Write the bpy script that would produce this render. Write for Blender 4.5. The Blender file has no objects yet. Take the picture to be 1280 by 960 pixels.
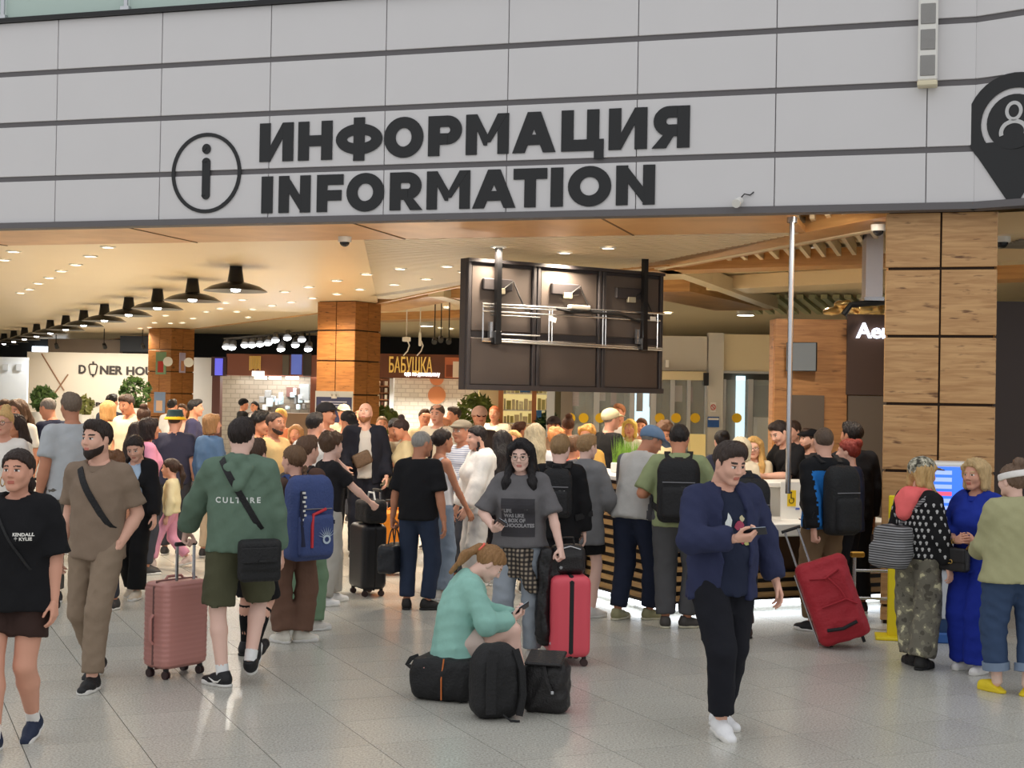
import bpy, bmesh, math, random
import numpy as np
from mathutils import Vector, Matrix, Euler
from mathutils.bvhtree import BVHTree

S = bpy.context.scene
COL = S.collection
R_ = math.radians
random.seed(7)

# ------------------------------------------------------------------ camera
FPX, CAMH, PITCH, ROLL = 1800.0, 1.95, R_(0.54), R_(1.0)
cam_d = bpy.data.cameras.new('camera')
cam = bpy.data.objects.new('camera', cam_d)
COL.objects.link(cam)
S.camera = cam
cam_d.sensor_fit = 'HORIZONTAL'
cam_d.sensor_width = 36.0
cam_d.lens = 36.0 * FPX / 1280.0
cam_d.clip_end = 300
cam.matrix_world = (Matrix.Translation((0, 0, CAMH)) @ Matrix.Rotation(PITCH, 4, 'X')
                    @ Matrix.Rotation(R_(90), 4, 'X') @ Matrix.Rotation(ROLL, 4, 'Z'))

S.cycles.max_bounces = 6; S.cycles.diffuse_bounces = 3; S.cycles.glossy_bounces = 3; S.cycles.transparent_max_bounces = 8
S.cycles.caustics_reflective = False; S.cycles.caustics_refractive = False
# ------------------------------------------------------------------ world, exposure
S.view_settings.view_transform = 'Standard'
S.view_settings.look = 'None'
S.view_settings.gamma = 1.0
S.view_settings.use_curve_mapping = False
S.view_settings.exposure = 0.0
w = bpy.data.worlds.new('hall_light')
S.world = w
w.use_nodes = True
bg = w.node_tree.nodes['Background']
bg.inputs[0].default_value = (0.97, 0.98, 1.0, 1)
bg.inputs[1].default_value = 0.92

def add_area(name, loc, size, power, color, rot=(0, 0, 0), size_y=None, spread=None):
    d = bpy.data.lights.new(name, 'AREA')
    d.energy = power; d.color = color; d.size = size
    if size_y: d.shape = 'RECTANGLE'; d.size_y = size_y
    if spread: d.spread = R_(spread)
    o = bpy.data.objects.new(name, d); COL.objects.link(o)
    o.location = loc; o.rotation_euler = rot
    return o

# ------------------------------------------------------------------ picture <-> place
_cr, _sr, _cp, _sp = math.cos(ROLL), math.sin(ROLL), math.cos(PITCH), math.sin(PITCH)
def ray(x, y):
    u = (x - 640) / FPX; v = -(y - 480) / FPX
    u2 = u * _cr - v * _sr; v2 = u * _sr + v * _cr
    return np.array([u2, _cp - v2 * _sp, _sp + v2 * _cp])
def at_z(x, y, z=0.0):
    d = ray(x, y); t = (z - CAMH) / d[2]
    return Vector((d[0] * t, d[1] * t, z))
def at_d(x, y, Y):
    d = ray(x, y); t = Y / d[1]
    return Vector((d[0] * t, Y, CAMH + d[2] * t))

# ------------------------------------------------------------------ materials
def lin(c):
    out = []
    for v in c[:3]:
        v = v / 255.0
        out.append(v / 12.92 if v <= 0.04045 else ((v + 0.055) / 1.055) ** 2.4)
    return (out[0], out[1], out[2], 1.0)
_M = {}
def mat(key, rgb=None, rough=0.6, metal=0.0, emit=None, estr=1.0, bump=0.0, bscale=60.0, var=0.0, vscale=8.0,
        stretch=(1, 1, 1), alpha=1.0, trans=0.0, coat=0.0, spec=0.5, sheen=0.0, ior=1.45):
    if key in _M: return _M[key]
    m = bpy.data.materials.new(key); _M[key] = m
    m.use_nodes = True
    nt = m.node_tree; N = nt.nodes; L = nt.links
    b = N['Principled BSDF']
    col = lin(rgb)
    b.inputs['Base Color'].default_value = col
    b.inputs['Roughness'].default_value = rough
    b.inputs['Metallic'].default_value = metal
    b.inputs['Specular IOR Level'].default_value = spec
    b.inputs['IOR'].default_value = ior
    if sheen: b.inputs['Sheen Weight'].default_value = sheen
    if coat: b.inputs['Coat Weight'].default_value = coat
    if trans: b.inputs['Transmission Weight'].default_value = trans
    if alpha < 1: b.inputs['Alpha'].default_value = alpha
    if emit:
        b.inputs['Emission Color'].default_value = lin(emit)
        b.inputs['Emission Strength'].default_value = estr
    if bump or var:
        tc = N.new('ShaderNodeTexCoord'); mp = N.new('ShaderNodeMapping')
        mp.inputs['Scale'].default_value = stretch
        L.new(tc.outputs['Object'], mp.inputs[0])
        if var:
            nz = N.new('ShaderNodeTexNoise'); nz.inputs['Scale'].default_value = vscale; nz.inputs['Detail'].default_value = 4
            L.new(mp.outputs[0], nz.inputs['Vector'])
            mx = N.new('ShaderNodeMix'); mx.data_type = 'RGBA'
            mx.inputs[6].default_value = tuple(c * (1 - var) for c in col[:3]) + (1,)
            mx.inputs[7].default_value = tuple(min(1, c * (1 + var)) for c in col[:3]) + (1,)
            L.new(nz.outputs['Fac'], mx.inputs[0]); L.new(mx.outputs[2], b.inputs['Base Color'])
        if bump:
            n2 = N.new('ShaderNodeTexNoise'); n2.inputs['Scale'].default_value = bscale; n2.inputs['Detail'].default_value = 3
            L.new(mp.outputs[0], n2.inputs['Vector'])
            bp = N.new('ShaderNodeBump'); bp.inputs['Strength'].default_value = bump; bp.inputs['Distance'].default_value = 0.02
            L.new(n2.outputs['Fac'], bp.inputs['Height']); L.new(bp.outputs[0], b.inputs['Normal'])
    return m
def cloth(rgb, rough=0.85, bump=0.35, kind='cloth'):
    return mat('%s_%d_%d_%d' % (kind, *rgb), rgb, rough=rough, bump=.38, bscale=16, var=0.10, vscale=10, spec=0.25, stretch=(1, 1, .7))
def hairmat(rgb):
    return mat('hair_%d_%d_%d' % rgb, rgb, rough=0.5, bump=0.7, bscale=90, var=0.35, vscale=70, stretch=(1, 1, 0.18), spec=0.4)

# ------------------------------------------------------------------ objects
def link(o, parent=None):
    COL.objects.link(o)
    if parent is not None: o.parent = parent
    return o
def tag(o, label=None, cat=None, group=None, kind=None):
    if label: o['label'] = label
    if cat: o['category'] = cat
    if group: o['group'] = group
    if kind: o['kind'] = kind
    return o
def thing(name, label, cat, loc=(0, 0, 0), rz=0.0, group=None):
    o = bpy.data.objects.new(name, None); link(o)
    o.empty_display_size = 0.1
    o.location = loc; o.rotation_euler = (0, 0, rz)
    return tag(o, label, cat, group)
def mesh_np(name, V, faces, mats, mi=None, smooth=True):
    """V (n,3); faces an (m,4) or (m,3) array or list of index lists"""
    me = bpy.data.meshes.new(name)
    if isinstance(faces, np.ndarray):
        n = faces.shape[1]; m = faces.shape[0]
        me.vertices.add(len(V)); me.vertices.foreach_set('co', np.asarray(V, np.float32).ravel())
        me.loops.add(m * n); me.loops.foreach_set('vertex_index', faces.astype(np.int32).ravel())
        me.polygons.add(m); me.polygons.foreach_set('loop_start', np.arange(0, m * n, n, dtype=np.int32))
        if mi is not None: me.polygons.foreach_set('material_index', np.asarray(mi, np.int32))
        if smooth: me.polygons.foreach_set('use_smooth', np.ones(m, bool))
        me.update(calc_edges=True)
    else:
        me.from_pydata([tuple(v) for v in V], [], faces)
        if smooth: me.polygons.foreach_set('use_smooth', np.ones(len(faces), bool))
        me.update()
    for q in (mats if isinstance(mats, (list, tuple)) else [mats]): me.materials.append(q)
    return me
class MB:
    """collects boxes, tubes, prisms, lathes into one mesh"""
    def __init__(s): s.v = []; s.f = []; s.m = []; s.cur = 0
    def add(s, vs, fs):
        o = len(s.v); s.v.extend([tuple(v) for v in vs]); s.f.extend([[i + o for i in f] for f in fs]); s.m.extend([s.cur] * len(fs)); return s
    def box(s, c, d, rz=0.0, R=None, bev=0.0):
        hx, hy, hz = d[0] / 2, d[1] / 2, d[2] / 2
        M = R if R is not None else Matrix.Rotation(rz, 3, 'Z')
        c = Vector(c)
        if bev <= 0:
            P = [Vector((x, y, z)) for x in (-hx, hx) for y in (-hy, hy) for z in (-hz, hz)]
            s.add([c + M @ p for p in P], [[0, 1, 3, 2], [4, 6, 7, 5], [0, 4, 5, 1], [2, 3, 7, 6], [0, 2, 6, 4], [1, 5, 7, 3]])
        else:
            b = min(bev, hx * .9, hy * .9, hz * .9)
            P = []; idx = {}
            for sx in (-1, 1):
                for sy in (-1, 1):
                    for sz in (-1, 1):
                        for ax in range(3):
                            p = [sx * (hx - (b if ax != 0 else 0)), sy * (hy - (b if ax != 1 else 0)), sz * (hz - (b if ax != 2 else 0))]
                            idx[(sx, sy, sz, ax)] = len(P); P.append(Vector(p))
            F = []
            for ax in range(3):
                o1, o2 = [a for a in range(3) if a != ax]
                for sg in (-1, 1):
                    q = []
                    for (u, v_) in ((-1, -1), (1, -1), (1, 1), (-1, 1)):
                        k = [0, 0, 0]; k[ax] = sg; k[o1] = u; k[o2] = v_
                        q.append(idx[(k[0], k[1], k[2], ax)])
                    fl = (sg > 0) ^ (ax == 1)
                    F.append(q if fl else q[::-1])
            for ax in range(3):
                o1, o2 = [a for a in range(3) if a != ax]
                for u in (-1, 1):
                    for v_ in (-1, 1):
                        q = []
                        for (sg, which) in ((-1, o1), (1, o1), (1, o2), (-1, o2)):
                            k = [0, 0, 0]; k[ax] = sg; k[o1] = u; k[o2] = v_
                            q.append(idx[(k[0], k[1], k[2], which)])
                        F.append(q)
            for sx in (-1, 1):
                for sy in (-1, 1):
                    for sz in (-1, 1):
                        F.append([idx[(sx, sy, sz, a)] for a in range(3)])
            s.add([c + M @ p for p in P], F)
        return s
    def tube(s, pts, r, n=8, caps=True, closed=False):
        pts = [Vector(p) for p in pts]; m = len(pts)
        rs = r if isinstance(r, (list, tuple)) else [r] * m
        vs = []; up = None
        for i, p in enumerate(pts):
            a = pts[(i - 1) % m] if (closed or i > 0) else p
            b = pts[(i + 1) % m] if (closed or i < m - 1) else p
            t = (b - a).normalized()
            if up is None:
                up = Vector((0, 0, 1)) if abs(t.z) < .9 else Vector((1, 0, 0))
            x = t.cross(up)
            if x.length < 1e-5: x = t.cross(Vector((1, 0, .3)))
            x.normalize(); y = x.cross(t).normalized(); up = y
            for k in range(n):
                an = 2 * math.pi * k / n
                vs.append(p + x * (math.cos(an) * rs[i]) + y * (math.sin(an) * rs[i]))
        fs = []
        for i in range(m if closed else m - 1):
            j = (i + 1) % m
            for k in range(n):
                k2 = (k + 1) % n
                fs.append([i * n + k, i * n + k2, j * n + k2, j * n + k])
        if caps and not closed:
            fs.append([k for k in range(n)][::-1]); fs.append([(m - 1) * n + k for k in range(n)])
        return s.add(vs, fs)
    def cyl(s, a, b, r, r2=None, n=16): return s.tube([a, b], [r, r if r2 is None else r2], n)
    def lathe(s, prof, c=(0, 0, 0), n=24, M=None):
        c = Vector(c); vs = []; m = len(prof)
        for (r, z) in prof:
            for k in range(n):
                an = 2 * math.pi * k / n
                p = Vector((r * math.cos(an), r * math.sin(an), z))
                vs.append(c + (M @ p if M else p))
        fs = [[i * n + k, i * n + (k + 1) % n, (i + 1) * n + (k + 1) % n, (i + 1) * n + k] for i in range(m - 1) for k in range(n)]
        return s.add(vs, fs)
    def prism(s, poly, z0, z1):
        n = len(poly)
        vs = [(p[0], p[1], z0) for p in poly] + [(p[0], p[1], z1) for p in poly]
        fs = [list(range(n))[::-1], [n + i for i in range(n)]] + [[i, (i + 1) % n, n + (i + 1) % n, n + i] for i in range(n)]
        return s.add(vs, fs)
    def ribbon(s, pts, nrm, wid, th, closed=False):
        """flat strap: pts with outward normals, width across"""
        m = len(pts); vs = []
        for i in range(m):
            p = Vector(pts[i]); n = Vector(nrm[i]).normalized()
            a = Vector(pts[(i - 1) % m]) if (closed or i > 0) else p
            b = Vector(pts[(i + 1) % m]) if (closed or i < m - 1) else p
            t = (b - a).normalized(); x = t.cross(n).normalized(); n = x.cross(t).normalized()
            for (u, v_) in ((-1, 0), (1, 0), (1, 1), (-1, 1)):
                vs.append(p + x * (u * wid / 2) + n * (v_ * th))
        fs = []
        for i in range(m if closed else m - 1):
            j = (i + 1) % m
            for k in range(4):
                k2 = (k + 1) % 4
                fs.append([i * 4 + k, i * 4 + k2, j * 4 + k2, j * 4 + k])
        if not closed: fs.append([3, 2, 1, 0]); fs.append([(m - 1) * 4 + k for k in range(4)])
        return s.add(vs, fs)
    def mesh(s, name, mats, smooth=False):
        me = bpy.data.meshes.new(name)
        me.from_pydata(s.v, [], s.f)
        for q in (mats if isinstance(mats, (list, tuple)) else [mats]): me.materials.append(q)
        if any(s.m): me.polygons.foreach_set('material_index', np.array(s.m, np.int32))
        if smooth:
            me.polygons.foreach_set('use_smooth', np.ones(len(s.f), bool))
            try: me.set_sharp_from_angle(angle=R_(40))
            except Exception: pass
        bm = bmesh.new(); bm.from_mesh(me); bmesh.ops.recalc_face_normals(bm, faces=bm.faces); bm.to_mesh(me); bm.free()
        me.update()
        return me
    def build(s, name, mats, parent=None, smooth=False):
        return link(bpy.data.objects.new(name, s.mesh(name, mats, smooth)), parent)
def text_mesh(txt, size=1.0, extrude=0.0, offset=0.0, sx=1.0, align='CENTER', space=1.0, shear=0.0):
    cu = bpy.data.curves.new('txt', 'FONT')
    cu.body = txt; cu.size = size; cu.extrude = extrude; cu.offset = offset
    cu.align_x = align; cu.align_y = 'CENTER'; cu.space_character = space; cu.shear = shear
    cu.resolution_u = 3
    o = bpy.data.objects.new('txt', cu); COL.objects.link(o)
    dg = bpy.context.evaluated_depsgraph_get()
    me = bpy.data.meshes.new_from_object(o.evaluated_get(dg))
    bpy.data.objects.remove(o); bpy.data.curves.remove(cu)
    me.materials.clear()
    if sx != 1.0:
        for v in me.vertices: v.co.x *= sx
    return me
# ------------------------------------------------------------------ solid shapes grown from rounded volumes
f4 = np.float32
class Field:
    def __init__(s, lo, hi, h):
        s.lo = np.array(lo, float) - 2.5 * h; s.h = h
        n = np.ceil((np.array(hi) + 2.5 * h - s.lo) / h).astype(int) + 1
        s.n = n
        s.v = np.full(tuple(n), 0.2, f4)
        s.ax = [(s.lo[i] + h * np.arange(n[i])).astype(f4) for i in range(3)]
    def _win(s, lo, hi):
        a = np.maximum(0, np.floor((np.array(lo) - s.lo) / s.h).astype(int))
        b = np.minimum(s.n, np.ceil((np.array(hi) - s.lo) / s.h).astype(int) + 1)
        if np.any(b <= a): return None
        sl = tuple(slice(a[i], b[i]) for i in range(3))
        X = s.ax[0][sl[0]][:, None, None]; Y = s.ax[1][sl[1]][None, :, None]; Z = s.ax[2][sl[2]][None, None, :]
        return sl, X, Y, Z
    def _mix(s, sl, d, k, op):
        a = s.v[sl]
        if op == 'u':
            if k > 0:
                h = np.clip(0.5 + 0.5 * (a - d) / k, 0, 1)
                s.v[sl] = a + (d - a) * h - k * h * (1 - h)
            else: s.v[sl] = np.minimum(a, d)
        elif op == 's':
            if k > 0:
                h = np.clip(0.5 - 0.5 * (a + d) / k, 0, 1)
                s.v[sl] = a + (-d - a) * h + k * h * (1 - h)
            else: s.v[sl] = np.maximum(a, -d)
        elif op == 'i': s.v[sl] = np.maximum(a, d)
    @staticmethod
    def _cut(d, X, Y, Z, cuts):
        for (p, n) in cuts or ():
            d = np.maximum(d, (X - p[0]) * n[0] + (Y - p[1]) * n[1] + (Z - p[2]) * n[2])
        return d
    def cone(s, a, b, ra, rb=None, k=0.02, flat=None, q=1.0, cuts=None, op='u'):
        a = np.array(a, float); b = np.array(b, float); rb = ra if rb is None else rb
        m = max(ra, rb) + k + 2 * s.h + .005
        w_ = s._win(np.minimum(a, b) - m, np.maximum(a, b) + m)
        if w_ is None: return s
        sl, X, Y, Z = w_
        dx = X - f4(a[0]); dy = Y - f4(a[1]); dz = Z - f4(a[2]); ba = b - a
        L2 = float(ba @ ba) + 1e-9
        t = np.clip((dx * f4(ba[0]) + dy * f4(ba[1]) + dz * f4(ba[2])) / f4(L2), 0, 1)
        ex = dx - t * f4(ba[0]); ey = dy - t * f4(ba[1]); ez = dz - t * f4(ba[2])
        e2 = ex * ex + ey * ey + ez * ez
        if flat is not None and q != 1.0:
            fn = np.array(flat, float); fn /= np.linalg.norm(fn)
            pn = ex * f4(fn[0]) + ey * f4(fn[1]) + ez * f4(fn[2])
            e2 = e2 + (q * q - 1) * pn * pn
        d = np.sqrt(e2) - (f4(ra) + f4(rb - ra) * t)
        s._mix(sl, s._cut(d, X, Y, Z, cuts), k, op); return s
    def ell(s, c, r, R=None, k=0.02, cuts=None, op='u'):
        c = np.array(c, float); r = np.array(r, float) if np.ndim(r) else np.array([r] * 3, float)
        m = r.max() + k + 2 * s.h + .005
        if R is None: m = r + k + 2 * s.h + .005
        w_ = s._win(c - m, c + m)
        if w_ is None: return s
        sl, X, Y, Z = w_
        X0, Y0, Z0 = X - f4(c[0]), Y - f4(c[1]), Z - f4(c[2])
        if R is not None:
            A = np.array(R)   # columns = local axes
            P = [X0 * f4(A[0, i]) + Y0 * f4(A[1, i]) + Z0 * f4(A[2, i]) for i in range(3)]
        else: P = [X0, Y0, Z0]
        u = [P[i] / f4(r[i]) for i in range(3)]
        k0 = np.sqrt(u[0] ** 2 + u[1] ** 2 + u[2] ** 2)
        k1 = np.sqrt((u[0] / f4(r[0])) ** 2 + (u[1] / f4(r[1])) ** 2 + (u[2] / f4(r[2])) ** 2) + f4(1e-6)
        d = k0 * (k0 - 1) / k1
        s._mix(sl, s._cut(d, X, Y, Z, cuts), k, op); return s
    def rbox(s, c, hd, rad, R=None, k=0.0, op='u', cuts=None):
        c = np.array(c, float); hd = np.array(hd, float)
        m = np.linalg.norm(hd) + k + 2 * s.h if R is not None else hd + k + 2 * s.h + .005
        w_ = s._win(c - m, c + m)
        if w_ is None: return s
        sl, X, Y, Z = w_
        X0, Y0, Z0 = X - f4(c[0]), Y - f4(c[1]), Z - f4(c[2])
        if R is not None:
            A = np.array(R)
            P = [X0 * f4(A[0, i]) + Y0 * f4(A[1, i]) + Z0 * f4(A[2, i]) for i in range(3)]
        else: P = [X0, Y0, Z0]
        q_ = [np.abs(P[i]) - f4(hd[i] - rad) for i in range(3)]
        d = np.sqrt(sum(np.maximum(x, 0) ** 2 for x in q_)) + np.minimum(np.maximum(np.maximum(q_[0], q_[1]), q_[2]), 0) - f4(rad)
        s._mix(sl, s._cut(d, X, Y, Z, cuts), k, op); return s
    def clip(s, p, n):
        d = (s.ax[0][:, None, None] - p[0]) * n[0] + (s.ax[1][None, :, None] - p[1]) * n[1] + (s.ax[2][None, None, :] - p[2]) * n[2]
        s.v = np.maximum(s.v, d.astype(f4)); return s
    def folds(s, amp, seed, wl=(0.07, 0.16), n=4, vert=1.0):
        rg = np.random.RandomState(seed)
        X, Y, Z = s.ax[0][:, None, None], s.ax[1][None, :, None], s.ax[2][None, None, :]
        a = 0
        for i in range(n):
            d = rg.normal(size=3) * np.array([1, 1, vert]); d /= np.linalg.norm(d)
            kk = 2 * np.pi / rg.uniform(*wl)
            b = rg.normal(size=3) * 4.0
            a = a + 1.6 * (np.abs(np.sin(kk * .5 * (X * d[0] + Y * d[1] + Z * d[2]) + rg.uniform(0, 6) + 1.6 * np.sin(X * b[0] + Y * b[1] + Z * b[2]))) ** .7 - .7)
        if amp > .0035:
            for i in range(3):
                d = rg.normal(size=3) * np.array([1, 1, vert * 1.5]); d /= np.linalg.norm(d); kk = np.pi / rg.uniform(.035, .06); b = rg.normal(size=3) * 7.0
                w_ = .5 + .5 * np.sin(X * b[1] + Y * b[2] + Z * b[0] * 1.7 + i)
                a = a + .5 * w_ * (np.abs(np.sin(kk * (X * d[0] + Y * d[1] + Z * d[2]) + 1.2 * np.sin(X * b[0] + Y * b[1] + Z * b[2]))) ** .8 - .6)
        s.v = s.v + (amp / math.sqrt(n) * a).astype(f4); return s
    def nets(s):
        v = s.v; ins = v < 0
        c = None
        for dx in (0, 1):
            for dy in (0, 1):
                for dz in (0, 1):
                    q = ins[dx:v.shape[0] - 1 + dx, dy:v.shape[1] - 1 + dy, dz:v.shape[2] - 1 + dz].astype(np.int8)
                    c = q if c is None else c + q
        act = (c > 0) & (c < 8)
        ijk = np.argwhere(act)
        idx = np.full(act.shape, -1, np.int32); idx[act] = np.arange(len(ijk))
        i, j, k = ijk.T
        pos = np.zeros((len(ijk), 3)); cnt = np.zeros(len(ijk))
        cor = [(0, 0, 0), (1, 0, 0), (0, 1, 0), (1, 1, 0), (0, 0, 1), (1, 0, 1), (0, 1, 1), (1, 1, 1)]
        val = [v[i + a, j + b, k + e] for a, b, e in cor]
        for e0, e1 in ((0, 1), (2, 3), (4, 5), (6, 7), (0, 2), (1, 3), (4, 6), (5, 7), (0, 4), (1, 5), (2, 6), (3, 7)):
            a, b = val[e0], val[e1]
            m = (a < 0) != (b < 0)
            t = np.where(m, a / np.where(m, a - b, 1), 0)
            p0 = np.array(cor[e0]); dd = np.array(cor[e1]) - p0
            pos += np.where(m[:, None], p0 + t[:, None] * dd, 0); cnt += m
        V = s.lo + s.h * (ijk + pos / np.maximum(cnt, 1)[:, None])
        Q = []
        for ax in range(3):
            sl0 = [slice(None)] * 3; sl1 = [slice(None)] * 3
            sl0[ax] = slice(0, -1); sl1[ax] = slice(1, None)
            a = ins[tuple(sl0)]; b = ins[tuple(sl1)]
            e = np.argwhere(a != b)
            o1, o2 = (ax + 1) % 3, (ax + 2) % 3
            ok = (e[:, o1] > 0) & (e[:, o2] > 0) & (e[:, o1] < v.shape[o1] - 1) & (e[:, o2] < v.shape[o2] - 1)
            e = e[ok]
            if not len(e): continue
            ia = a[tuple(e.T)]
            quad = []
            for (d1, d2) in ((-1, -1), (0, -1), (0, 0), (-1, 0)):
                q = e.copy(); q[:, o1] += d1; q[:, o2] += d2
                quad.append(idx[tuple(q.T)])
            quad = np.stack(quad, 1)
            quad[~ia] = quad[~ia][:, ::-1]
            Q.append(quad)
        return V, np.concatenate(Q)
def smooth_vq(V, Q, it=1, lam=0.5):
    for _ in range(it):
        acc = np.zeros_like(V); n = np.zeros(len(V))
        for a, b in ((0, 1), (1, 2), (2, 3), (3, 0)):
            for i0, i1 in ((Q[:, a], Q[:, b]), (Q[:, b], Q[:, a])):
                for c in range(3): acc[:, c] += np.bincount(i0, V[i1, c], len(V))
                n += np.bincount(i0, minlength=len(V))
        V = V * (1 - lam) + lam * acc / np.maximum(n, 1)[:, None]
    return V
def np_obj(name, V, Q, mats, parent=None, mi=None):
    return link(bpy.data.objects.new(name, mesh_np(name, V, Q, mats, mi)), parent)
# ------------------------------------------------------------------ people: head, hair, hand, shoe templates
_T = {}
def head_field(h, fem=False, inflate=0.0):
    F = Field((-.1, -.13, -.215), (.1, .135, .135), h)
    i = inflate
    F.ell((0, -.012, .030), (.075 + i, .097 + i, .087 + i), k=0)
    F.ell((0, .018, -.022), (.066 + i, .076 + i, .085 + i), k=.03)
    jw = .047 if fem else .054
    for sg in (-1, 1):
        F.cone((sg * jw, .0, -.05), (sg * .017, .062, -.093), .021 + i, .019 + i, k=.03)
        F.ell((sg * .037, .066, -.028), (.025 + i, .022 + i, .025 + i), k=.025)
        F.ell((sg * .029, .079, .024), (.022 + i, .012 + i, .009 + i), k=.012)
    F.ell((0, .068, -.096), (.022 + i, .02 + i, .018 + i), k=.02)
    return F
def head_tpl(h, fem=False):
    key = ('head', h, fem)
    if key in _T: return _T[key]
    F = head_field(h, fem)
    for sg in (-1, 1):
        F.ell((sg * .030, .104, .004), (.018, .018, .0125), k=.012, op='s')
    F.cone((0, .088, .014), (0, .108, -.024), .008, .0115, k=.012)
    for sg in (-1, 1):
        F.ell((sg * .011, .099, -.029), (.008, .01, .0075), k=.006)
        F.ell((sg * .030, .0775, .004), .0145, k=.002)
        F.ell((sg * .077, -.008, -.006), (.010, .020, .032), k=.008)
    F.cone((-.017, .087, -.0575), (.017, .087, -.0575), .0065, k=.006)
    F.cone((-.013, .088, -.067), (.013, .088, -.067), .0075, k=.006)
    F.cone((-.022, .100, -.0620), (.022, .100, -.0620), .006, k=.004, op='s')
    nr = .048 if fem else .057
    F.cone((0, -.022, -.06), (0, -.038, -.2), nr, nr + .006, k=.03)
    V, Q = F.nets()
    V = smooth_vq(V, Q, 1, .25)
    C = V[Q].mean(1); x = np.abs(C[:, 0]); y = C[:, 1]; z = C[:, 2]
    mi = np.zeros(len(Q), int)
    ds = (x - .030) ** 2 + (y - .0775) ** 2 + (z - .004) ** 2
    eye = (ds < .0162 ** 2) & (np.abs(z - .003) < .0050) & (y > .08)
    mi[eye] = 3
    mi[eye & ((x - .030) ** 2 < .0064 ** 2)] = 4
    lid = (ds < .0175 ** 2) & (z >= .0092) & (z < .0135) & (y > .08); mi[lid] = 2
    bz = .0265 + .004 * np.sin((x - .012) / .04 * 3.1)
    mi[(np.abs(z - bz) < (.0038 if fem else .005)) & (x > .012) & (x < .05) & (y > .06)] = 2
    mi[(x < .021 - .25 * np.abs(z + .062)) & (z < -.0535) & (z > -.0735) & (y > .083)] = 1
    _T[key] = (V, Q, mi); return _T[key]
def _ridge(F, amp, freq, seed=0):
    X, Y, Z = F.ax[0][:, None, None], F.ax[1][None, :, None], F.ax[2][None, None, :]
    th = np.arctan2(X, -Y + .01)
    F.v = F.v + (amp * (np.sin(th * freq + 3 * np.sin(Z * 22 + seed)) + .7 * np.sin(th * freq * .43 + 5 * Z / .1 + seed))).astype(f4)
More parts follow.
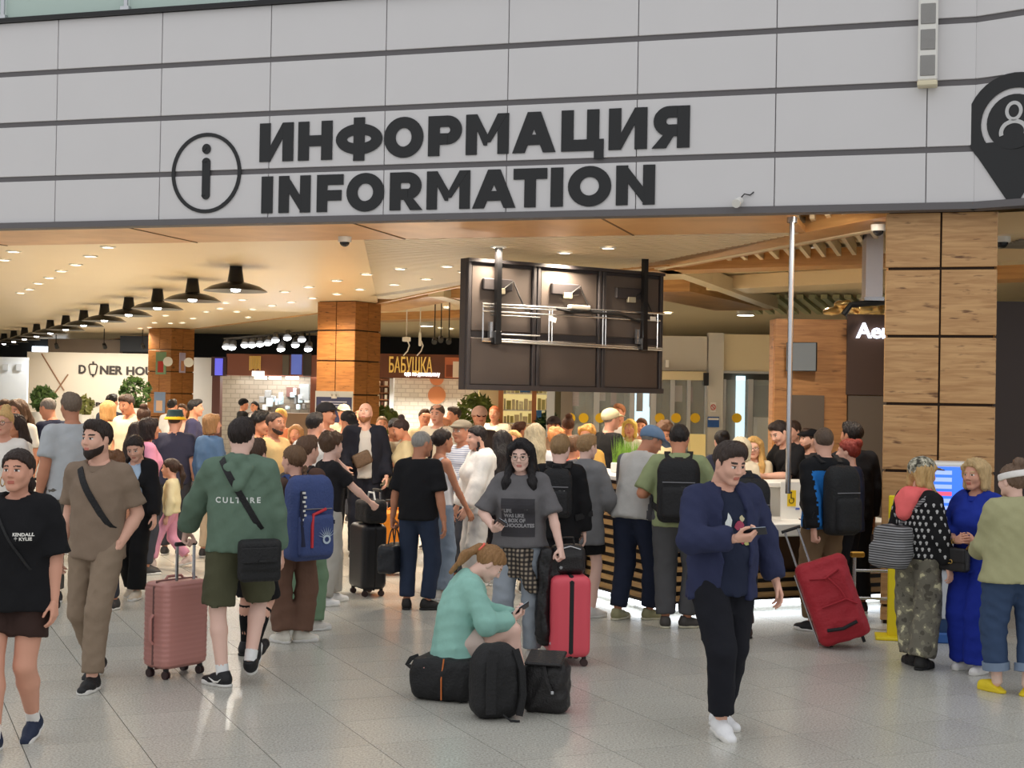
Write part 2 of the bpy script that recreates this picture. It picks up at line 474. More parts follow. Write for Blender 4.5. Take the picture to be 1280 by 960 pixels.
def hair_tpl(style, h):
    """head-local solid of hair; returns V,Q"""
    key = ('hair', style, h)
    if key in _T: return _T[key]
    big = style in ('long', 'frontlong', 'bob', 'longback', 'pony', 'wavy', 'braids', 'braid')
    F = Field((-.16, -.24, -.56 if big else -.16), (.16, .17, .20), h)
    th = {'buzz': .004, 'short': .010, 'crew': .009, 'curly': .024, 'tall': .014}.get(style, .013)
    F.ell((0, -.013, .031), (.0765 + th, .099 + th, .088 + th), k=0)
    if style in ('short', 'tall', 'crew'): F.ell((0, .045, .095), (.055, .05, .028 + th), k=.025)
    if style == 'curly':
        rg = np.random.RandomState(3)
        for _ in range(46):
            d = rg.normal(size=3); d[2] = abs(d[2]) * .8 - .1; d /= np.linalg.norm(d)
            F.ell((d[0] * .092, -.013 + d[1] * .105, .045 + d[2] * .098), .024, k=.012)
    # hairline: keep above/behind a slanted plane
    n = np.array([0, -.66, .75]); n /= np.linalg.norm(n)
    p = np.array([0, .082, .072 if style not in ('bald',) else .11])
    F.clip(p, -n)
    if style in ('buzz', 'short', 'crew', 'tall', 'curly'):
        F.clip((0, -.06, -.075), (0, .25, -.97))
        for sg in (-1, 1):
            F.cone((sg * (.071 + th * .3), .022, .05), (sg * (.070 + th * .2), .014, -.004), .016, .010, k=.012, flat=(1, 0, 0), q=1.6)
            F.ell((sg * .079, -.004, -.012), (.02, .022, .03), k=.006, op='s')
    if style == 'balding':
        F.ell((0, .02, .12), (.062, .10, .05), k=.01, op='s')
        F.clip((0, -.06, -.07), (0, .25, -.97))
    if style in ('pony', 'bun', 'braids', 'braid', 'updo'):
        F.clip((0, -.06, -.085), (0, .2, -.98))
        for sg in (-1, 1): F.ell((sg * .082, 0, -.012), (.02, .02, .03), k=.006, op='s')
    if style == 'pony':
        F.ell((0, -.125, .035), (.03, .03, .028), k=.02)
        F.cone((0, -.135, .03), (0, -.165, -.08), .026, .034, k=.02); F.cone((0, -.165, -.08), (0, -.15, -.24), .034, .012, k=.02)
    if style in ('bun', 'updo'):
        c = (0, -.10, .09) if style == 'bun' else (0, -.06, .135)
        F.ell(c, (.05, .045, .042), k=.012)
    if style == 'braid':
        for t in range(9): F.ell(((-1) ** t * .006 + .02, -.112 - .012 * math.sin(t * .4), -.06 - t * .026), (.020 - .0009 * t, .017, .021), k=.006)
    if style == 'braids':
        for sg in (-1, 1):
            for t in range(12): F.ell((sg * (.078 + .01 * math.sin(t * .3)) + (-1) ** t * .005, .01 + .006 * t, -.055 - t * .027), (.018 - .0006 * t, .016, .021), k=.006)
    if style == 'bob':
        for sg in (-1, 1): F.cone((sg * .072, -.005, .05), (sg * .082, .004, -.10), .034, .028, k=.03)
        F.cone((0, -.075, .03), (0, -.085, -.10), .075, .055, k=.03, flat=(0, 1, 0), q=1.7)
        for sg in (-1, 1): F.cone((sg * .05, -.06, .03), (sg * .062, -.05, -.105), .045, .035, k=.03)
    if style in ('long', 'longback', 'wavy', 'frontlong'):
        zb = {'long': -.36, 'frontlong': -.42, 'longback': -.38, 'wavy': -.24}[style]
        if style != 'frontlong': F.cone((0, -.07, .03), (0, -.135, -.16), .078, .088, k=.03, flat=(0, 1, 0), q=1.7); F.cone((0, -.135, -.16), (0, -.165, zb), .088, .080, k=.03, flat=(0, 1, 0), q=1.9)
        for sg in (-1, 1):
            if style == 'frontlong': F.cone((sg * .05, -.05, .03), (sg * .06, -.06, -.08), .05, .04, k=.03)
            else: F.cone((sg * .058, -.045, .03), (sg * .085, -.10, -.15), .05, .04, k=.03); F.cone((sg * .085, -.10, -.15), (sg * .09, -.145, zb), .04, .032, k=.03)
            if style != 'longback':
                F.cone((sg * .076, .0, .045), (sg * .082, .01, -.10), .028, .030, k=.03)
                F.cone((sg * .082, .01, -.10), (sg * .098, .085, -.2), .032, .036, k=.03); F.cone((sg * .098, .085, -.2), (sg * .088, .135, zb), .036, .030, k=.03, flat=(0, 1, 0), q=1.2)
            else: F.cone((sg * .074, -.01, .04), (sg * .088, -.04, -.2), .026, .03, k=.03)
    if style in ('long', 'longback', 'wavy', 'bob', 'frontlong'):
        # front tresses framing the forehead, parted in the middle
        for sg in (-1, 1):
            F.cone((sg * .01, .07, .112), (sg * .068, .052, .055), .016, .02, k=.02)
            F.cone((sg * .068, .052, .055), (sg * .078, .025, -.02), .018, .02, k=.02)
    if style == 'fringe': pass
    _ridge(F, .0034 if style not in ('buzz',) else .0006, 26, len(style))
    V, Q = F.nets(); V = smooth_vq(V, Q, 1, .3)
    _T[key] = (V, Q); return _T[key]
def beard_tpl(h, full=True):
    key = ('beard', h, full)
    if key in _T: return _T[key]
    F = head_field(h, False, .006 if full else .003)
    F.clip((0, .0, -.028), (0, .45, .9)); F.clip((0, .012, 0), (0, -1, 0))
    F.cone((-.014, .10, -.062), (.014, .10, -.062), .0105, k=.002, op='s', flat=(0, 0, 1), q=1.1)
    F.cone((0, .10, -.01), (0, .11, -.03), .018, k=.004, op='s')
    for sg in (-1, 1): F.ell((sg * .04, .085, -.012), (.026, .03, .03), k=.01, op='s')
    if full: F.cone((0, .062, -.09), (0, .068, -.118), .026, .016, k=.02)
    V, Q = F.nets(); V = smooth_vq(V, Q, 1, .3)
    _T[key] = (V, Q); return _T[key]
def hat_tpl(style, h):
    key = ('hat', style, h)
    if key in _T: return _T[key]
    F = Field((-.16, -.18, -.06), (.16, .26, .2), h)
    if style in ('cap', 'beanie'):
        F.ell((0, -.012, .045), (.1, .122, .097), k=0, cuts=[((0, .08, .042), (0, .265, -.964))])
        if style == 'cap':
            F.cone((-.035, .10, .052), (.035, .10, .052), .06, k=.01, flat=(0, .2, 1), q=9)
            F.cone((-.03, .13, .049), (.03, .13, .049), .055, k=.01, flat=(0, .2, 1), q=9)
            F.ell((0, -.012, .137), .009, k=.004)
    elif style == 'bucket':
        F.cone((0, -.012, .04), (0, -.012, .10), .108, .090, k=0, cuts=[((0, 0, .135), (0, 0, 1)), ((0, 0, .03), (0, 0, -1))], flat=(0, 1, 0), q=.9)
        F.cone((0, -.012, .055), (0, -.012, .005), .105, .145, k=.008, flat=(0, 1, 0), q=.92, cuts=[((0, 0, .048), (0, 0, 1)), ((0, 0, .012), (0, 0, -1))])
    elif style == 'flat':
        F.ell((0, -.015, .06), (.100, .120, .068), k=0, cuts=[((0, 0, .035), (0, .1, -1))])
        F.ell((0, .085, .055), (.075, .06, .018), k=.02)
    elif style == 'band':
        F.ell((0, -.012, .032), (.099, .124, .112), k=0, cuts=[((0, 0, .062), (0, .25, .96)), ((0, 0, .012), (0, -.25, -.96))])
    V, Q = F.nets(); V = smooth_vq(V, Q, 1, .3)
    _T[key] = (V, Q); return _T[key]
def hand_tpl(pose, h):
    """right hand: +y along the fingers, +z back of hand, thumb towards -x; origin at the wrist"""
    key = ('hand', pose, h)
    if key in _T: return _T[key]
    F = Field((-.10, -.04, -.12), (.07, .22, .05), h)
    F.cone((0, -.03, 0), (0, .015, 0), .026, .024, k=.01, flat=(0, 0, 1), q=1.25)
    bend = {'relax': (18, 28, 20), 'grip': (70, 85, 50), 'phone': (42, 62, 40), 'flat': (6, 8, 5), 'point': (18, 30, 20)}[pose]
    fx = (-.030, -.010, .010, .028); ln = (.94, 1.0, .95, .78); by = (.088, .092, .088, .080)
    for i in range(4):
        F.cone((fx[i] * .55, .01, 0), (fx[i], by[i], 0), .016, .0125, k=.014, flat=(0, 0, 1), q=1.05)
        p = np.array([fx[i], by[i], 0.0]); a = 0
        spread = (i - 1.4) * .05
        for L, r0, r1, b in ((.043, .0098, .009, bend[0] + i * 3), (.027, .009, .0082, bend[1]), (.021, .0082, .007, bend[2])):
            a += R_(b)
            d = np.array([math.sin(spread) * math.cos(a), math.cos(a) * math.cos(spread), -math.sin(a)])
            q = p + d * L * ln[i]
            F.cone(p, q, r0, r1, k=.003); p = q
    tb = np.array([-.018, .018, -.006])
    td = {'relax': ((-.55, .70, -.42), (-.1, .9, -.4)), 'grip': ((-.55, .55, -.62), (.35, .7, -.6)), 'phone': ((-.72, .55, -.35), (-.1, .92, -.1)),
          'flat': ((-.75, .65, -.1), (-.5, .85, -.1)), 'point': ((-.55, .70, -.42), (-.1, .9, -.4))}[pose]
    d0 = np.array(td[0]); d0 /= np.linalg.norm(d0); d1 = np.array(td[1]); d1 /= np.linalg.norm(d1)
    q = tb + d0 * .046; F.cone(tb, q, .0155, .0115, k=.012)
    q2 = q + (d0 * .4 + d1 * .6) * .030; F.cone(q, q2, .011, .0098, k=.003)
    F.cone(q2, q2 + d1 * .022, .0098, .008, k=.003)
    V, Q = F.nets(); V = smooth_vq(V, Q, 1, .2)
    _T[key] = (V, Q); return _T[key]
def shoe_tpl(kind, h):
    """ankle at origin, toe +y, sole at z=-.085; returns upper and sole"""
    key = ('shoe', kind, h)
    if key in _T: return _T[key]
    F = Field((-.07, -.1, -.1), (.07, .22, .07), h)
    if kind in ('sneaker', 'boot'):
        F.cone((0, -.03, -.045), (0, .06, -.05), .041, .043, k=.03)
        F.cone((0, .06, -.052), (.0, .145, -.062), .043, .036, k=.03, flat=(0, 0, 1), q=1.12)
        F.cone((0, -.018, -.03), (0, -.012, .02), .044, .041, k=.03, cuts=[((0, -.02, .014), (0, .25, .97))])
        F.cone((0, .03, -.02), (0, .075, -.038), .024, .022, k=.02)
        if kind == 'boot': F.cone((0, -.02, -.02), (0, -.015, .06), .046, .05, k=.02, cuts=[((0, 0, .055), (0, 0, 1))])
    elif kind == 'clog':
        F.cone((0, -.03, -.05), (0, .05, -.05), .04, .043, k=.02, cuts=[((0, 0, -.045), (0, -.3, .95))])
        F.cone((0, .05, -.05), (0, .135, -.055), .047, .042, k=.03, flat=(0, 0, 1), q=1.05)
    F.clip((0, 0, -.074), (0, 0, -1))
    U = F.nets()
    G = Field((-.07, -.1, -.1), (.07, .22, -.03), h)
    G.cone((0, -.035, -.07), (0, .05, -.07), .044, .044, k=0, flat=(0, 0, 1), q=1.0)
    G.cone((0, .05, -.07), (0, .138, -.068), .047, .041, k=.02)
    G.clip((0, 0, -.062), (0, -.06, 1)); G.clip((0, 0, -.0855), (0, 0, -1))
    W_ = G.nets()
    _T[key] = (smooth_vq(*U, 1, .3), U[1], W_[0], W_[1]); return _T[key]

# ------------------------------------------------------------------ people: the figure
def _n(v): v = np.array(v, float); return v / (np.linalg.norm(v) + 1e-9)
def ik(a, t, l1, l2, pole):
    a = np.array(a, float); t = np.array(t, float); d = t - a; L = np.linalg.norm(d)
    mx = (l1 + l2) * .998
    if L > mx: t = a + d * (mx / L); d = t - a; L = mx
    u = d / L; x = (l1 * l1 - l2 * l2 + L * L) / (2 * L)
    r = math.sqrt(max(0, l1 * l1 - x * x))
    p = np.array(pole, float); p = p - u * (p @ u); p = _n(p)
    return a + u * x + p * r, t
def rotm(ax, deg): return np.array(Matrix.Rotation(R_(deg), 3, ax))
SKINS = {'fair': (226, 176, 154), 'light': (214, 158, 134), 'tan': (190, 132, 104), 'warm': (206, 142, 110), 'pale': (236, 196, 180)}
def skin_mats(skin, haircol):
    s = SKINS[skin]
    return [mat('skin_' + skin, s, rough=.55, var=.05, vscale=12, spec=.35), mat('lips_' + skin, tuple(int(c * f) for c, f in zip(s, (.86, .66, .66))), rough=.45),
            hairmat(haircol), mat('eye_white', (225, 220, 215), rough=.3), mat('eye_iris', (52, 40, 34), rough=.2)]
PEOPLE = {}
def person(label, px, py, Y, yaw, sex='m', look='', H=None, skin='light', hair=('short', (60, 44, 34)), beard=None, hat=None,
           top=None, bottom=None, shoes=None, feet=None, hands=None, hpose=('relax', 'relax'), elbow=(None, None), hdir=(None, None),
           lean=0, hunch=0, side=0, head=(0, 0, 0), pelvis=None, build=1.0, near=False, vis=1.0, jacket=None, belly=0.0, bust=None, group=None, twist=0, knee=(None, None), X=None):
    """px,py: picture column and row of the crown of the head, Y: distance; the figure stands on the floor there"""
    if H is None: H = at_d(px, py, Y).z
    loc = Vector((at_d(px, 600, Y).x if X is None else X, Y, 0))
    root = thing('person', label, 'person', loc, R_(yaw), group)
    fem = sex in ('f', 'g'); kid = sex in ('c', 'g')
    k = H / 1.75; kw = k * build
    hs = (.97 if fem else 1.0) * (k ** .35 if not kid else 1.0 if H > 1.3 else .93)
    lv = 0 if Y < 11.6 else 1 if (Y < 14.8 or (near and Y < 18)) else 2
    near = lv == 0
    vb = (.017, .025, .034)[lv]; vh = (.0052, .0083, .0115)[lv]; vc = (.014, .0195, .028)[lv]
    th_l, sh_l = .44 * k, .405 * k
    ua_l, fa_l = .285 * k, .255 * k
    hipx = .088 * kw
    sw = (.150 if fem else .172) * k * (build ** .6)
    if feet is None: feet = [(-.10, .02, 8, 0, 0), (.10, -.02, -8, 0, 0)]
    ank = []
    for (fx, fy, fyaw, fp, fz) in feet: ank.append(np.array([fx * k, fy * k, .085 + fz]))
    if pelvis is None:
        pxy = (ank[0] + ank[1]) / 2; pxy[1] += -.005
        z = 9
        for i, sg in enumerate((-1, 1)):
            d = ank[i][:2] - (pxy[:2] + np.array([sg * hipx, 0]))
            z = min(z, ank[i][2] + math.sqrt(max(.01, ((th_l + sh_l) * .992) ** 2 - d @ d)))
        P = np.array([pxy[0], pxy[1], z + .045 * k])
    else: P = np.array(pelvis, float) * np.array([k, k, 1])
    T = rotm('X', -lean) @ rotm('Y', side) @ rotm('Z', twist)   # torso frame
    T2 = T @ rotm('X', -hunch)
    def tp(x, y, z, t2=False):     # torso-local point (metres at 1.75 m) -> person space
        if not t2: return P + T @ (np.array([x, y, z]) * k)
        b = P + T @ (np.array([0, 0, .20]) * k)
        return b + T2 @ (np.array([x, y, z - .20]) * k)
    hip = [P + T @ np.array([sg * hipx, 0, -.045 * k]) if pelvis is not None else P + np.array([sg * hipx, 0, -.045 * k]) for sg in (-1, 1)]
    sh = [b for b in (P + T @ (np.array([0, 0, .20]) * k) + T2 @ np.array([sg * sw, -.008 * k, .222 * k]) for sg in (-1, 1))]
    kn = []
    for i in range(2):
        fyaw = R_(feet[i][2]); pole = (math.sin(-fyaw) * 1, math.cos(fyaw), .15) if knee[i] is None else knee[i]
        K_, A_ = ik(hip[i], ank[i], th_l, sh_l, pole); kn.append(K_); ank[i] = A_
    el, wr = [], []
    for i, sg in enumerate((-1, 1)):
        tgt = None if hands is None or hands[i] is None else np.array(hands[i], float) * k
        if tgt is None: tgt = sh[i] + np.array([sg * (.06 + .06 * (build - 1)), .05, -.53]) * k
        pole = (sg * .35, -1, -.25) if elbow[i] is None else elbow[i]
        E_, W_ = ik(sh[i], tgt, ua_l, fa_l, pole); el.append(E_); wr.append(W_)
    neck = tp(0, -.012, .475, True); hpv = tp(0, .004, .545, True)
    HR = T2 @ rotm('Z', head[0]) @ rotm('X', head[1]) @ rotm('Y', head[2])
    hc = hpv + HR @ np.array([0, .022, .095]) * hs
    # keep the crown at the wanted height when standing
    male_b = not fem
    # ---------------- body
    lo = np.minimum.reduce([P, *kn, *ank, *el, *wr, neck, hc]) - .17 * max(1, build); hi = np.maximum.reduce([P, *kn, *ank, *el, *wr, neck]) + .17 * max(1, build)
    zlo = 0
    B = Field(lo, hi, vb)
    cw = .155 if fem else .168
    B.ell(tp(0, -.005, .02), (.140 * kw, .095 * kw, .09 * k), T, k=0)
    B.ell(tp(0, .0 + belly * .3, .12), ((.125 if fem else .14) * kw, (.098 + belly * .5) * kw, .14 * k), T, k=.05)
    B.ell(tp(0, 0, .30, True), (cw * kw, .112 * kw, .18 * k), T2, k=.05)
    for i in range(2): B.cone(tp(0, -.02, .455, True), sh[i] * .92 + sh[1 - i] * .08, .052 * k, .046 * k, k=.045)
    B.cone(tp(0, -.022, .42, True), tp(0, -.01, .50, True), .066 * k, (.047 if fem else .056) * k, k=.03)
    if belly: B.ell(tp(0, .06, .08), (.13 * kw, (.07 + belly) * kw, .13 * k), T, k=.05)
    if fem and not kid:
        for sg in (-1, 1): B.ell(tp(sg * .07, .085, .27, True), .062 * kw, k=.04)
    ar = (.043 if fem else .050) * kw
    for i in range(2):
        B.cone(sh[i], el[i], ar * 1.08, ar * .82, k=.035)
        m_ = el[i] * .72 + wr[i] * .28
        B.cone(el[i], m_, ar * .82, ar * .86, k=.015); B.cone(m_, wr[i], ar * .86, .0275 * k, k=.015)
        B.cone(hip[i], kn[i], .076 * kw, .052 * kw, k=.025)
        c_ = kn[i] * .68 + ank[i] * .32 - np.array([0, .012, 0]) * k
        B.cone(kn[i], c_, .052 * kw, .053 * kw, k=.02); B.cone(c_, ank[i], .053 * kw, .036 * k, k=.02)
        fd = np.array([-math.sin(R_(feet[i][2])), math.cos(R_(feet[i][2])), -math.sin(R_(feet[i][3]))])
        B.cone(ank[i] + [0, 0, -.02], ank[i] + fd * .05 + [0, 0, -.045], .030, .018, k=.01)
    V, Q = B.nets()
    parts = [(V, Q, np.zeros(len(Q), int))]
    hv, hq, hm = head_tpl(vh, fem)
    parts.append((hc + (hv * hs) @ HR.T, hq, hm))
    hand_fr = []
    for i, sg in enumerate((-1, 1)):
        fd = _n(wr[i] - el[i]) if hdir[i] is None else _n(hdir[i][0])
        back = np.array([sg * 1.0, 0.15, 0.0]) if hdir[i] is None else np.array(hdir[i][1], float)
        back = _n(back - fd * (back @ fd)); xx = np.cross(fd, back)
        M = np.stack([xx, fd, back], 1)
        hv2, hq2 = hand_tpl(hpose[i], (.0055, .0092, .013)[lv])
        hv2 = hv2.copy(); q2 = hq2
        if sg < 0: hv2 = hv2 * np.array([-1, 1, 1]); q2 = hq2[:, ::-1]
        sc = k * (.93 if fem else 1.0) * .98
        parts.append((wr[i] + (hv2 * sc) @ M.T, q2, np.zeros(len(q2), int)))
        hand_fr.append((wr[i], M, sc, sg))
    o = 0; VV = []; QQ = []; MM = []
    for (v, q, m_) in parts: VV.append(v); QQ.append(q + o); MM.append(m_); o += len(v)
    hcol = hair[1] if hair else (70, 55, 45)
    body = np_obj('body', np.concatenate(VV), np.concatenate(QQ), skin_mats(skin, hcol), root, np.concatenate(MM))
    info = dict(root=root, k=k, P=P, T=T, T2=T2, tp=tp, sh=sh, el=el, wr=wr, hip=hip, kn=kn, ank=ank, hc=hc, HR=HR, hs=hs, hand=hand_fr, near=near, kw=kw, vc=vc, garments=[])
    # ---------------- hair, beard, hat
    if hair and hair[0] != 'bald':
        v, q = hair_tpl(hair[0], (.0075, .011, .0145)[lv])
        np_obj('hair', hc + (v * hs) @ HR.T, q, hairmat(hair[1]), root)
    if beard:
        v, q = beard_tpl((.0055, .0085, .011)[lv], beard[1] if len(beard) > 1 else True)
        np_obj('beard', hc + (v * hs) @ HR.T, q, hairmat(beard[0]), root)
    if hat:
        v, q = hat_tpl(hat[0], (.007, .0095, .012)[lv])
        RB = HR @ rotm('Z', 180) if len(hat) > 2 and hat[2] == 'back' else HR
        np_obj({'cap': 'cap', 'beanie': 'beanie', 'bucket': 'bucket_hat', 'flat': 'flat_cap', 'band': 'headband'}[hat[0]], hc + (v * hs) @ RB.T, q, hat[1], root)
    # ---------------- clothes
    seed = abs(hash(label)) % 10000 if False else sum(ord(c) * (i + 3) for i, c in enumerate(label)) % 9973
    def torso_prims(F, off, hem, flare, cuts, wide=0.0, neckr=.072, strap=False):
        F.ell(tp(0, 0, .30, True), (cw * kw + off, .112 * kw + off, .18 * k + off), T2, k=0, cuts=cuts)
        if not strap:
            for i in range(2): F.cone(tp(0, -.02, .455, True), sh[i] * .92 + sh[1 - i] * .08, .052 * k + off * .8, .046 * k + off, k=.05, cuts=cuts)
        else:
            for sg in (-1, 1): F.cone(tp(sg * .09, .06, .36, True), tp(sg * .095, -.03, .45, True), .035, .03, k=.03, cuts=cuts)
        F.ell(tp(0, belly * .3, .12), ((.132 if fem else .145) * kw + off, (.1 + belly * .5) * kw + off, .16 * k), T, k=.06, cuts=cuts)
        if belly: F.ell(tp(0, .06, .08), (.13 * kw + off, (.07 + belly) * kw + off, .13 * k + off), T, k=.05, cuts=cuts)
        if fem and not kid:
            for sg in (-1, 1): F.ell(tp(sg * .07, .085, .27, True), .062 * kw + off, k=.05, cuts=cuts)
        zt = min(.25, max(hem + .12, .16))
        rw = (.172 + flare) * kw + off
        F.cone(tp(0, -.002, zt), tp(0, -.002, hem - .12), (cw - .01) * kw + off, rw + .008, k=.05, flat=T[:, 1], q=1.38, cuts=cuts)
    def top_garment(name, t, extra_off=0.0):
        off = t.get('off', .014) + extra_off; hem = t.get('hem', -.10); sl = t.get('sleeve', .75); flare = t.get('flare', 0.0)
        sw_ = t.get('sw', .018); oa = off * .62
        pad = .20 * max(1, build) + off + flare
        l2 = np.minimum.reduce([tp(-.2, 0, hem), tp(.2, 0, hem), *sh, *(wr if sl > 1 else el)]) - pad
        h2 = np.maximum.reduce([tp(0, 0, hem), *sh, *(wr if sl > 1 else el), neck]) + pad
        h2[2] = min(h2[2], max(neck[2] + .15, *(w_[2] + .12 for w_ in wr)))
        F = Field(l2, h2, vc)
        cuts = [(tp(0, 0, hem), -T[:, 2])]
        torso_prims(F, off, hem, flare, cuts, strap=(sl <= 0))
        for i in range(2):
            a = sh[i]; e_ = el[i]; w_ = wr[i]
            if 0 < sl <= 1:
                p = a + (e_ - a) * sl; n_ = _n(e_ - a)
                F.cone(a, a + (e_ - a) * .3, ar * 1.04 + oa, ar * 1.02 + oa + sw_ * .3, k=.045)
                F.cone(a + (e_ - a) * .25, a + (e_ - a) * (sl + .1), ar * 1.03 + oa + sw_ * .2, ar + oa + sw_, k=.014, cuts=[(p, n_)])
            elif sl > 1:
                t2 = sl - 1; p = e_ + (w_ - e_) * t2; n_ = _n(w_ - e_)
                F.cone(a, a + (e_ - a) * .3, ar * 1.04 + oa, ar * 1.0 + oa + sw_ * .3, k=.045)
                F.cone(a + (e_ - a) * .25, e_, ar * 1.0 + oa + sw_ * .25, ar * .9 + oa + sw_ * .7, k=.012)
                F.cone(e_, e_ + (w_ - e_) * min(t2, .8), ar * .9 + oa + sw_ * .7, ar * .72 + oa + sw_ * .6, k=.02, cuts=[(p, n_)])
                F.cone(e_ + (w_ - e_) * min(t2, .78), p + n_ * .02, ar * .72 + oa + sw_ * .6, .034 * k + off * .3, k=.01, cuts=[(p, n_)])
        if t.get('hood'):
            F.cone(tp(-.08, .01, .485, True), tp(0, -.098, .485, True), .042 * k, .05 * k, k=.015); F.cone(tp(0, -.098, .485, True), tp(.08, .01, .485, True), .05 * k, .042 * k, k=.015)
            F.cone(tp(-.05, -.12, .43, True), tp(0, -.15, .335, True), .05 * k, .04 * k, k=.02); F.cone(tp(.05, -.12, .43, True), tp(0, -.15, .335, True), .05 * k, .04 * k, k=.02)
            for sg in (-1, 1): F.cone(tp(sg * .075, .0, .46, True), tp(sg * .045, .085, .43, True), .035 * k, .022 * k, k=.02)
        if t.get('hem_band'):
            F.cone(tp(0, -.002, hem + .045), tp(0, -.002, hem - .05), (.172 + flare) * kw + off - .006, None, k=0, flat=T[:, 1], q=1.34, cuts=cuts + [(tp(0, 0, hem + .05), T[:, 2])], op='u')
        nr = t.get('neck', .078)
        F.cone(tp(0, .0, .47, True), tp(0, .02, .62, True), (nr - .012) * k, (nr + .04) * k, k=.012, op='s') if not t.get('hood') else F.cone(tp(0, .0, .46, True), tp(0, .01, .62, True), (nr - .018) * k, (nr + .0) * k, k=.012, op='s')
        if t.get('vneck'): F.cone(tp(0, .11, .46, True), tp(0, .16, .46 - t['vneck'], True), .05 * k, .012, k=.01, op='s')
        if t.get('open'):
            ow = t['open']
            for z0, z1 in ((.5, .2), (.2, hem - .1)):
                F.cone(tp(0, .16, z0, z0 > .2), tp(0, .17, z1), ow * k * (.8 if z0 > .3 else 1), ow * k * (1.0 if z1 > 0 else 1.15), k=.006, op='s', flat=T[:, 1], q=.5)
        F.folds(t.get('fold', .0062), seed + len(name), vert=1.3)
        V, Q = F.nets(); V = smooth_vq(V, Q, 1, .4)
        mats = t['mat'] if isinstance(t['mat'], list) else [t['mat']]
        mi = None
        if len(mats) > 1 and t.get('split'):
            C = V[Q].mean(1); mi = t['split'](C, info).astype(int)
        o = np_obj(name, V, Q, mats, root, mi)
        info['garments'].append((V, Q)); info[name] = o
        return o
    if bottom:
        b = bottom; kind = b.get('kind', 'trousers'); off = b.get('off', .003)
        rt, rk, rh = b.get('r', (.096, .074, .062)); rt = max(rt, .092); end = b.get('end', 1.93)   # 1 = knee, 2 = ankle
        wz = b.get('waist', .10)
        l2 = np.minimum.reduce([tp(0, 0, 0), *kn, *ank, *hip]) - .24 * max(1, build); h2 = np.maximum.reduce([tp(0, 0, wz), *kn, *hip]) + .24 * max(1, build)
        l2[2] = max(l2[2], .0); h2[2] = max(tp(0, 0, wz)[2], *(q[2] + .1 for q in kn)) + .03
        F = Field(l2, h2, vc)
        cuts = [(tp(0, 0, wz), T[:, 2])]
        F.ell(tp(0, -.005, .0), (.150 * kw + off, .106 * kw + off, .13 * k + off), T, k=0, cuts=cuts)
        F.cone(tp(0, 0, .0), tp(0, 0, wz + .1), .142 * kw + off, .128 * kw + off, k=.03, flat=T[:, 1], q=1.35, cuts=cuts)
        if kind in ('trousers', 'shorts'):
            for i in range(2):
                a, m_, c_ = hip[i], kn[i], ank[i]
                if end <= 1:
                    p = a + (m_ - a) * end; n_ = _n(m_ - a)
                    F.cone(a, a + (m_ - a) * (end + .1), rt * kw, rk * kw, k=.03, cuts=[(p, n_)])
                else:
                    F.cone(a, m_, rt * kw, rk * kw, k=.03)
                    p = m_ + (c_ - m_) * (end - 1); n_ = _n(c_ - m_)
                    F.cone(m_, m_ + (c_ - m_) * (end - 1 + .05), rk * kw, rh * kw, k=.02, cuts=[(p, n_)])
        else:   # skirt
            zb = b.get('hem', .35); F.cone(tp(0, 0, -.02), np.array([P[0], P[1], zb - .05]), .16 * kw + off, rh * kw, k=.03, flat=(0, 1, 0), q=b.get('q', 1.25), cuts=[((0, 0, zb), (0, 0, -1))])
        F.folds(b.get('fold', .0062), seed + 5, wl=(.06, .15), vert=1.6)
        V, Q = F.nets(); V = smooth_vq(V, Q, 1, .4)
        info['bottom'] = np_obj({'trousers': 'trousers', 'shorts': 'shorts', 'skirt': 'skirt'}[kind] if not b.get('name') else b['name'], V, Q, b['mat'], root)
        info['bottomVQ'] = (V, Q)
        if b.get('cuff'):
            pass
    if top: top_garment(top.get('name', 'shirt'), top)
    if jacket: top_garment(jacket.get('name', 'jacket'), jacket)
    # ---------------- shoes
    if shoes:
        kind = shoes.get('kind', 'sneaker')
        u, uq, s_, sq = shoe_tpl(kind, (.007, .012, .016)[lv])
        key = 'shoe_mesh_%s_%s_%s_%s' % (kind, lv, shoes['mat'].name, shoes['sole'].name)
        if key not in _T: _T[key] = (mesh_np('shoe', u, uq, shoes['mat']), mesh_np('sole', s_, sq, shoes['sole']))
        for i in range(2):
            so = link(bpy.data.objects.new('shoe', _T[key][0]), root)
            so.location = ank[i]; so.rotation_euler = (R_(-feet[i][3]), 0, R_(feet[i][2])); sc = k ** .7 * (.93 if fem else 1.0)
            so.scale = (sc, sc, 1.0)
            link(bpy.data.objects.new('sole', _T[key][1]), so)
            if shoes.get('sock'):
                z1 = shoes.get('sockh', .06)
                d = _n(kn[i] - ank[i]); mb = MB(); sr_ = .044 * k
                rr = [(.040 * k), .042 * k] if z1 < .1 else [.041 * k, .045 * k, .054 * kw, .057 * kw]
                pts = [ank[i] - d * .02 + (d * (z1 + .02)) * (j / (len(rr) - 1)) for j in range(len(rr))]
                if z1 > .1: pts = [q + np.array([0, -.008, 0]) * (j > 1) for j, q in enumerate(pts)]
                mb.tube(pts, rr, 12); mb.build('sock', shoes['sock'], root, True)
    PEOPLE[label] = info
    return info
def bvh_of(info, bottom=False):
    vs = []; qs = []; o = 0
    for (V, Q) in info['garments'] + ([info['bottomVQ']] if bottom and 'bottomVQ' in info else []):
        vs.append(V); qs.append(Q + o); o += len(V)
    V = np.concatenate(vs); Q = np.concatenate(qs)
    return BVHTree.FromPolygons([tuple(v) for v in V], [tuple(int(a) for a in q) for q in Q])
def outermost(bv, c, d, far=.6):
    """outer surface along d from c (torso axis), seen from outside inwards within reach"""
    h = bv.ray_cast(Vector(c) + Vector(d) * far, -Vector(d), far)
    if h[0] is None: return Vector(c) + Vector(d) * .15, Vector(d)
    return h[0], h[1]
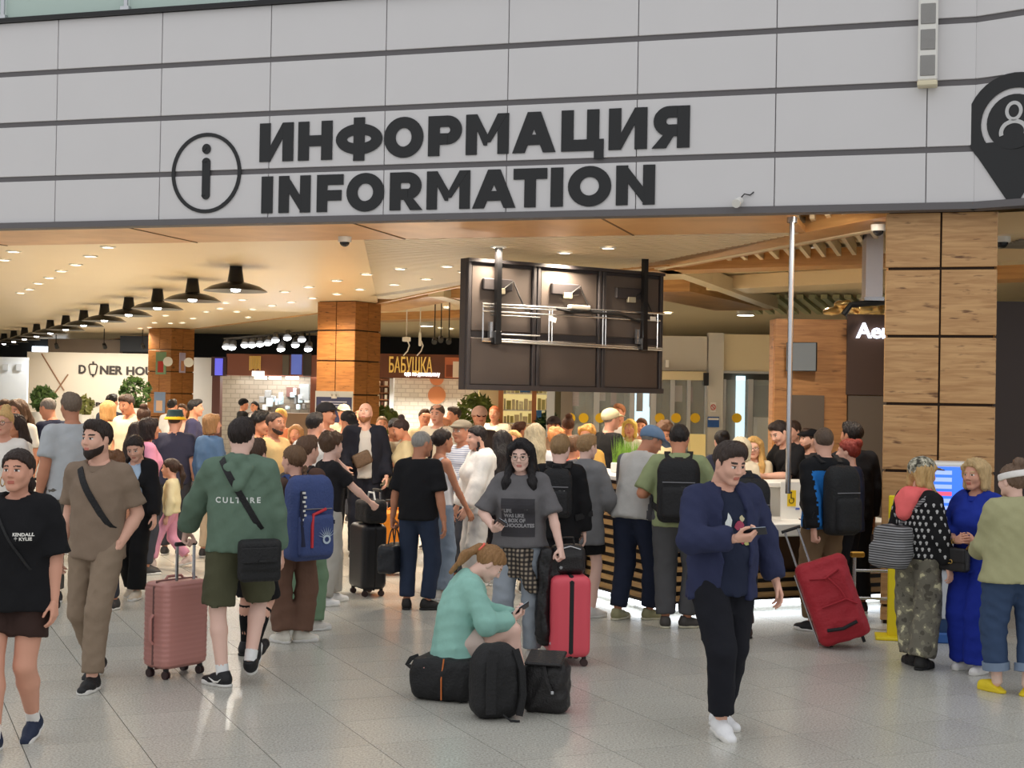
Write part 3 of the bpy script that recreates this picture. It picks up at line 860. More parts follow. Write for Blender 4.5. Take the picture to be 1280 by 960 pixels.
def first_out(bv, c, d):
    p = Vector(c); d = Vector(d).normalized(); last = None
    for _ in range(6):
        h = bv.ray_cast(p, d, .5)
        if h[0] is None: break
        if last is not None and (h[0] - last[0]).length > .035: break
        last = h; p = h[0] + d * 1e-4
    if last is None: return Vector(c) + d * .13, d
    return last[0], last[1]
def strap_loop(info, a, b, wid, m, name='strap', parent=None, th=.006, n=40, off=.004, arc=None):
    """closed strap round the torso through torso points a (shoulder) and b (hip)"""
    bv = bvh_of(info, True); tp = info['tp']
    A = Vector(tp(*a, True)); Bp = Vector(tp(*b))
    c = (A + Bp) / 2; u = (A - Bp).normalized(); yv = Vector(info['T'][:, 1])
    yv = (yv - u * yv.dot(u)).normalized()
    pts, nr = [], []
    rng = [i / n for i in range(n)] if arc is None else [arc[0] + (arc[1] - arc[0]) * i / (n - 1) for i in range(n)]
    for t in rng:
        d = u * math.cos(2 * math.pi * t) + yv * math.sin(2 * math.pi * t)
        p, _ = first_out(bv, c, d)
        pts.append(p + d * off); nr.append(d)
    # smooth
    for _ in range(2):
        q = list(pts)
        for i in range(len(pts)):
            if arc is not None and i in (0, len(pts) - 1): continue
            q[i] = pts[i] * .5 + (pts[i - 1] + pts[(i + 1) % len(pts)]) * .25
        pts = q
    mb = MB().ribbon(pts, nr, wid, th, closed=arc is None)
    return mb.build(name, m, parent if parent is not None else info['root'], True)
def print_on(info, mesh, m, c, size_right, name='print', parent=None, back=False, rise=.003, garment='shirt'):
    """wraps flat artwork (x right, y up) on to the front or back of the clothes; c = torso point of its centre"""
    bv = bvh_of(info); tp = info['tp']; T2 = info['T2']
    right = Vector(T2[:, 0]) * (-1 if not back else 1); up = Vector(T2[:, 2]); f = Vector(T2[:, 1]) * (1 if not back else -1)
    cc = Vector(tp(*c, True))
    for v in mesh.vertices:
        p = cc + right * (v.co.x) + up * (v.co.y)
        h = bv.ray_cast(p + f * .5, -f, .8)
        v.co = (h[0] + f * (rise + v.co.z)) if h[0] is not None else p + f * .12
    mesh.materials.clear(); mesh.materials.append(m)
    o = bpy.data.objects.new(name, mesh)
    return link(o, parent if parent is not None else info['root'])
# ------------------------------------------------------------------ surface materials
def wood_mat(key, c1, c2, c3, rough=.45, scale=1.0, rnd=True, knots=True, axis='X'):
    if key in _M: return _M[key]
    m = bpy.data.materials.new(key); _M[key] = m; m.use_nodes = True
    nt = m.node_tree; N = nt.nodes; L = nt.links; b = N['Principled BSDF']
    tc = N.new('ShaderNodeTexCoord'); mp = N.new('ShaderNodeMapping')
    mp.inputs['Scale'].default_value = (1.2 * scale, 1.2 * scale, 14 * scale) if axis == 'X' else (14 * scale, 14 * scale, 1.2 * scale)
    if rnd:
        oi = N.new('ShaderNodeObjectInfo'); ml = N.new('ShaderNodeMath'); ml.operation = 'MULTIPLY'; ml.inputs[1].default_value = 37
        L.new(oi.outputs['Random'], ml.inputs[0]); cx = N.new('ShaderNodeCombineXYZ')
        for i in range(3): L.new(ml.outputs[0], cx.inputs[i])
        L.new(cx.outputs[0], mp.inputs['Location'])
    L.new(tc.outputs['Object'], mp.inputs[0])
    n1 = N.new('ShaderNodeTexNoise'); n1.inputs['Scale'].default_value = 2.2; n1.inputs['Detail'].default_value = 6; n1.inputs['Distortion'].default_value = .8
    L.new(mp.outputs[0], n1.inputs['Vector'])
    cr = N.new('ShaderNodeValToRGB'); L.new(n1.outputs['Fac'], cr.inputs[0])
    e = cr.color_ramp.elements; e[0].position = .3; e[0].color = lin(c2); e[1].position = .68; e[1].color = lin(c1)
    out = cr.outputs[0]
    if knots:
        mp2 = N.new('ShaderNodeMapping'); mp2.inputs['Scale'].default_value = (5 * scale, 5 * scale, 24 * scale) if axis == 'X' else (24, 24, 5)
        if rnd: L.new(cx.outputs[0], mp2.inputs['Location'])
        L.new(tc.outputs['Object'], mp2.inputs[0])
        n2 = N.new('ShaderNodeTexNoise'); n2.inputs['Scale'].default_value = 1.0; n2.inputs['Detail'].default_value = 3
        L.new(mp2.outputs[0], n2.inputs['Vector'])
        c2_ = N.new('ShaderNodeValToRGB'); L.new(n2.outputs['Fac'], c2_.inputs[0])
        c2_.color_ramp.elements[0].position = .62; c2_.color_ramp.elements[0].color = (0, 0, 0, 1)
        c2_.color_ramp.elements[1].position = .74; c2_.color_ramp.elements[1].color = (1, 1, 1, 1)
        mx = N.new('ShaderNodeMix'); mx.data_type = 'RGBA'; mx.inputs[7].default_value = lin(c3)
        L.new(c2_.outputs[0], mx.inputs[0]); L.new(out, mx.inputs[6]); out = mx.outputs[2]
    L.new(out, b.inputs['Base Color'])
    b.inputs['Roughness'].default_value = rough
    return m
def terrazzo():
    if 'terrazzo' in _M: return _M['terrazzo']
    m = bpy.data.materials.new('terrazzo'); _M['terrazzo'] = m; m.use_nodes = True
    nt = m.node_tree; N = nt.nodes; L = nt.links; b = N['Principled BSDF']
    tc = N.new('ShaderNodeTexCoord'); gm = N.new('ShaderNodeNewGeometry'); oi = N.new('ShaderNodeObjectInfo')
    n1 = N.new('ShaderNodeTexNoise'); n1.inputs['Scale'].default_value = 75; n1.inputs['Detail'].default_value = 5; n1.inputs['Roughness'].default_value = .75
    L.new(gm.outputs['Position'], n1.inputs['Vector'])
    cr = N.new('ShaderNodeValToRGB'); L.new(n1.outputs['Fac'], cr.inputs[0])
    e = cr.color_ramp.elements; e[0].position = .36; e[0].color = lin((160, 158, 149)); e[1].position = .64; e[1].color = lin((220, 218, 208))
    n2 = N.new('ShaderNodeTexNoise'); n2.inputs['Scale'].default_value = 1.1; n2.inputs['Detail'].default_value = 2
    L.new(gm.outputs['Position'], n2.inputs['Vector'])
    ad = N.new('ShaderNodeMath'); ad.operation = 'ADD'; L.new(n2.outputs['Fac'], ad.inputs[0]); 
    m2 = N.new('ShaderNodeMath'); m2.operation = 'MULTIPLY'; m2.inputs[1].default_value = .5; L.new(oi.outputs['Random'], m2.inputs[0]); L.new(m2.outputs[0], ad.inputs[1])
    mr = N.new('ShaderNodeMapRange'); mr.inputs[1].default_value = .3; mr.inputs[2].default_value = 1.2; mr.inputs[3].default_value = .90; mr.inputs[4].default_value = 1.06
    L.new(ad.outputs[0], mr.inputs[0])
    hs = N.new('ShaderNodeHueSaturation'); L.new(mr.outputs[0], hs.inputs['Value']); L.new(cr.outputs[0], hs.inputs['Color'])
    L.new(hs.outputs[0], b.inputs['Base Color'])
    b.inputs['Roughness'].default_value = .24; b.inputs['Specular IOR Level'].default_value = .5
    return m
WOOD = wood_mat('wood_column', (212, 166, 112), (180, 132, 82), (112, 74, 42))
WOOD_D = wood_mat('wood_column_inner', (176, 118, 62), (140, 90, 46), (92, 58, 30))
WOOD_S = wood_mat('wood_soffit', (214, 166, 108), (190, 140, 86), (150, 104, 62), rough=.38, scale=.6, knots=False)
CHAMP = mat('champagne_panel', (236, 214, 176), rough=.35, metal=.0, var=.03, vscale=1.2)
WHITE_P = mat('white_panel', (216, 214, 215), rough=.5, var=.025, vscale=2.0)
DGREY = mat('dark_reveal', (104, 101, 103), rough=.6)
BLACK = mat('black_plastic', (26, 26, 28), rough=.5)
BLACKM = mat('black_metal', (20, 20, 22), rough=.35)
STEEL = mat('steel', (190, 192, 196), rough=.25, metal=.9)
DARKM = mat('letter_black', (34, 35, 37), rough=.5)
OFFW = mat('off_white', (232, 230, 224), rough=.4)
GLOW = mat('downlight_glow', (255, 250, 240), rough=.5, emit=(255, 246, 228), estr=9.0)
GLOWC = mat('bulb_glow', (255, 255, 255), rough=.5, emit=(250, 252, 255), estr=14.0)
LEDM = mat('led_strip', (255, 255, 255), rough=.5, emit=(236, 246, 255), estr=4.5)
GLASS = mat('clear_glass', (235, 245, 244), rough=.03, alpha=.18, spec=.7)

GA = R_(24)                                    # the building grid
eB = Vector((math.cos(GA), math.sin(GA), 0)); eA = Vector((-math.sin(GA), math.cos(GA), 0))
CEIL = 3.70
def struct(o): o['kind'] = 'structure'; return o

# ------------------------------------------------------------------ floor
fl = struct(MB().box((0, 22, -.06), (70, 80, .1)).build('floor', mat('floor_screed', (96, 95, 90), rough=.9)))
FO = Vector((1.997, 9.268, 0)); TS = .6
tile_me = MB().box((0, 0, -.009), (TS - .005, TS - .005, .018)).mesh('floor_tile', terrazzo())
cand = []; rest = MB()
for i in range(-60, 70):
    for j in range(-30, 90):
        c = FO + eB * ((i + .5) * TS) + eA * ((j + .5) * TS)
        if c.y < -6 or c.y > 48 or abs(c.x) > 22: continue
        u = c.x / max(c.y, .1)
        if 7.0 < c.y and abs(u) < .40: cand.append((c.y, c))
        else: rest.box((c.x, c.y, -.009), (TS - .005, TS - .005, .018), GA)
cand.sort(key=lambda q: q[0])
for n, (d, c) in enumerate(cand):
    if n < 300:
        o = link(bpy.data.objects.new('floor_tile', tile_me), fl); o.location = c; o.rotation_euler = (0, 0, GA)
    else: rest.box((c.x, c.y, -.009), (TS - .005, TS - .005, .018), GA)
tag(rest.build('floor_tile_field', terrazzo(), fl), kind='stuff')

# ------------------------------------------------------------------ white fascia
FP0 = Vector((-5.505, 15.388, 0)); fe = Vector((.9565, -.2918, 0)); fn = Vector((-.2918, -.9565, 0)); FANG = math.atan2(fe.y, fe.x)
def fpt(s_, z, out=0.0): return FP0 + fe * s_ + fn * out + Vector((0, 0, z))
def on_fascia(x, y):
    d = ray(x, y); A1 = 13.709; A0 = -.3051
    t = A1 / (d[1] - A0 * d[0]); p = Vector((d[0] * t, d[1] * t, CAMH + d[2] * t))
    return (p - FP0).dot(fe), p.z
SC = 9.926
fa = struct(MB().box(fpt((SC - 8) / 2, 4.77, -.045), (SC + 8, .12, 2.24), FANG).build('wall_fascia', DGREY))
RD = Vector((.37, -.30, 0)).normalized(); RN = Vector((RD.y, -RD.x, 0)); RANG = math.atan2(RD.y, RD.x)
CORN = fpt(SC, 0)
fr = struct(MB().box(CORN + RD * 2.5 - RN * .045 + Vector((0, 0, 4.77)), (5.06, .12, 2.24), RANG).build('wall_fascia_return', DGREY))
joints = [-7.6, -6.34, -5.08, -3.83, -2.57, -1.31, -.56, .693, 1.934, 3.17, 4.415, 5.671, 6.931, 8.205, 9.518, SC]
joints = [-8.1, -6.85, -5.6, -4.35, -3.07, -1.82, -.56] + joints[7:]
rows = [(3.715, 4.153), (4.207, 4.733), (4.787, 5.275), (5.329, 5.85)]
for (z0, z1) in rows:
    for a, b in zip(joints[:-1], joints[1:]):
        MB().box(fpt((a + b) / 2, (z0 + z1) / 2, 0), (b - a - .008, .06, z1 - z0), FANG, bev=.004).build('fascia_panel', WHITE_P, fa)
    for q in range(4):
        MB().box(CORN + RD * (q * 1.25 + .628) + Vector((0, 0, (z0 + z1) / 2)), (1.246, .06, z1 - z0), RANG, bev=.004).build('fascia_panel', WHITE_P, fr)
MB().box(fpt((SC - 8) / 2, 3.682, .012), (SC + 8.04, .10, .06), FANG).build('bottom_trim', DGREY, fa)
MB().box(CORN + RD * 2.5 + RN * .012 + Vector((0, 0, 3.682)), (5.04, .10, .06), RANG).build('bottom_trim', DGREY, fr)
MB().box(fpt((SC - 8) / 2, 5.875, 0), (SC + 8, .16, .045), FANG).build('top_trim', BLACKM, fa)
# balcony balustrade above the fascia
bl = thing('glass_balustrade', 'pale green glass balustrade with slim posts on top of white fascia', 'balustrade', fpt(0, 5.9), FANG)
for s0 in [-6.0 + 1.5 * q for q in range(11)]:
    MB().box((s0 + .75, 0, .50), (1.44, .016, .96)).build('glass_pane', mat('green_glass', (196, 216, 208), rough=.08, alpha=.55, spec=.6), bl)
    MB().cyl((s0, -.03, 0), (s0, -.03, 1.0), .024).box((s0, -.03, .02), (.1, .06, .04)).build('post', STEEL, bl, True)
MB().cyl((-6, 0, 1.04), (10.4, 0, 1.04), .026).build('handrail', STEEL, bl, True)
struct(MB().box(fpt(1, 6.4, -5.5), (22, .1, 3.6), FANG).build('wall_upper', mat('upper_wall', (190, 204, 198), rough=.7)))
struct(MB().box(fpt(1, 5.80, -2.9), (22, 5.4, .1), FANG).build('floor_upper', mat('upper_floor', (150, 150, 146), rough=.7)))

# ---- lettering built as plates
def ring(cx, cy, rx, ry, t, a0=0, a1=360, n=28, ty=None):
    ty = ty or t; out, inn = [], []
    for i in range(n + 1):
        a = R_(a0 + (a1 - a0) * i / n)
        out.append((cx + rx * math.cos(a), cy + ry * math.sin(a))); inn.append((cx + (rx - t) * math.cos(a), cy + (ry - ty) * math.sin(a)))
    return [[out[i], out[i + 1], inn[i + 1], inn[i]] for i in range(n)]
def rect(x0, y0, x1, y1): return [[(x0, y0), (x1, y0), (x1, y1), (x0, y1)]]
def glyph(ch, w, h, t):
    th = t * .92
    if ch == 'I': return rect(0, 0, w, h)
    if ch == 'Н': return rect(0, 0, t, h) + rect(w - t, 0, w, h) + rect(t, h / 2 - th / 2, w - t, h / 2 + th / 2)
    if ch == 'И': return rect(0, 0, t, h) + rect(w - t, 0, w, h) + [[(t, 0), (t, h * .40), (w - t, h), (w - t, h * .60)]] + [[(t * .9, 0), (t, 0), (t, h * .40), (t * .9, h * .3)]]
    if ch == 'N': return rect(0, 0, t, h) + rect(w - t, 0, w, h) + [[(t * .86, h), (t * .86, h * .60), (w - t * .86, 0), (w - t * .86, h * .40)]]
    if ch == 'F': return rect(0, 0, t, h) + rect(t, h - th, w, h) + rect(t, h * .30, w * .93, h * .30 + th)
    if ch == 'T': return rect(0, h - th, w, h) + rect(w / 2 - t / 2, 0, w / 2 + t / 2, h - th)
    if ch in 'OО': return ring(w / 2, h / 2, w / 2, h / 2 * 1.03, t * 1.03, n=36, ty=th)
    if ch in 'PР':
        r = h * .36; cy = h - r
        return rect(0, 0, t, h) + ring(w - r * 1.05, cy, r * 1.05, r, t * 1.0, -90, 90, 16, ty=th) + rect(t, h - th, w - r * 1.05, h) + rect(t, h - 2 * r, w - r * 1.05, h - 2 * r + th)
    if ch == 'R': return glyph('P', w * .96, h, t) + [[(w * .40, h * .32), (w * .68, h * .34), (w, 0), (w - t * 1.12, 0)]]
    if ch == 'Я': return [[(w - x, y) for x, y in q] for q in glyph('R', w, h, t)]
    if ch in 'MМ':
        m_ = w / 2; return rect(0, 0, t * .95, h) + rect(w - t * .95, 0, w, h) + [[(t * .1, h), (t * .95, h), (m_ + t * .28, h * .30), (m_ - t * .28, h * .30)], [(t * .95, h * .62), (t * .95, h), (m_, h * .5), (m_, h * .22), (m_ - t * .3, h * .22)],
                [(w - t * .1, h), (w - t * .95, h), (m_ - t * .28, h * .30), (m_ + t * .28, h * .30)]]
    if ch in 'AА':
        m_ = w / 2; return [[(0, 0), (t * 1.05, 0), (m_ + t * .55, h), (m_ - t * .55, h)], [(w, 0), (w - t * 1.05, 0), (m_ - t * .55, h), (m_ + t * .55, h)]] + rect(w * .26, h * .19, w * .74, h * .19 + th * .9)
    if ch == 'Ц': return rect(0, 0, t, h) + rect(w * .78 - t * .62, 0, w * .78 + t * .38, h) + rect(t, 0, w * .78 - t * .6, th) + rect(w * .78, 0, w, th) + rect(w - t * .78, -h * .2, w, 0)
    if ch == 'Ф':
        return ring(w * .5, h * .5, w * .5, h * .39, t, n=36, ty=th) + rect(w / 2 - t / 2, -h * .05, w / 2 + t / 2, h * 1.05)
    return []
def plates(polys, depth, name, m, parent, M):
    mb = MB()
    for q, p in enumerate(polys):
        n = len(p); dd = depth + .0006 * (q % 12 if len(polys) < 30 else (0 if q < len(polys) - 8 else len(polys) - q))
        vs = [M @ Vector((x, 0, y)) for x, y in p] + [M @ Vector((x, -dd, y)) for x, y in p]
        mb.add(vs, [list(range(n)), [n + i for i in range(n)][::-1]] + [[i, (i + 1) % n, n + (i + 1) % n, n + i] for i in range(n)])
    return mb.build(name, m, parent)
I4 = Matrix.Identity(4)
def letter_sign(label, items, z0, h, yb):
    s0 = on_fascia(items[0][1], yb)[0]
    t_ = thing('wall_sign', label, 'sign', fpt(s0, z0, .034), FANG)
    for ch, xa, xb in items:
        sa, sb = on_fascia(xa, yb)[0], on_fascia(xb, yb)[0]
        g = glyph(ch, sb - sa, h, .113 if len(items) > 10 else .118)
        plates(g, .008, 'letter', DARKM, t_, Matrix.Translation((sa - s0, 0, 0)))
    return t_
letter_sign('large black Cyrillic word on the white fascia, upper line', [('И', 327, 369), ('Н', 375, 417.5), ('Ф', 422, 480), ('О', 482, 531), ('Р', 537, 579), ('М', 584, 637.5), ('А', 642, 696), ('Ц', 703, 756), ('И', 762, 810), ('Я', 816, 863)], 4.272, .388, 170)
letter_sign('large black word INFORMATION on the white fascia, lower line', [('I', 329, 343), ('N', 350.5, 390), ('F', 398, 431), ('O', 435, 482), ('R', 489, 530), ('M', 535, 589), ('A', 592, 646), ('T', 643, 685), ('I', 689.5, 705), ('O', 711, 765), ('N', 771, 819.5)], 3.755, .37, 245)
ic = thing('information_symbol', 'black letter i inside a thin black circle on white fascia', 'sign', fpt(2.475, 4.18, .034), FANG)
plates(ring(0, 0, .395, .41, .038, n=48), .008, 'circle', DARKM, ic, I4)
plates(ring(0, .245, .047, .052, .047, n=20), .008, 'dot', DARKM, ic, I4)
plates(rect(-.045, -.225, .045, .11) + ring(0, .11, .045, .045, .045, 0, 180, 10) + ring(0, -.225, .045, .045, .045, 180, 360, 10), .008, 'stem', DARKM, ic, I4)
# map pin on the return wall
def on_plane(x, y, p0, nrm):
    d = Vector(ray(x, y)); c = Vector((0, 0, CAMH)); t = (p0 - c).dot(nrm) / d.dot(nrm); return c + d * t
pc = on_plane(1268, 152, CORN + RN * .034, RN)
pin = thing('map_pin_symbol', 'black map pin with a person outline on angled fascia', 'sign', pc, RANG)
pr = .42
pol = ring(0, 0, pr, pr, .13, n=40)
plates(pol + [[(-pr * .93, -.16), (pr * .93, -.16), (.02, -.72), (-.02, -.72)]], .008, 'pin', DARKM, pin, I4)
plates(ring(0, 0, .235, .235, .235, n=32), .012, 'disc', DARKM, pin, I4)
plates(ring(0, .09, .075, .085, .03, n=24) + ring(0, -.09, .125, .11, .035, -15, 195, 24), .017, 'person_outline', mat('pin_white', (200, 200, 200), rough=.5), pin, I4)
# loudspeaker column
sp = thing('column_speaker', 'tall white column loudspeaker with square grilles on fascia', 'speaker', fpt(9.52, 4.76, .03), FANG)
MB().box((0, -.075, .6), (.165, .13, 1.2), bev=.015).build('case', OFFW, sp)
MB().box((0, -.075, -.02), (.17, .135, .045), bev=.008).build('end_cap', mat('cream_cap', (226, 216, 186), rough=.5), sp)
for q in range(5):
    MB().box((0, -.142, .13 + q * .225), (.125, .012, .18), bev=.006).build('grille', mat('speaker_grille', (176, 174, 172), rough=.8, bump=.8, bscale=300), sp)
# small white camera on the fascia
cp_ = on_fascia(926, 252)
wc = thing('bullet_camera', 'small white bullet camera with a loose cable on fascia', 'camera', fpt(cp_[0], cp_[1], .03), FANG)
MB().cyl((0, -.03, .0), (-.02, -.13, -.04), .035, .04, 14).build('case', OFFW, wc, True)
MB().cyl((0, 0, .02), (0, -.05, .0), .02).build('bracket', OFFW, wc, True)
MB().tube([(0, -.02, .02), (.04, -.03, .06), (.09, -.02, .05), (.12, 0, .08)], .006).build('cable', BLACK, wc, True)
def dome_cam(label, p, r=.06):
    t_ = thing('dome_camera', label, 'camera', p)
    MB().lathe([(0, 0), (r, 0), (r, -.05), (r * .95, -.06), (0, -.06)], n=20).build('housing', OFFW, t_, True)
    MB().lathe([(r * .75, -.055)] + [(r * .75 * math.cos(R_(a)), -.055 - r * .75 * math.sin(R_(a))) for a in range(0, 91, 15)], n=20).build('dome', mat('dark_dome', (30, 30, 34), rough=.1), t_, True)
dome_cam('white dome camera on the wooden soffit above lamp row', at_z(431, 296, CEIL), .075)
dome_cam('white dome camera on the soffit beside wooden column', at_z(1098, 281, CEIL - .02), .07)
dome_cam('white dome camera right of the wooden column', at_z(1252, 296, CEIL + .0), .09)
# outer closing walls (far side, out of reach of the hall's daylight)
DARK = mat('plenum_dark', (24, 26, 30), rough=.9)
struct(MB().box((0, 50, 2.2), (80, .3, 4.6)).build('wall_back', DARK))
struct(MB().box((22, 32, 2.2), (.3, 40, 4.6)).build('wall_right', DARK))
struct(MB().box((-27, 33, 2.2), (.3, 36, 4.6)).build('wall_left', mat('left_wall', (206, 210, 214), rough=.7)))

# ------------------------------------------------------------------ ceilings
def zpoly(pts, z0, z1, name, m, parent=None): return MB().prism([(p.x, p.y) for p in pts], z0, z1).build(name, m, parent)
# upper ceiling everywhere behind the fascia
upc = struct(zpoly([fpt(-18, 0, -.1), fpt(SC + .5, 0, -.1), Vector((22, 12, 0)), Vector((22, 50, 0)), Vector((-27, 50, 0)), Vector((-27, 20, 0))], 3.98, 4.08, 'ceiling_upper', mat('ceiling_paint', (232, 214, 178), rough=.4, var=.03, vscale=.8)))
E1 = at_z(198, 416.5, CEIL); E2 = at_z(432, 387, CEIL); E3 = at_z(600, 352, CEIL); E4 = at_z(835, 331, CEIL)
ed = (E2 - E1).normalized(); E0 = E1 - ed * 14
mid = [fpt(-18, 0, -1.9), fpt(8.2, 0, -1.9)]
lowc = struct(zpoly([fpt(-18, 0, -1.9), fpt(3.4, 0, -1.9), E2 + (E3 - E2) * .3, E2, E1, E0, Vector((-27, E0.y + 2, 0)), Vector((-27, 21, 0))], CEIL, CEIL + .1, 'ceiling_left', CHAMP))
for i, (a, b) in enumerate(((E0, E1), (E1, E2), (E2, E3), (E3, E4))):
    c = (a + b) / 2; d = b - a
    MB().box((c.x, c.y, CEIL + .13), (d.length, .06, .30), math.atan2(d.y, d.x)).build('edge_trim', WOOD_S, lowc)
# wooden soffit band behind the fascia
sof = struct(MB().box(fpt((8.3 - 18) / 2, CEIL + .03, -.97), (26.3, 1.86, .06), FANG).build('ceiling_soffit', WOOD_S))
for s0 in (-6.5, -3.9, -1.3, 1.3, 3.9, 6.5):
    MB().box(fpt(s0, CEIL - .002, -.97), (.02, 1.84, .01), FANG).build('soffit_joint', mat('joint_dark', (96, 66, 38), rough=.6), sof)
# slatted zone
slz = struct(zpoly([fpt(3.4, 0, -1.9), fpt(8.3, 0, -1.9), E4, E3, E2 + (E3 - E2) * .3], CEIL + .10, CEIL + .16, 'ceiling_slatted', mat('slat_void', (112, 94, 68), rough=.8)))
SLM = mat('slat_beige', (232, 214, 180), rough=.4)
def line_clip(p, d, poly):
    ts = []
    n = len(poly)
    for i in range(n):
        a, b = poly[i], poly[(i + 1) % n]; e = b - a
        den = d.x * e.y - d.y * e.x
        if abs(den) < 1e-9: continue
        t = ((a.x - p.x) * e.y - (a.y - p.y) * e.x) / den; s_ = ((a.x - p.x) * d.y - (a.y - p.y) * d.x) / den
        if 0 <= s_ <= 1: ts.append(t)
    return (min(ts), max(ts)) if len(ts) >= 2 else None
zp = [fpt(3.4, 0, -1.9), fpt(8.3, 0, -1.9), E4, E3, E2 + (E3 - E2) * .3]
sd = Vector((math.cos(R_(10)), math.sin(R_(10)), 0)); sn = Vector((-sd.y, sd.x, 0))
for q in range(-10, 110):
    p = Vector((0, 14, 0)) + sn * (q * .145)
    r_ = line_clip(p, sd, zp)
    if r_ is None or r_[1] - r_[0] < .3: continue
    a, b = p + sd * r_[0], p + sd * r_[1]; c = (a + b) / 2
    MB().box((c.x, c.y, CEIL + .05), ((b - a).length, .075, .10), math.atan2(sd.y, sd.x)).build('ceiling_slat', SLM, slz)
# beams of the coffered zone on the right
def beam(x0, y0, x1, y1, wd, m, z=CEIL, hgt=.22, name='beam', par=None):
    a, b = at_z(x0, y0, z), at_z(x1, y1, z); c = (a + b) / 2; d = b - a
    return MB().box((c.x, c.y, z + hgt / 2), (d.length, wd, hgt), math.atan2(d.y, d.x)).build(name, m, par if par is not None else upc)
beam(826, 333, 1180, 266, .62, WOOD_S)
beam(822, 337, 1160, 277, .10, SLM, CEIL - .01, .24)
beam(815, 341, 1140, 331, .55, WOOD_S)
beam(832, 338, 905, 364, .22, SLM); beam(905, 364, 965, 386, .22, SLM)
beam(470, 370, 585, 352, .25, SLM); beam(470, 402, 590, 398, .8, WOOD_S, CEIL + .1); beam(470, 389, 560, 372, .8, WOOD_S, CEIL + .1); beam(545, 371, 600, 386, .3, SLM, CEIL + .08)
beam(905, 365, 1105, 356, 1.0, CHAMP, CEIL + .05); beam(820, 365, 930, 388, 1.2, WOOD_S, CEIL + .08)
for q in range(13):      # pale baffles above the desk
    x = 878 + q * 19
    a = at_z(x, 331 - q * 1.2, CEIL + .1); b = at_z(x - 34, 312 - q * 4.3 if q > 0 else 325, CEIL + .1)
    c = (a + b) / 2; d = b - a
    MB().box((c.x, c.y, CEIL + .17), (max(d.length, .5), .05, .14), math.atan2(d.y, d.x)).build('baffle', SLM, upc)
for q in range(16):      # greenish ribbed zone further back
    a = at_z(925 + q * 15, 372, 3.9); b = at_z(950 + q * 15, 392, 3.9); c = (a + b) / 2; d = b - a
    MB().box((c.x, c.y, 3.92), (d.length, .12, .08), math.atan2(d.y, d.x)).build('rib', mat('rib_green', (190, 190, 150), rough=.5), upc)

# ------------------------------------------------------------------ lights the place has, plus unseen soffit spots added for fill
def downlight(x, y, z=CEIL, r=.085, power=9, big=False):
    p = at_z(x, y, z)
    t_ = thing('downlight', DLAB.get((x, y), 'round recessed ceiling downlight hidden above the fascia'), 'downlight', p, 0, 'recessed downlights')
    MB().lathe([(r * .8, -.002), (r * 1.12, -.002), (r * 1.12, -.014), (r * .8, -.018), (r * .8, -.002)], n=16).build('ring', OFFW, t_, True)
    MB().lathe([(0, -.008), (r * .8, -.008)], n=16).build('lens', GLOW, t_)
    return p
DL = [(17, 313.5), (5, 324), (113, 319.5), (95, 330), (77, 338), (62, 346.5), (48, 353.5), (37, 361), (26, 365.5), (135, 308), (303, 374), (282, 378), (275, 385), (296, 389), (258, 389), (241, 397.5), (228, 403), (213, 403.5), (193, 403), (207, 394), (187, 409), (175, 410),
      (500, 335), (458, 342), (421, 350), (386, 358), (356, 364), (493, 355), (450, 361), (421, 367), (391, 372), (364, 377), (340, 381.5), (533, 348), (580, 339), (559, 332), (623, 308), (706, 315), (760, 309), (316, 386), (310, 396)]
LIGHTS = []
_u = 'first second third fourth fifth sixth seventh eighth ninth'.split(); _t = 'tenth eleventh twelfth thirteenth fourteenth fifteenth sixteenth seventeenth eighteenth nineteenth'.split()
def nth(n):
    if n < 10: return _u[n - 1]
    if n < 20: return _t[n - 10]
    tens = {2: ('twentieth', 'twenty'), 3: ('thirtieth', 'thirty'), 4: ('fortieth', 'forty'), 5: ('fiftieth', 'fifty')}[n // 10]
    return tens[0] if n % 10 == 0 else tens[1] + '-' + _u[n % 10 - 1]
DL2 = [(505, 384), (558, 384), (550, 410), (564, 411), (835, 391), (1098, 322), (933, 331), (1013, 329)]
DLAB = {p: 'round recessed ceiling downlight, %s counting from the left' % nth(n_ + 1) for n_, p in enumerate(sorted(DL + DL2))}
for q, (x, y) in enumerate(DL): LIGHTS.append(downlight(x, y))
for (x, y) in ((505, 384), (558, 384), (550, 410), (564, 411)): LIGHTS.append(downlight(x, y, 3.97))
for (x, y) in ((835, 391), (1098, 322), (933, 331), (1013, 329)): LIGHTS.append(downlight(x, y, CEIL + .12 if y < 350 else 3.97, .11))
for (x, y) in ((872, 372), (932, 391), (533, 405)):
    p = at_z(x, y, 3.93); t_ = thing('ceiling_lamp', 'bright round surface ceiling lamp ' + ('right of the video wall' if x == 872 else 'above the grey vestibule' if x == 932 else 'above the gold canteen sign'), 'ceiling lamp', p, 0, 'round surface lamps')
    MB().lathe([(0, .04), (.2, .04), (.2, -.06), (0, -.06)], n=20).build('housing', OFFW, t_, True); MB().lathe([(0, -.062), (.185, -.062)], n=20).build('lens', GLOW, t_)
    LIGHTS.append(p)
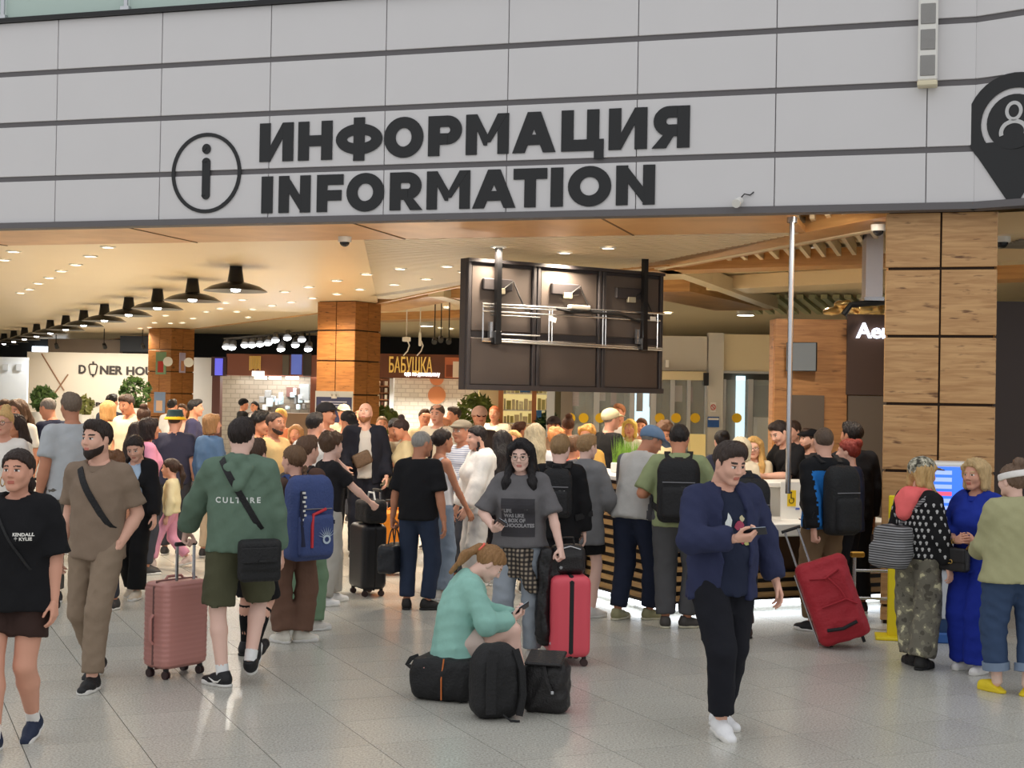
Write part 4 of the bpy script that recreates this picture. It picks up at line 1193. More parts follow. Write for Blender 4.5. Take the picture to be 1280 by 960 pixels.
for s_ in (2.6, 4.6, 6.6, 8.8):  # unseen downlights added behind the fascia edge to brighten pavilion, desk and people
    p = fpt(s_, CEIL, -.24); t_ = thing('added_downlight', 'added unseen fill downlight behind the fascia edge, %s from left' % nth(int(s_ / 2) ), 'downlight', p, 0, 'added soffit fill lights')
    MB().lathe([(.06, -.002), (.09, -.002), (.09, -.014), (.06, -.018), (.06, -.002)], n=16).build('ring', OFFW, t_, True); MB().lathe([(0, -.008), (.06, -.008)], n=16).build('lens', GLOW, t_)
    d = bpy.data.lights.new('added_fill_lamp', 'SPOT'); d.energy = 230; d.color = (1, .9, .76); d.spot_size = R_(130); d.spot_blend = .7; d.shadow_soft_size = .08
    o = link(bpy.data.objects.new('added_fill_lamp', d)); o.location = (p.x, p.y, p.z - .04); o.rotation_euler = (R_(38), 0, 0)
WARM = (1.0, .84, .64)
for q, p in enumerate(LIGHTS):
    if q % 3 and q < len(LIGHTS) - 11 and q != 37: continue
    d = bpy.data.lights.new('downlight_lamp', 'SPOT'); d.energy = 420; d.color = WARM; d.spot_size = R_(150); d.spot_blend = .8; d.shadow_soft_size = .08
    o = link(bpy.data.objects.new('downlight_lamp', d)); o.location = (p.x, p.y, p.z - .04)
# pendant row
PL = [(295, 333), (240.5, 348), (195, 361), (159, 371), (129, 380.5), (104, 388), (82.5, 394.5)]
pp = [at_z(x, y, CEIL) for x, y in PL]
stp = (pp[-1] - pp[0]) / 6
pts_ = [pp[0] + stp * q for q in range(14)]
lamp_parts = None; ORD = ['first', 'second', 'third', 'fourth', 'fifth', 'sixth', 'seventh', 'eighth', 'ninth', 'tenth', 'eleventh', 'twelfth', 'thirteenth', 'fourteenth']
for q, p in enumerate(pts_):
    t_ = thing('pendant_lamp', ('%swide black saucer lamp of the receding ceiling row' % ('nearest ' if q == 0 else ORD[q] + ' nearest ')), 'pendant lamp', p, 0, 'row of black saucer lamps')
    if lamp_parts is None:
        lamp_parts = [MB().lathe([(0, 0), (.085, 0), (.09, -.05), (.115, -.22), (.13, -.24)], n=20).mesh('neck', BLACKM, True),
                      MB().lathe([(.10, -.215), (.2, -.235), (.33, -.275), (.43, -.335), (.44, -.345), (.42, -.342), (.3, -.30), (.1, -.245)], n=36).mesh('shade', mat('saucer', (40, 36, 32), rough=.3), True),
                      MB().lathe([(0, -.24), (.06, -.25), (.075, -.30), (.06, -.345), (0, -.36)], n=16).mesh('bulb', GLOWC, True)]
    for nm, me in zip(('neck', 'shade', 'bulb'), lamp_parts): link(bpy.data.objects.new(nm, me), t_)
    if q % 2 == 0:
        d = bpy.data.lights.new('pendant_light', 'SPOT'); d.energy = 330; d.color = (1, .93, .84); d.spot_size = R_(160); d.spot_blend = .5; d.shadow_soft_size = .07
        o = link(bpy.data.objects.new('pendant_light', d)); o.location = (p.x, p.y, p.z - .38)
# ------------------------------------------------------------------ helpers for upright boxes at a given distance
def pspan(x0, y0, x1, y1, Y):
    xm, ym = (x0 + x1) / 2, (y0 + y1) / 2
    a = at_d(x0, ym, Y); b = at_d(x1, ym, Y); t = at_d(xm, y0, Y); u = at_d(xm, y1, Y)
    return (a.x + b.x) / 2, b.x - a.x, u.z, t.z
def pbox(x0, y0, x1, y1, Y, th, name, m, parent=None, bev=0.0, base=None):
    cx, wd, z0, z1 = pspan(x0, y0, x1, y1, Y)
    if base is not None: z0 = base
    off = parent.location if parent is not None and parent.type == 'EMPTY' else Vector((0, 0, 0))
    c = Vector((cx, Y + th / 2, (z0 + z1) / 2)) - off
    return MB().box(c, (wd, th, z1 - z0), bev=bev).build(name, m, parent)

# ------------------------------------------------------------------ wood clad columns
def column(name, c, w, ang, wood, joints_z, split=True, top=CEIL):
    col = struct(MB().box((c.x, c.y, top / 2), (w - .05, w - .05, top), ang).build(name, mat('column_core', (52, 36, 24), rough=.8)))
    ca, sa = math.cos(ang), math.sin(ang)
    zs = [0.02] + joints_z + [top]
    for f in range(4):
        a = ang + f * math.pi / 2; n = Vector((math.sin(a), -math.cos(a), 0)); t = Vector((math.cos(a), math.sin(a), 0))
        for z0, z1 in zip(zs[:-1], zs[1:]):
            for sg in ((-1, 1) if split else (0,)):
                wd = (w / 2 - .012) if split else w - .01
                p = Vector((c.x, c.y, (z0 + z1) / 2)) + n * (w / 2 - .012) + t * (sg * (w / 4 + .002))
                MB().box(p, (wd, .026, z1 - z0 - .025), a, bev=.004).build('wood_panel', wood, col)
    return col
sL, _ = on_fascia(1106, 330); sR, _ = on_fascia(1247, 330)
cw_ = sR - sL
column('column_front', fpt((sL + sR) / 2, 0, -.12 - cw_ / 2), cw_, FANG, WOOD, [.16, .76, 1.36, 1.955, 2.555, 3.155], top=3.66)
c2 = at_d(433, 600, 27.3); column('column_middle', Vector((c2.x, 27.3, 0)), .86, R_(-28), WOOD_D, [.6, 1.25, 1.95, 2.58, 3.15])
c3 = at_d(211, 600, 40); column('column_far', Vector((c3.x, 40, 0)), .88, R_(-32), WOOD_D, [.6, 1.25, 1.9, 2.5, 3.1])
def poster(label, x0, y0, x1, y1, Y, m1, m2, rz=0.0):
    cx, wd, z0, z1 = pspan(x0, y0, x1, y1, Y)
    t_ = thing('poster', label, 'poster', (cx, Y, z0), rz)
    MB().box((0, 0, (z1 - z0) / 2), (wd, .02, z1 - z0)).build('sheet', m1, t_)
    MB().box((0, -.012, (z1 - z0) * .34), (wd * .55, .008, (z1 - z0) * .5)).build('picture', m2, t_)
    return t_
poster('green poster with a red figure on far wooden column', 192.5, 440, 210, 468, 39.2, mat('p_green', (126, 158, 126)), mat('p_red', (186, 62, 56)), R_(-32))
poster('lilac poster on the lighter side of far column', 223, 441, 233, 466, 39.2, mat('p_lilac', (178, 172, 206)), mat('p_orange', (206, 148, 110)), R_(58))
poster('blue grey poster low on the far wooden column', 190, 490, 209, 516, 39.2, mat('p_blue', (120, 140, 170)), mat('p_skin', (208, 170, 140)), R_(-32))
for (x, y, lb) in ((210, 452, 'round white badge beside green poster'), (236, 453, 'round white badge beside lilac poster')):
    p = at_d(x, y, 38.9); t_ = MB().cyl((0, 0, 0), (0, -.02, 0), .13, n=20).build('round_badge', OFFW); t_.location = p; tag(t_, lb, 'badge')
nb = poster('dark blue notice board with eagle emblem by the middle column', 394, 489, 441, 530, 26.0, mat('p_frame', (200, 200, 196)), mat('p_navy', (58, 62, 96)), 0)
for ch in nb.children:
    if ch.name.startswith('picture'): ch.scale = (1.72, 1, 1.85); ch.location.z = -.16
MB().box((0, -.02, .50), (.10, .012, .08)).box((-.06, -.02, .53), (.07, .012, .03), R=Matrix.Rotation(R_(30), 3, 'Y')).box((.06, -.02, .53), (.07, .012, .03), R=Matrix.Rotation(R_(-30), 3, 'Y')).build('emblem', mat('gold_eagle', (206, 200, 190)), nb)
for q in (-.3, .3): MB().box((q, 0, -.68), (.03, .03, 1.42)).build('leg', STEEL, nb)
for q in range(3): MB().box((0, -.02, .40 - q * .045), (.46 - .06 * q, .01, .018)).build('text_line', mat('txt_pale', (190, 190, 205)), nb)

# ------------------------------------------------------------------ hanging video wall seen from behind
vl = at_d(583.5, 400, 16.6); vr = at_d(829, 400, 18.2)
vd = Vector((vr.x - vl.x, 18.2 - 16.6, 0)); vlen = vd.length; va = math.atan2(vd.y, vd.x)
zt = at_d(583.5, 322, 16.6).z; zb = at_d(583.5, 487, 16.6).z
vw = thing('video_wall', 'black hanging video wall seen from behind with silver brackets', 'video wall', (vl.x, vl.y, zb), va)
VH = zt - zb; FRM = mat('screen_back', (52, 48, 50), rough=.55, var=.1, vscale=3); FRM2 = mat('screen_back_panel', (78, 70, 66), rough=.4, var=.08, vscale=2)
MB().box((vlen / 2, .10, VH / 2), (vlen, .12, VH)).build('housing', FRM, vw)
cwid = vlen / 3
for q in range(3):
    x0 = q * cwid
    MB().box((x0 + cwid / 2, .03, VH * .22), (cwid - .13, .03, VH * .36), bev=.01).build('back_panel', FRM2, vw)
    MB().box((x0 + cwid / 2, .03, VH * .70), (cwid - .13, .03, VH * .50), bev=.01).build('back_panel', FRM2, vw)
    for xx in (x0 + .03, x0 + cwid - .03): MB().box((xx, .015, VH / 2), (.045, .05, VH), bev=.006).build('frame_post', FRM, vw)
    MB().box((x0 + cwid * .42, -.005, VH * .81), (cwid * .42, .05, VH * .09), bev=.01).build('junction_box', FRM, vw)
    MB().box((x0 + cwid * .45, -.02, VH * .76), (.12, .05, .07), bev=.006).build('power_supply', mat('psu', (176, 170, 150), rough=.4, metal=.4), vw)
    MB().tube([(x0 + cwid * .5, -.03, VH * .78), (x0 + cwid * .62, -.05, VH * .84), (x0 + cwid * .7, -.05, VH * .74), (x0 + cwid * .82, -.04, VH * .62)], .009).build('cable', BLACK, vw, True)
MB().box((vlen / 2, .0, .03), (vlen, .06, .06)).box((vlen / 2, .0, VH - .02), (vlen, .06, .04)).build('frame_rail', FRM, vw)
def rail(x0, z0, x1, z1, r=.014, y=-.05): MB().cyl((x0 * vlen, y, z0 * VH), (x1 * vlen, y, z1 * VH), r, n=6).build('silver_rail', STEEL, vw, True)
rail(.06, .655, .99, .66); rail(.06, .635, .55, .64); rail(.06, .60, .97, .60, .012); rail(.06, .375, .98, .36); rail(.06, .39, .98, .375, .01)
for x in (.065, .385, .40, .66, .675, .955): rail(x, .37, x, .655, .011)
rail(.10, .575, .34, .575, .01); rail(.10, .43, .34, .43, .01)
MB().box((.53 * vlen, -.07, .67 * VH), (.30, .08, .05), bev=.01).build('controller_box', mat('ctrl', (196, 190, 178), rough=.4), vw)
MB().tube([(.42 * vlen, -.06, .65 * VH), (.5 * vlen, -.09, .63 * VH), (.62 * vlen, -.09, .635 * VH), (.75 * vlen, -.08, .63 * VH), (.85 * vlen, -.07, .58 * VH)], .016).build('cable_bundle', BLACK, vw, True)
MB().box((.40 * vlen, -.065, .565 * VH), (.10, .004, .06), R=Matrix.Rotation(R_(15), 3, 'Y')).build('paper_tag', OFFW, vw)
MB().box((.925 * vlen, -.065, .615 * VH), (.09, .004, .05)).build('paper_tag', OFFW, vw)
for fx in (.125, .87):
    MB().box((fx * vlen, -.09, (CEIL - zb + .42 * VH) / 2 + .02), (.062, .062, CEIL - zb - .42 * VH)).build('hanger_post', BLACKM, vw)
    MB().box((fx * vlen, -.07, .40 * VH), (.10, .10, .16), bev=.01).build('hanger_bracket', BLACKM, vw)
    MB().box((fx * vlen - .07, -.05, .46 * VH), (.04, .05, .18)).build('bracket_arm', STEEL, vw)

# ------------------------------------------------------------------ information desk
DK = Vector((1.36, 13.12, 0)); dl = 2.4; dr = 1.05
desk = thing('information_desk', 'information desk with horizontal wooden slats and white top', 'desk', DK)
CH = 1.20; SLAT = wood_mat('desk_slat', (196, 158, 104), (170, 130, 82), (140, 100, 60), knots=False)
DBK = mat('desk_dark', (28, 24, 22), rough=.6)
def face(o0, d, L, n, z0, z1, pitch, hh, par):
    q = 0; z = z0
    while z + hh < z1:
        c = o0 + d * (L / 2) + n * .012 + Vector((0, 0, z + hh / 2))
        MB().box(c, (L + .02, .026, hh), math.atan2(d.y, d.x)).build('slat', SLAT, par); z += pitch
# body pieces (relative to corner DK)
o = Vector((0, 0, 0)); nL = -eB; nR = -eA
def dbox(o0, d, L, n, dep, z0, z1, name, m):
    c = o0 + d * (L / 2) - n * (dep / 2) + Vector((0, 0, (z0 + z1) / 2)); return MB().box(c, (L, dep, z1 - z0), math.atan2(d.y, d.x)).build(name, m, desk)
dbox(o, eA, dl, nL, .55, .10, CH - .04, 'carcass', DBK); dbox(o, eB, dr, nR, .5, .10, CH - .04, 'carcass', DBK)
face(o, eA, dl, nL, .115, CH - .03, .0885, .048, desk); face(o, eB, dr, nR, .115, CH - .03, .0885, .048, desk)
dbox(o + nL * .0, eA, dl, nL, .50, .0, .10, 'plinth', OFFW); dbox(o, eB, 2.5, nR, .45, .0, .10, 'plinth', OFFW)
for o0, d, L, n in ((o, eA, dl, nL), (o, eB, 2.5, nR)):
    c = o0 + d * (L / 2) + n * .008 + Vector((0, 0, .06)); MB().box(c, (L, .02, .055), math.atan2(d.y, d.x)).build('light_strip', LEDM, desk)
    c = o0 + d * (L / 2) + n * .03 + Vector((0, 0, .105)); MB().box(c, (L + .06, .09, .012), math.atan2(d.y, d.x)).build('shadow_lip', DBK, desk)
c = eA * (dl / 2) + eB * .22 + Vector((0, 0, CH)); MB().box(c, (dl + .1, .62, .045), math.atan2(eA.y, eA.x), bev=.008).build('worktop', OFFW, desk)
c = eB * (dr / 2) + eA * .2 + Vector((0, 0, CH)); MB().box(c, (dr + .1, .56, .046), GA, bev=.008).build('worktop', OFFW, desk)
# accessible lower part to the right
o2 = eB * dr
dbox(o2, eB, 1.5, nR, .12, .10, .36, 'carcass', DBK); face(o2, eB, 1.5, nR, .115, .36, .0885, .048, desk)
dbox(o2 - nR * .05, eB, 1.5, nR, .10, .34, .74, 'apron', mat('apron_brown', (86, 62, 44), rough=.5))
c = o2 + eB * .75 + nR * -.05 + Vector((0, 0, .77)); MB().box(c, (1.5, .72, .12), GA, bev=.01).build('low_worktop', OFFW, desk)
dbox(o2 + eA * .5, eB, 1.5, nR, .06, .80, 1.12, 'back_panel', OFFW)
c = o2 + eB * .75 + eA * .62 + Vector((0, 0, 1.14)); MB().box(c, (1.5, .5, .05), GA, bev=.008).build('high_shelf', OFFW, desk)
# acrylic divider with wheelchair notice
pz = at_d(985, 640, 13.9)
nt_ = thing('notice_panel', 'white divider with a yellow wheelchair sign on the desk', 'notice', (pz.x + .02, 13.85, .83), R_(4))
MB().box((.0, 0, .17), (.21, .02, .37)).build('board', OFFW, nt_)
MB().box((.0, -.013, .20), (.085, .004, .155), bev=.001).build('pictogram_plate', mat('sign_yellow', (232, 196, 40), rough=.5), nt_)
wm = MB(); 
for p_ in ring(-.003, 0, .026, .026, .007, 140, 400, 14): wm.add([Vector((x, -.017, y + .175)) for x, y in p_] + [Vector((x, -.019, y + .175)) for x, y in p_], [[0, 1, 2, 3], [7, 6, 5, 4]])
wm.box((-.006, -.017, .222), (.008, .004, .05)).box((.006, -.017, .20), (.03, .004, .007)).box((.02, -.017, .186), (.007, .004, .03)).lathe([(0, 0), (.009, 0)], (-.006, -.018, .256), 10, Matrix.Rotation(R_(90), 3, 'X')).build('wheelchair_symbol', BLACK, nt_)
MB().box((.06, -.013, .10), (.04, .004, .02)).build('blue_label', mat('lbl_blue', (90, 110, 190)), nt_)
# glass edge post from ceiling to desk
p0 = at_d(985, 610, 13.6)
st = thing('steel_post', 'slim chrome post from the ceiling down to the desk', 'post', (p0.x, 13.6, 1.15))
MB().cyl((0, 0, -.06), (0, 0, CEIL - 1.15), .026, n=12).build('tube', STEEL, st, True); MB().cyl((0, 0, CEIL - 1.2), (0, 0, CEIL - 1.15), .05).build('collar', STEEL, st, True)
# grass planter on the desk
g0 = DK + eA * 1.05 + eB * .25 + Vector((0, 0, CH + .022))
gp = thing('grass_planter', 'tuft of bright green grass in a white planter on desk', 'plant', g0, GA + R_(90))
MB().box((0, 0, .05), (.5, .14, .10), bev=.01).build('planter', OFFW, gp)
gm_ = MB(); rg = random.Random(5)
for q in range(260):
    x, y = rg.uniform(-.24, .24), rg.uniform(-.06, .06); h_ = rg.uniform(.16, .30); a = rg.uniform(0, 6.28); l_ = rg.uniform(.0, .06)
    dx, dy = math.cos(a) * .004, math.sin(a) * .004
    gm_.add([(x - dx, y - dy, .1), (x + dx, y + dy, .1), (x + l_ * math.cos(a + 1.5), y + l_ * math.sin(a + 1.5), .1 + h_)], [[0, 1, 2]])
tag(gm_.build('grass_blades', mat('grass', (136, 176, 66), rough=.6), gp), kind='stuff')
# things on the low desk
q0 = DK + o2 + eB * .62 + eA * -.05 + Vector((0, 0, .83))
wl = thing('open_wallet', 'dark red open wallet and papers on the low white desk', 'wallet', q0, R_(20))
MB().box((0, 0, .012), (.26, .14, .022), bev=.006).build('cover', mat('wallet_red', (96, 34, 40), rough=.4), wl); MB().box((-.06, .0, .03), (.16, .12, .012), R=Matrix.Rotation(R_(-8), 3, 'Y')).build('papers', OFFW, wl)
bb = thing('desk_box', 'black leather box bag standing on the low white desk', 'bag', DK + o2 + eB * 1.02 + eA * -.04 + Vector((0, 0, .83)), R_(6))
MB().box((0, 0, .11), (.24, .12, .22), bev=.02).build('case', mat('leather_black', (32, 30, 31), rough=.45, bump=.3, bscale=90), bb); MB().box((.02, -.065, .10), (.05, .01, .05), bev=.004).build('clasp', STEEL, bb)

# ------------------------------------------------------------------ self service kiosk and yellow stand
kp = at_z(1200, 806, 0)
ki = thing('ticket_kiosk', 'white self service kiosk with a bright blue screen', 'kiosk', (kp.x - .03, kp.y + .25, 0), R_(-8)); ki.scale = (1, 1, 1.05)
MB().box((0, 0, .04), (.5, .44, .08), bev=.01).build('base', mat('kiosk_blue', (46, 92, 160), rough=.4), ki)
MB().box((0, 0, .13), (.42, .36, .1)).build('neck', mat('kiosk_navy', (30, 60, 100), rough=.5), ki)
MB().box((0, 0, .77), (.48, .34, 1.20), bev=.02).build('cabinet', mat('kiosk_grey', (190, 194, 200), rough=.4), ki)
MB().box((0, -.175, 1.1), (.44, .02, .60), bev=.01).build('bezel', OFFW, ki)
SCR = mat('screen_blue', (60, 110, 230), rough=.2, emit=(58, 112, 240), estr=1.1)
MB().box((0, -.187, 1.14), (.37, .006, .47)).build('screen', SCR, ki)
for q in range(7):
    MB().box((-.08, -.192, 1.33 - q * .055), (.14, .003, .032)).build('screen_line', mat('scr_line%d' % (q == 3), (220, 90, 120) if q == 3 else (160, 180, 250), emit=(220, 90, 120) if q == 3 else (150, 175, 250), estr=.9), ki)
MB().box((0, -.0, 1.385), (.48, .36, .05), bev=.015).build('cap', OFFW, ki)
MB().box((0, -.175, .62), (.30, .02, .12), bev=.008).build('slot_panel', mat('kiosk_slot', (150, 154, 162), rough=.4), ki)
tm = text_mesh('o', .07, .002, .001); tm.materials.append(OFFW); o_ = link(bpy.data.objects.new('print', tm), ki); o_.location = (.06, -.177, .74); o_.rotation_euler = (R_(90), 0, 0)
yp = at_z(1117, 798, 0)
ys = thing('yellow_stand', 'tall bright yellow folding sign stand with black mark', 'sign', (yp.x + .02, yp.y, 0), R_(-12))
YEL = mat('stand_yellow', (236, 214, 30), rough=.45)
MB().box((0, 0, .012), (.34, .30, .024), bev=.006).build('base', YEL, ys)
MB().box((-.01, 0, .60), (.13, .035, 1.18), bev=.008).build('board', YEL, ys); MB().box((.07, .04, .60), (.03, .09, 1.18), bev=.005).build('side_flap', YEL, ys)
MB().box((.0, -.02, .80), (.07, .006, .022), R=Matrix.Rotation(R_(35), 3, 'Y')).build('black_mark', BLACK, ys)
# low steel queue rail by the column
qr = thing('queue_rail', 'low chrome rail with two bars beside wooden column', 'rail', at_z(1092, 792, 0))
MB().cyl((-.1, .3, 0), (-.1, .3, .62), .016).build('upright', STEEL, qr, True); MB().cyl((.42, .25, 0), (.42, .25, .62), .016).build('upright', STEEL, qr, True)
MB().cyl((-.1, .3, .5), (.42, .25, .5), .013).build('bar', STEEL, qr, True); MB().cyl((-.1, .3, .26), (.42, .25, .26), .013).build('bar', STEEL, qr, True)
MB().box((-.08, .28, .64), (.12, .05, .05), bev=.01).build('brass_clip', mat('brass', (196, 150, 70), rough=.3, metal=.8), qr)

# ------------------------------------------------------------------ wood pavilion with television and lettering
PY = 17.2
pv = thing('ticket_pavilion', 'wood clad ticket pavilion with brown panel and lit letters', 'pavilion', (at_d(1030, 600, PY).x, PY, 0))
PW = wood_mat('pavilion_wood', (200, 144, 88), (166, 112, 64), (120, 78, 44), rough=.4, scale=.8)
cx, wd, z0, z1 = pspan(967, 399, 1104, 470, PY)
MB().box((cx - pv.location.x, .14, z1 / 2), (wd, .28, z1 - .02)).build('carcass', PW, pv)
pbox(967, 399, 1057.5, 700, PY - .05, .05, 'wood_cladding', PW, pv, base=.02)
BRN = mat('brown_panel', (84, 62, 50), rough=.35); GBR = mat('greybrown_panel', (112, 98, 84), rough=.4)
pbox(1058.5, 393, 1112, 494, PY - .08, .08, 'brown_panel', BRN, pv, bev=.005)
pbox(1058.5, 495, 1112, 760, PY - .07, .07, 'lower_panel', GBR, pv, base=.02)
pbox(988, 494, 1028.5, 760, PY - .075, .03, 'door_leaf', GBR, pv, base=.02)
tm = text_mesh('Aero', .255, .02, .004, align='LEFT'); tm.materials.append(mat('letter_lit', (255, 255, 255), emit=(225, 235, 255), estr=2.4))
o_ = link(bpy.data.objects.new('lit_letters', tm), pv); q = at_d(1071, 414, PY - .12); o_.location = Vector((q.x, q.y, q.z)) - pv.location; o_.rotation_euler = (R_(90), 0, 0)
tv = thing('television', 'flat television angled out from the wood pavilion wall', 'television', at_d(1002, 446, PY - .32), R_(-24))
MB().box((0, 0, 0), (.36, .035, .34), bev=.006).build('bezel', BLACKM, tv)
MB().box((0, -.019, 0), (.345, .004, .325)).build('screen', mat('tv_screen', (116, 122, 124), rough=.12, spec=.8), tv)
MB().box((.06, .13, 0), (.06, .22, .06)).build('bracket', BLACKM, tv)
# air duct and torn foil above the pavilion
du = thing('hanging_duct', 'square galvanised duct drop hanging by the wooden column', 'duct', at_d(1090, 372, 16.2))
MB().box((0, 0, .38), (.19, .19, .78)).build('shaft', mat('galv', (196, 192, 198), rough=.35, metal=.5), du); MB().box((0, 0, -.02), (.22, .22, .04)).build('outlet', STEEL, du)
MB().tube([(.3, 0, -.04), (0, -.03, -.06), (-.25, -.05, -.09), (-.33, -.05, -.2)], .035).build('hose', BLACK, du, True)
F_ = Field((-.45, -.2, -.12), (.75, .2, .16), .02)
rg_ = np.random.RandomState(2)
for _ in range(26): F_.ell((rg_.uniform(-.4, .7), rg_.uniform(-.1, .1), rg_.uniform(-.04, .07)), (rg_.uniform(.05, .13), .1, .05), k=.02)
F_.folds(.012, 4, wl=(.05, .1)); V, Q = F_.nets()
fo = np_obj('crumpled_foil', V, Q, mat('foil_gold', (196, 168, 110), rough=.3, metal=.8)); fo.location = at_d(1066, 388, 17.8); tag(fo, 'crumpled gold foil insulation lying on top of pavilion', 'foil')

# ------------------------------------------------------------------ dark wall right of the column
struct(pbox(1240, 384, 2100, 900, 14.6, .1, 'wall_brown', mat('dark_brown_wall', (58, 42, 34), rough=.4), base=0.0))
beam(1230, 300, 1320, 296, .9, CHAMP, CEIL); beam(1240, 330, 1320, 326, .5, CHAMP, CEIL + .02); beam(1236, 352, 1320, 349, .6, WOOD_S, CEIL + .03)
ag = thing('air_grille', 'ribbed metal air grille in the ceiling at right edge', 'grille', at_z(1277, 305, CEIL - .02))
for q in range(8): MB().box((0, -.35 + q * .1, 0), (.30, .05, .02)).build('louvre', mat('grille_grey', (140, 132, 120), rough=.4), ag)
# ------------------------------------------------------------------ doner shop wall
DY = 43.0
dw = thing('doner_shop_wall', 'cream wall with dark shop lettering behind the left crowd', 'shop front', (at_d(110, 600, DY).x, DY, 0))
CRW = mat('cream_wall', (222, 212, 196), rough=.6)
pbox(33, 441, 192, 540, DY, .2, 'wall_panel', CRW, dw, base=0); pbox(240, 447, 265, 540, DY, .2, 'wall_panel', mat('pale_wall', (206, 206, 206), rough=.6), dw, base=0)
def sign_text(par, txt, x0, x1, yc, Y, m, hpx, sx=1.0, off=.004, bold=.0, ext=.02, align='LEFT', name='lettering', space=1.0):
    me = text_mesh(txt, 1.0, ext, bold, align=align, space=space)
    xs = [v.co.x for v in me.vertices]; ys = [v.co.y for v in me.vertices]
    a = at_d(x0, yc, Y); b = at_d(x1, yc, Y); hh = hpx * Y / FPX
    fx = (b.x - a.x) / (max(xs) - min(xs)); fy = hh / (max(ys) - min(ys)); x_, y_ = min(xs), (min(ys) + max(ys)) / 2
    for v in me.vertices: v.co.x = (v.co.x - x_) * fx; v.co.y = (v.co.y - y_) * fy
    me.materials.append(m)
    o = link(bpy.data.objects.new(name, me), par); o.location = Vector((a.x, Y - off, a.z)) - (par.location if par else Vector()); o.rotation_euler = (R_(90), 0, 0); return o
DTX = mat('doner_letters', (48, 40, 36), rough=.5)
sign_text(dw, 'D', 98.5, 107.5, 461.5, DY - .02, DTX, 11, bold=.03)
sign_text(dw, 'NER', 125, 153.5, 462.5, DY - .02, DTX, 11, bold=.03)
sign_text(dw, 'HOUSE', 158, 207, 463.5, DY - .02, DTX, 11, bold=.03)
q = at_d(116.2, 461.5, DY - .05)
kb = MB(); dpt = [(-.10, .15), (.10, .15), (.125, .09), (.085, -.12), (.06, -.16), (-.06, -.16), (-.085, -.12), (-.125, .09)]
kb.tube([(x, 0, z) for x, z in dpt], .019, 6, closed=True).box((0, 0, .20), (.045, .03, .07)).box((0, 0, -.20), (.045, .03, .06))
o_ = kb.build('kebab_symbol', DTX, dw); o_.location = Vector(q) - dw.location
for a, b in (((52, 442), (80, 488)), ((85, 468), (64, 498))):
    A, B_ = at_d(*a, DY - .03) - dw.location, at_d(*b, DY - .03) - dw.location; MB().cyl(A, B_, .02, n=6).build('string', mat('string_brown', (150, 112, 84)), dw)
sign_text(dw, 'ro.po', 106, 132, 505, DY - .02, DTX, 5, bold=.02)
for q, x in enumerate((70, 130, 178)):
    p = at_d(x, 430, DY - 2.2); t_ = thing('wall_washer', '%s small black spotlight aimed at the cream shop wall' % ORD[q], 'spotlight', p)
    MB().cyl((0, 0, 0), (0, .12, -.10), .05, .06, 12).build('head', BLACK, t_, True); MB().cyl((0, 0, 0), (0, 0, 3.7 - p.z if x < 150 else 3.98 - p.z), .012).build('stem', BLACK, t_)
    d = bpy.data.lights.new('washer_lamp', 'SPOT'); d.energy = 130; d.color = (1, .92, .8); d.spot_size = R_(120); d.spot_blend = .8; o_ = link(bpy.data.objects.new('washer_lamp', d)); o_.location = p + Vector((0, .16, -.14)); o_.rotation_euler = (R_(50), 0, 0)
lp = thing('white_partition', 'bluish white partition with faint lettering at left edge', 'partition', (at_d(0, 600, 34.5).x, 34.5, 0))
pbox(-60, 446, 33, 560, 34.5, .12, 'panel', mat('blue_white', (226, 236, 248), rough=.5), lp, base=0)
for q in range(2): pbox(3 + q * 17, 455, 10 + q * 17, 463, 34.46, .03, 'faint_mark', mat('faint', (206, 214, 224)), lp)
pbox(60, 424, 150, 442, 44.5, .3, 'grey_panel', mat('grey_band', (128, 112, 96), rough=.6), dw); pbox(150, 420, 187, 440, 44, .3, 'dark_panel', mat('slate', (44, 48, 54), rough=.6), dw); 
for (x0, x1) in ((40, 60), (63, 68), (70, 82)):
    w_ = tag(pbox(x0, 433, x1, 440, 49.7, .12, 'clerestory_window', mat('day_glow', (235, 244, 255), emit=(232, 242, 255), estr=3.0)), 'small bright daylit window above cream shop wall', 'window', 'bright far windows')

# ------------------------------------------------------------------ foliage plants
def bush(label, p, pot_h, pot_r, r, n, seed, col=(74, 104, 52), cat='plant'):
    t_ = thing('potted_plant', label, cat, p)
    MB().lathe([(0, 0), (pot_r * .8, 0), (pot_r, pot_h), (pot_r * .9, pot_h), (pot_r * .85, pot_h - .04), (0, pot_h - .04)], n=16).build('pot', OFFW, t_, True)
    MB().tube([(0, 0, pot_h - .05), (.02, 0, pot_h + r * .4), (0, .02, pot_h + r)], .025).build('stem', mat('bark', (92, 72, 50)), t_)
    rg = random.Random(seed); mb = MB()
    for _ in range(n):
        a, b_ = rg.uniform(0, 6.283), math.acos(rg.uniform(-1, 1)); rr = r * rg.uniform(.45, 1.0) ** .6
        c = Vector((rr * math.sin(b_) * math.cos(a), rr * math.sin(b_) * math.sin(a), pot_h + r * .95 + rr * math.cos(b_) * 1.1))
        d = Vector((rg.gauss(0, 1), rg.gauss(0, 1), rg.gauss(.2, 1))).normalized(); e = d.orthogonal().normalized() * .035; d *= .085
        mb.add([c - d, c + e, c + d, c - e + Vector((0, 0, .01))], [[0, 1, 2, 3]])
    tag(mb.build('foliage', mat('leaf_%d' % col[0], col, rough=.5, var=.35, vscale=9), t_), kind='stuff')
    return t_
bush('leafy plant on a white box near the navy shirted man', at_d(52, 600, 32).xy.to_3d(), 1.45, .25, .28, 260, 1)
bush('tall leafy plant beside the far wooden column', at_d(167, 600, 38).xy.to_3d(), 1.5, .25, .42, 420, 2)
bush('low leafy plant under the cream shop wall', at_d(104, 600, 38).xy.to_3d(), 1.3, .25, .25, 200, 3, (126, 130, 70))
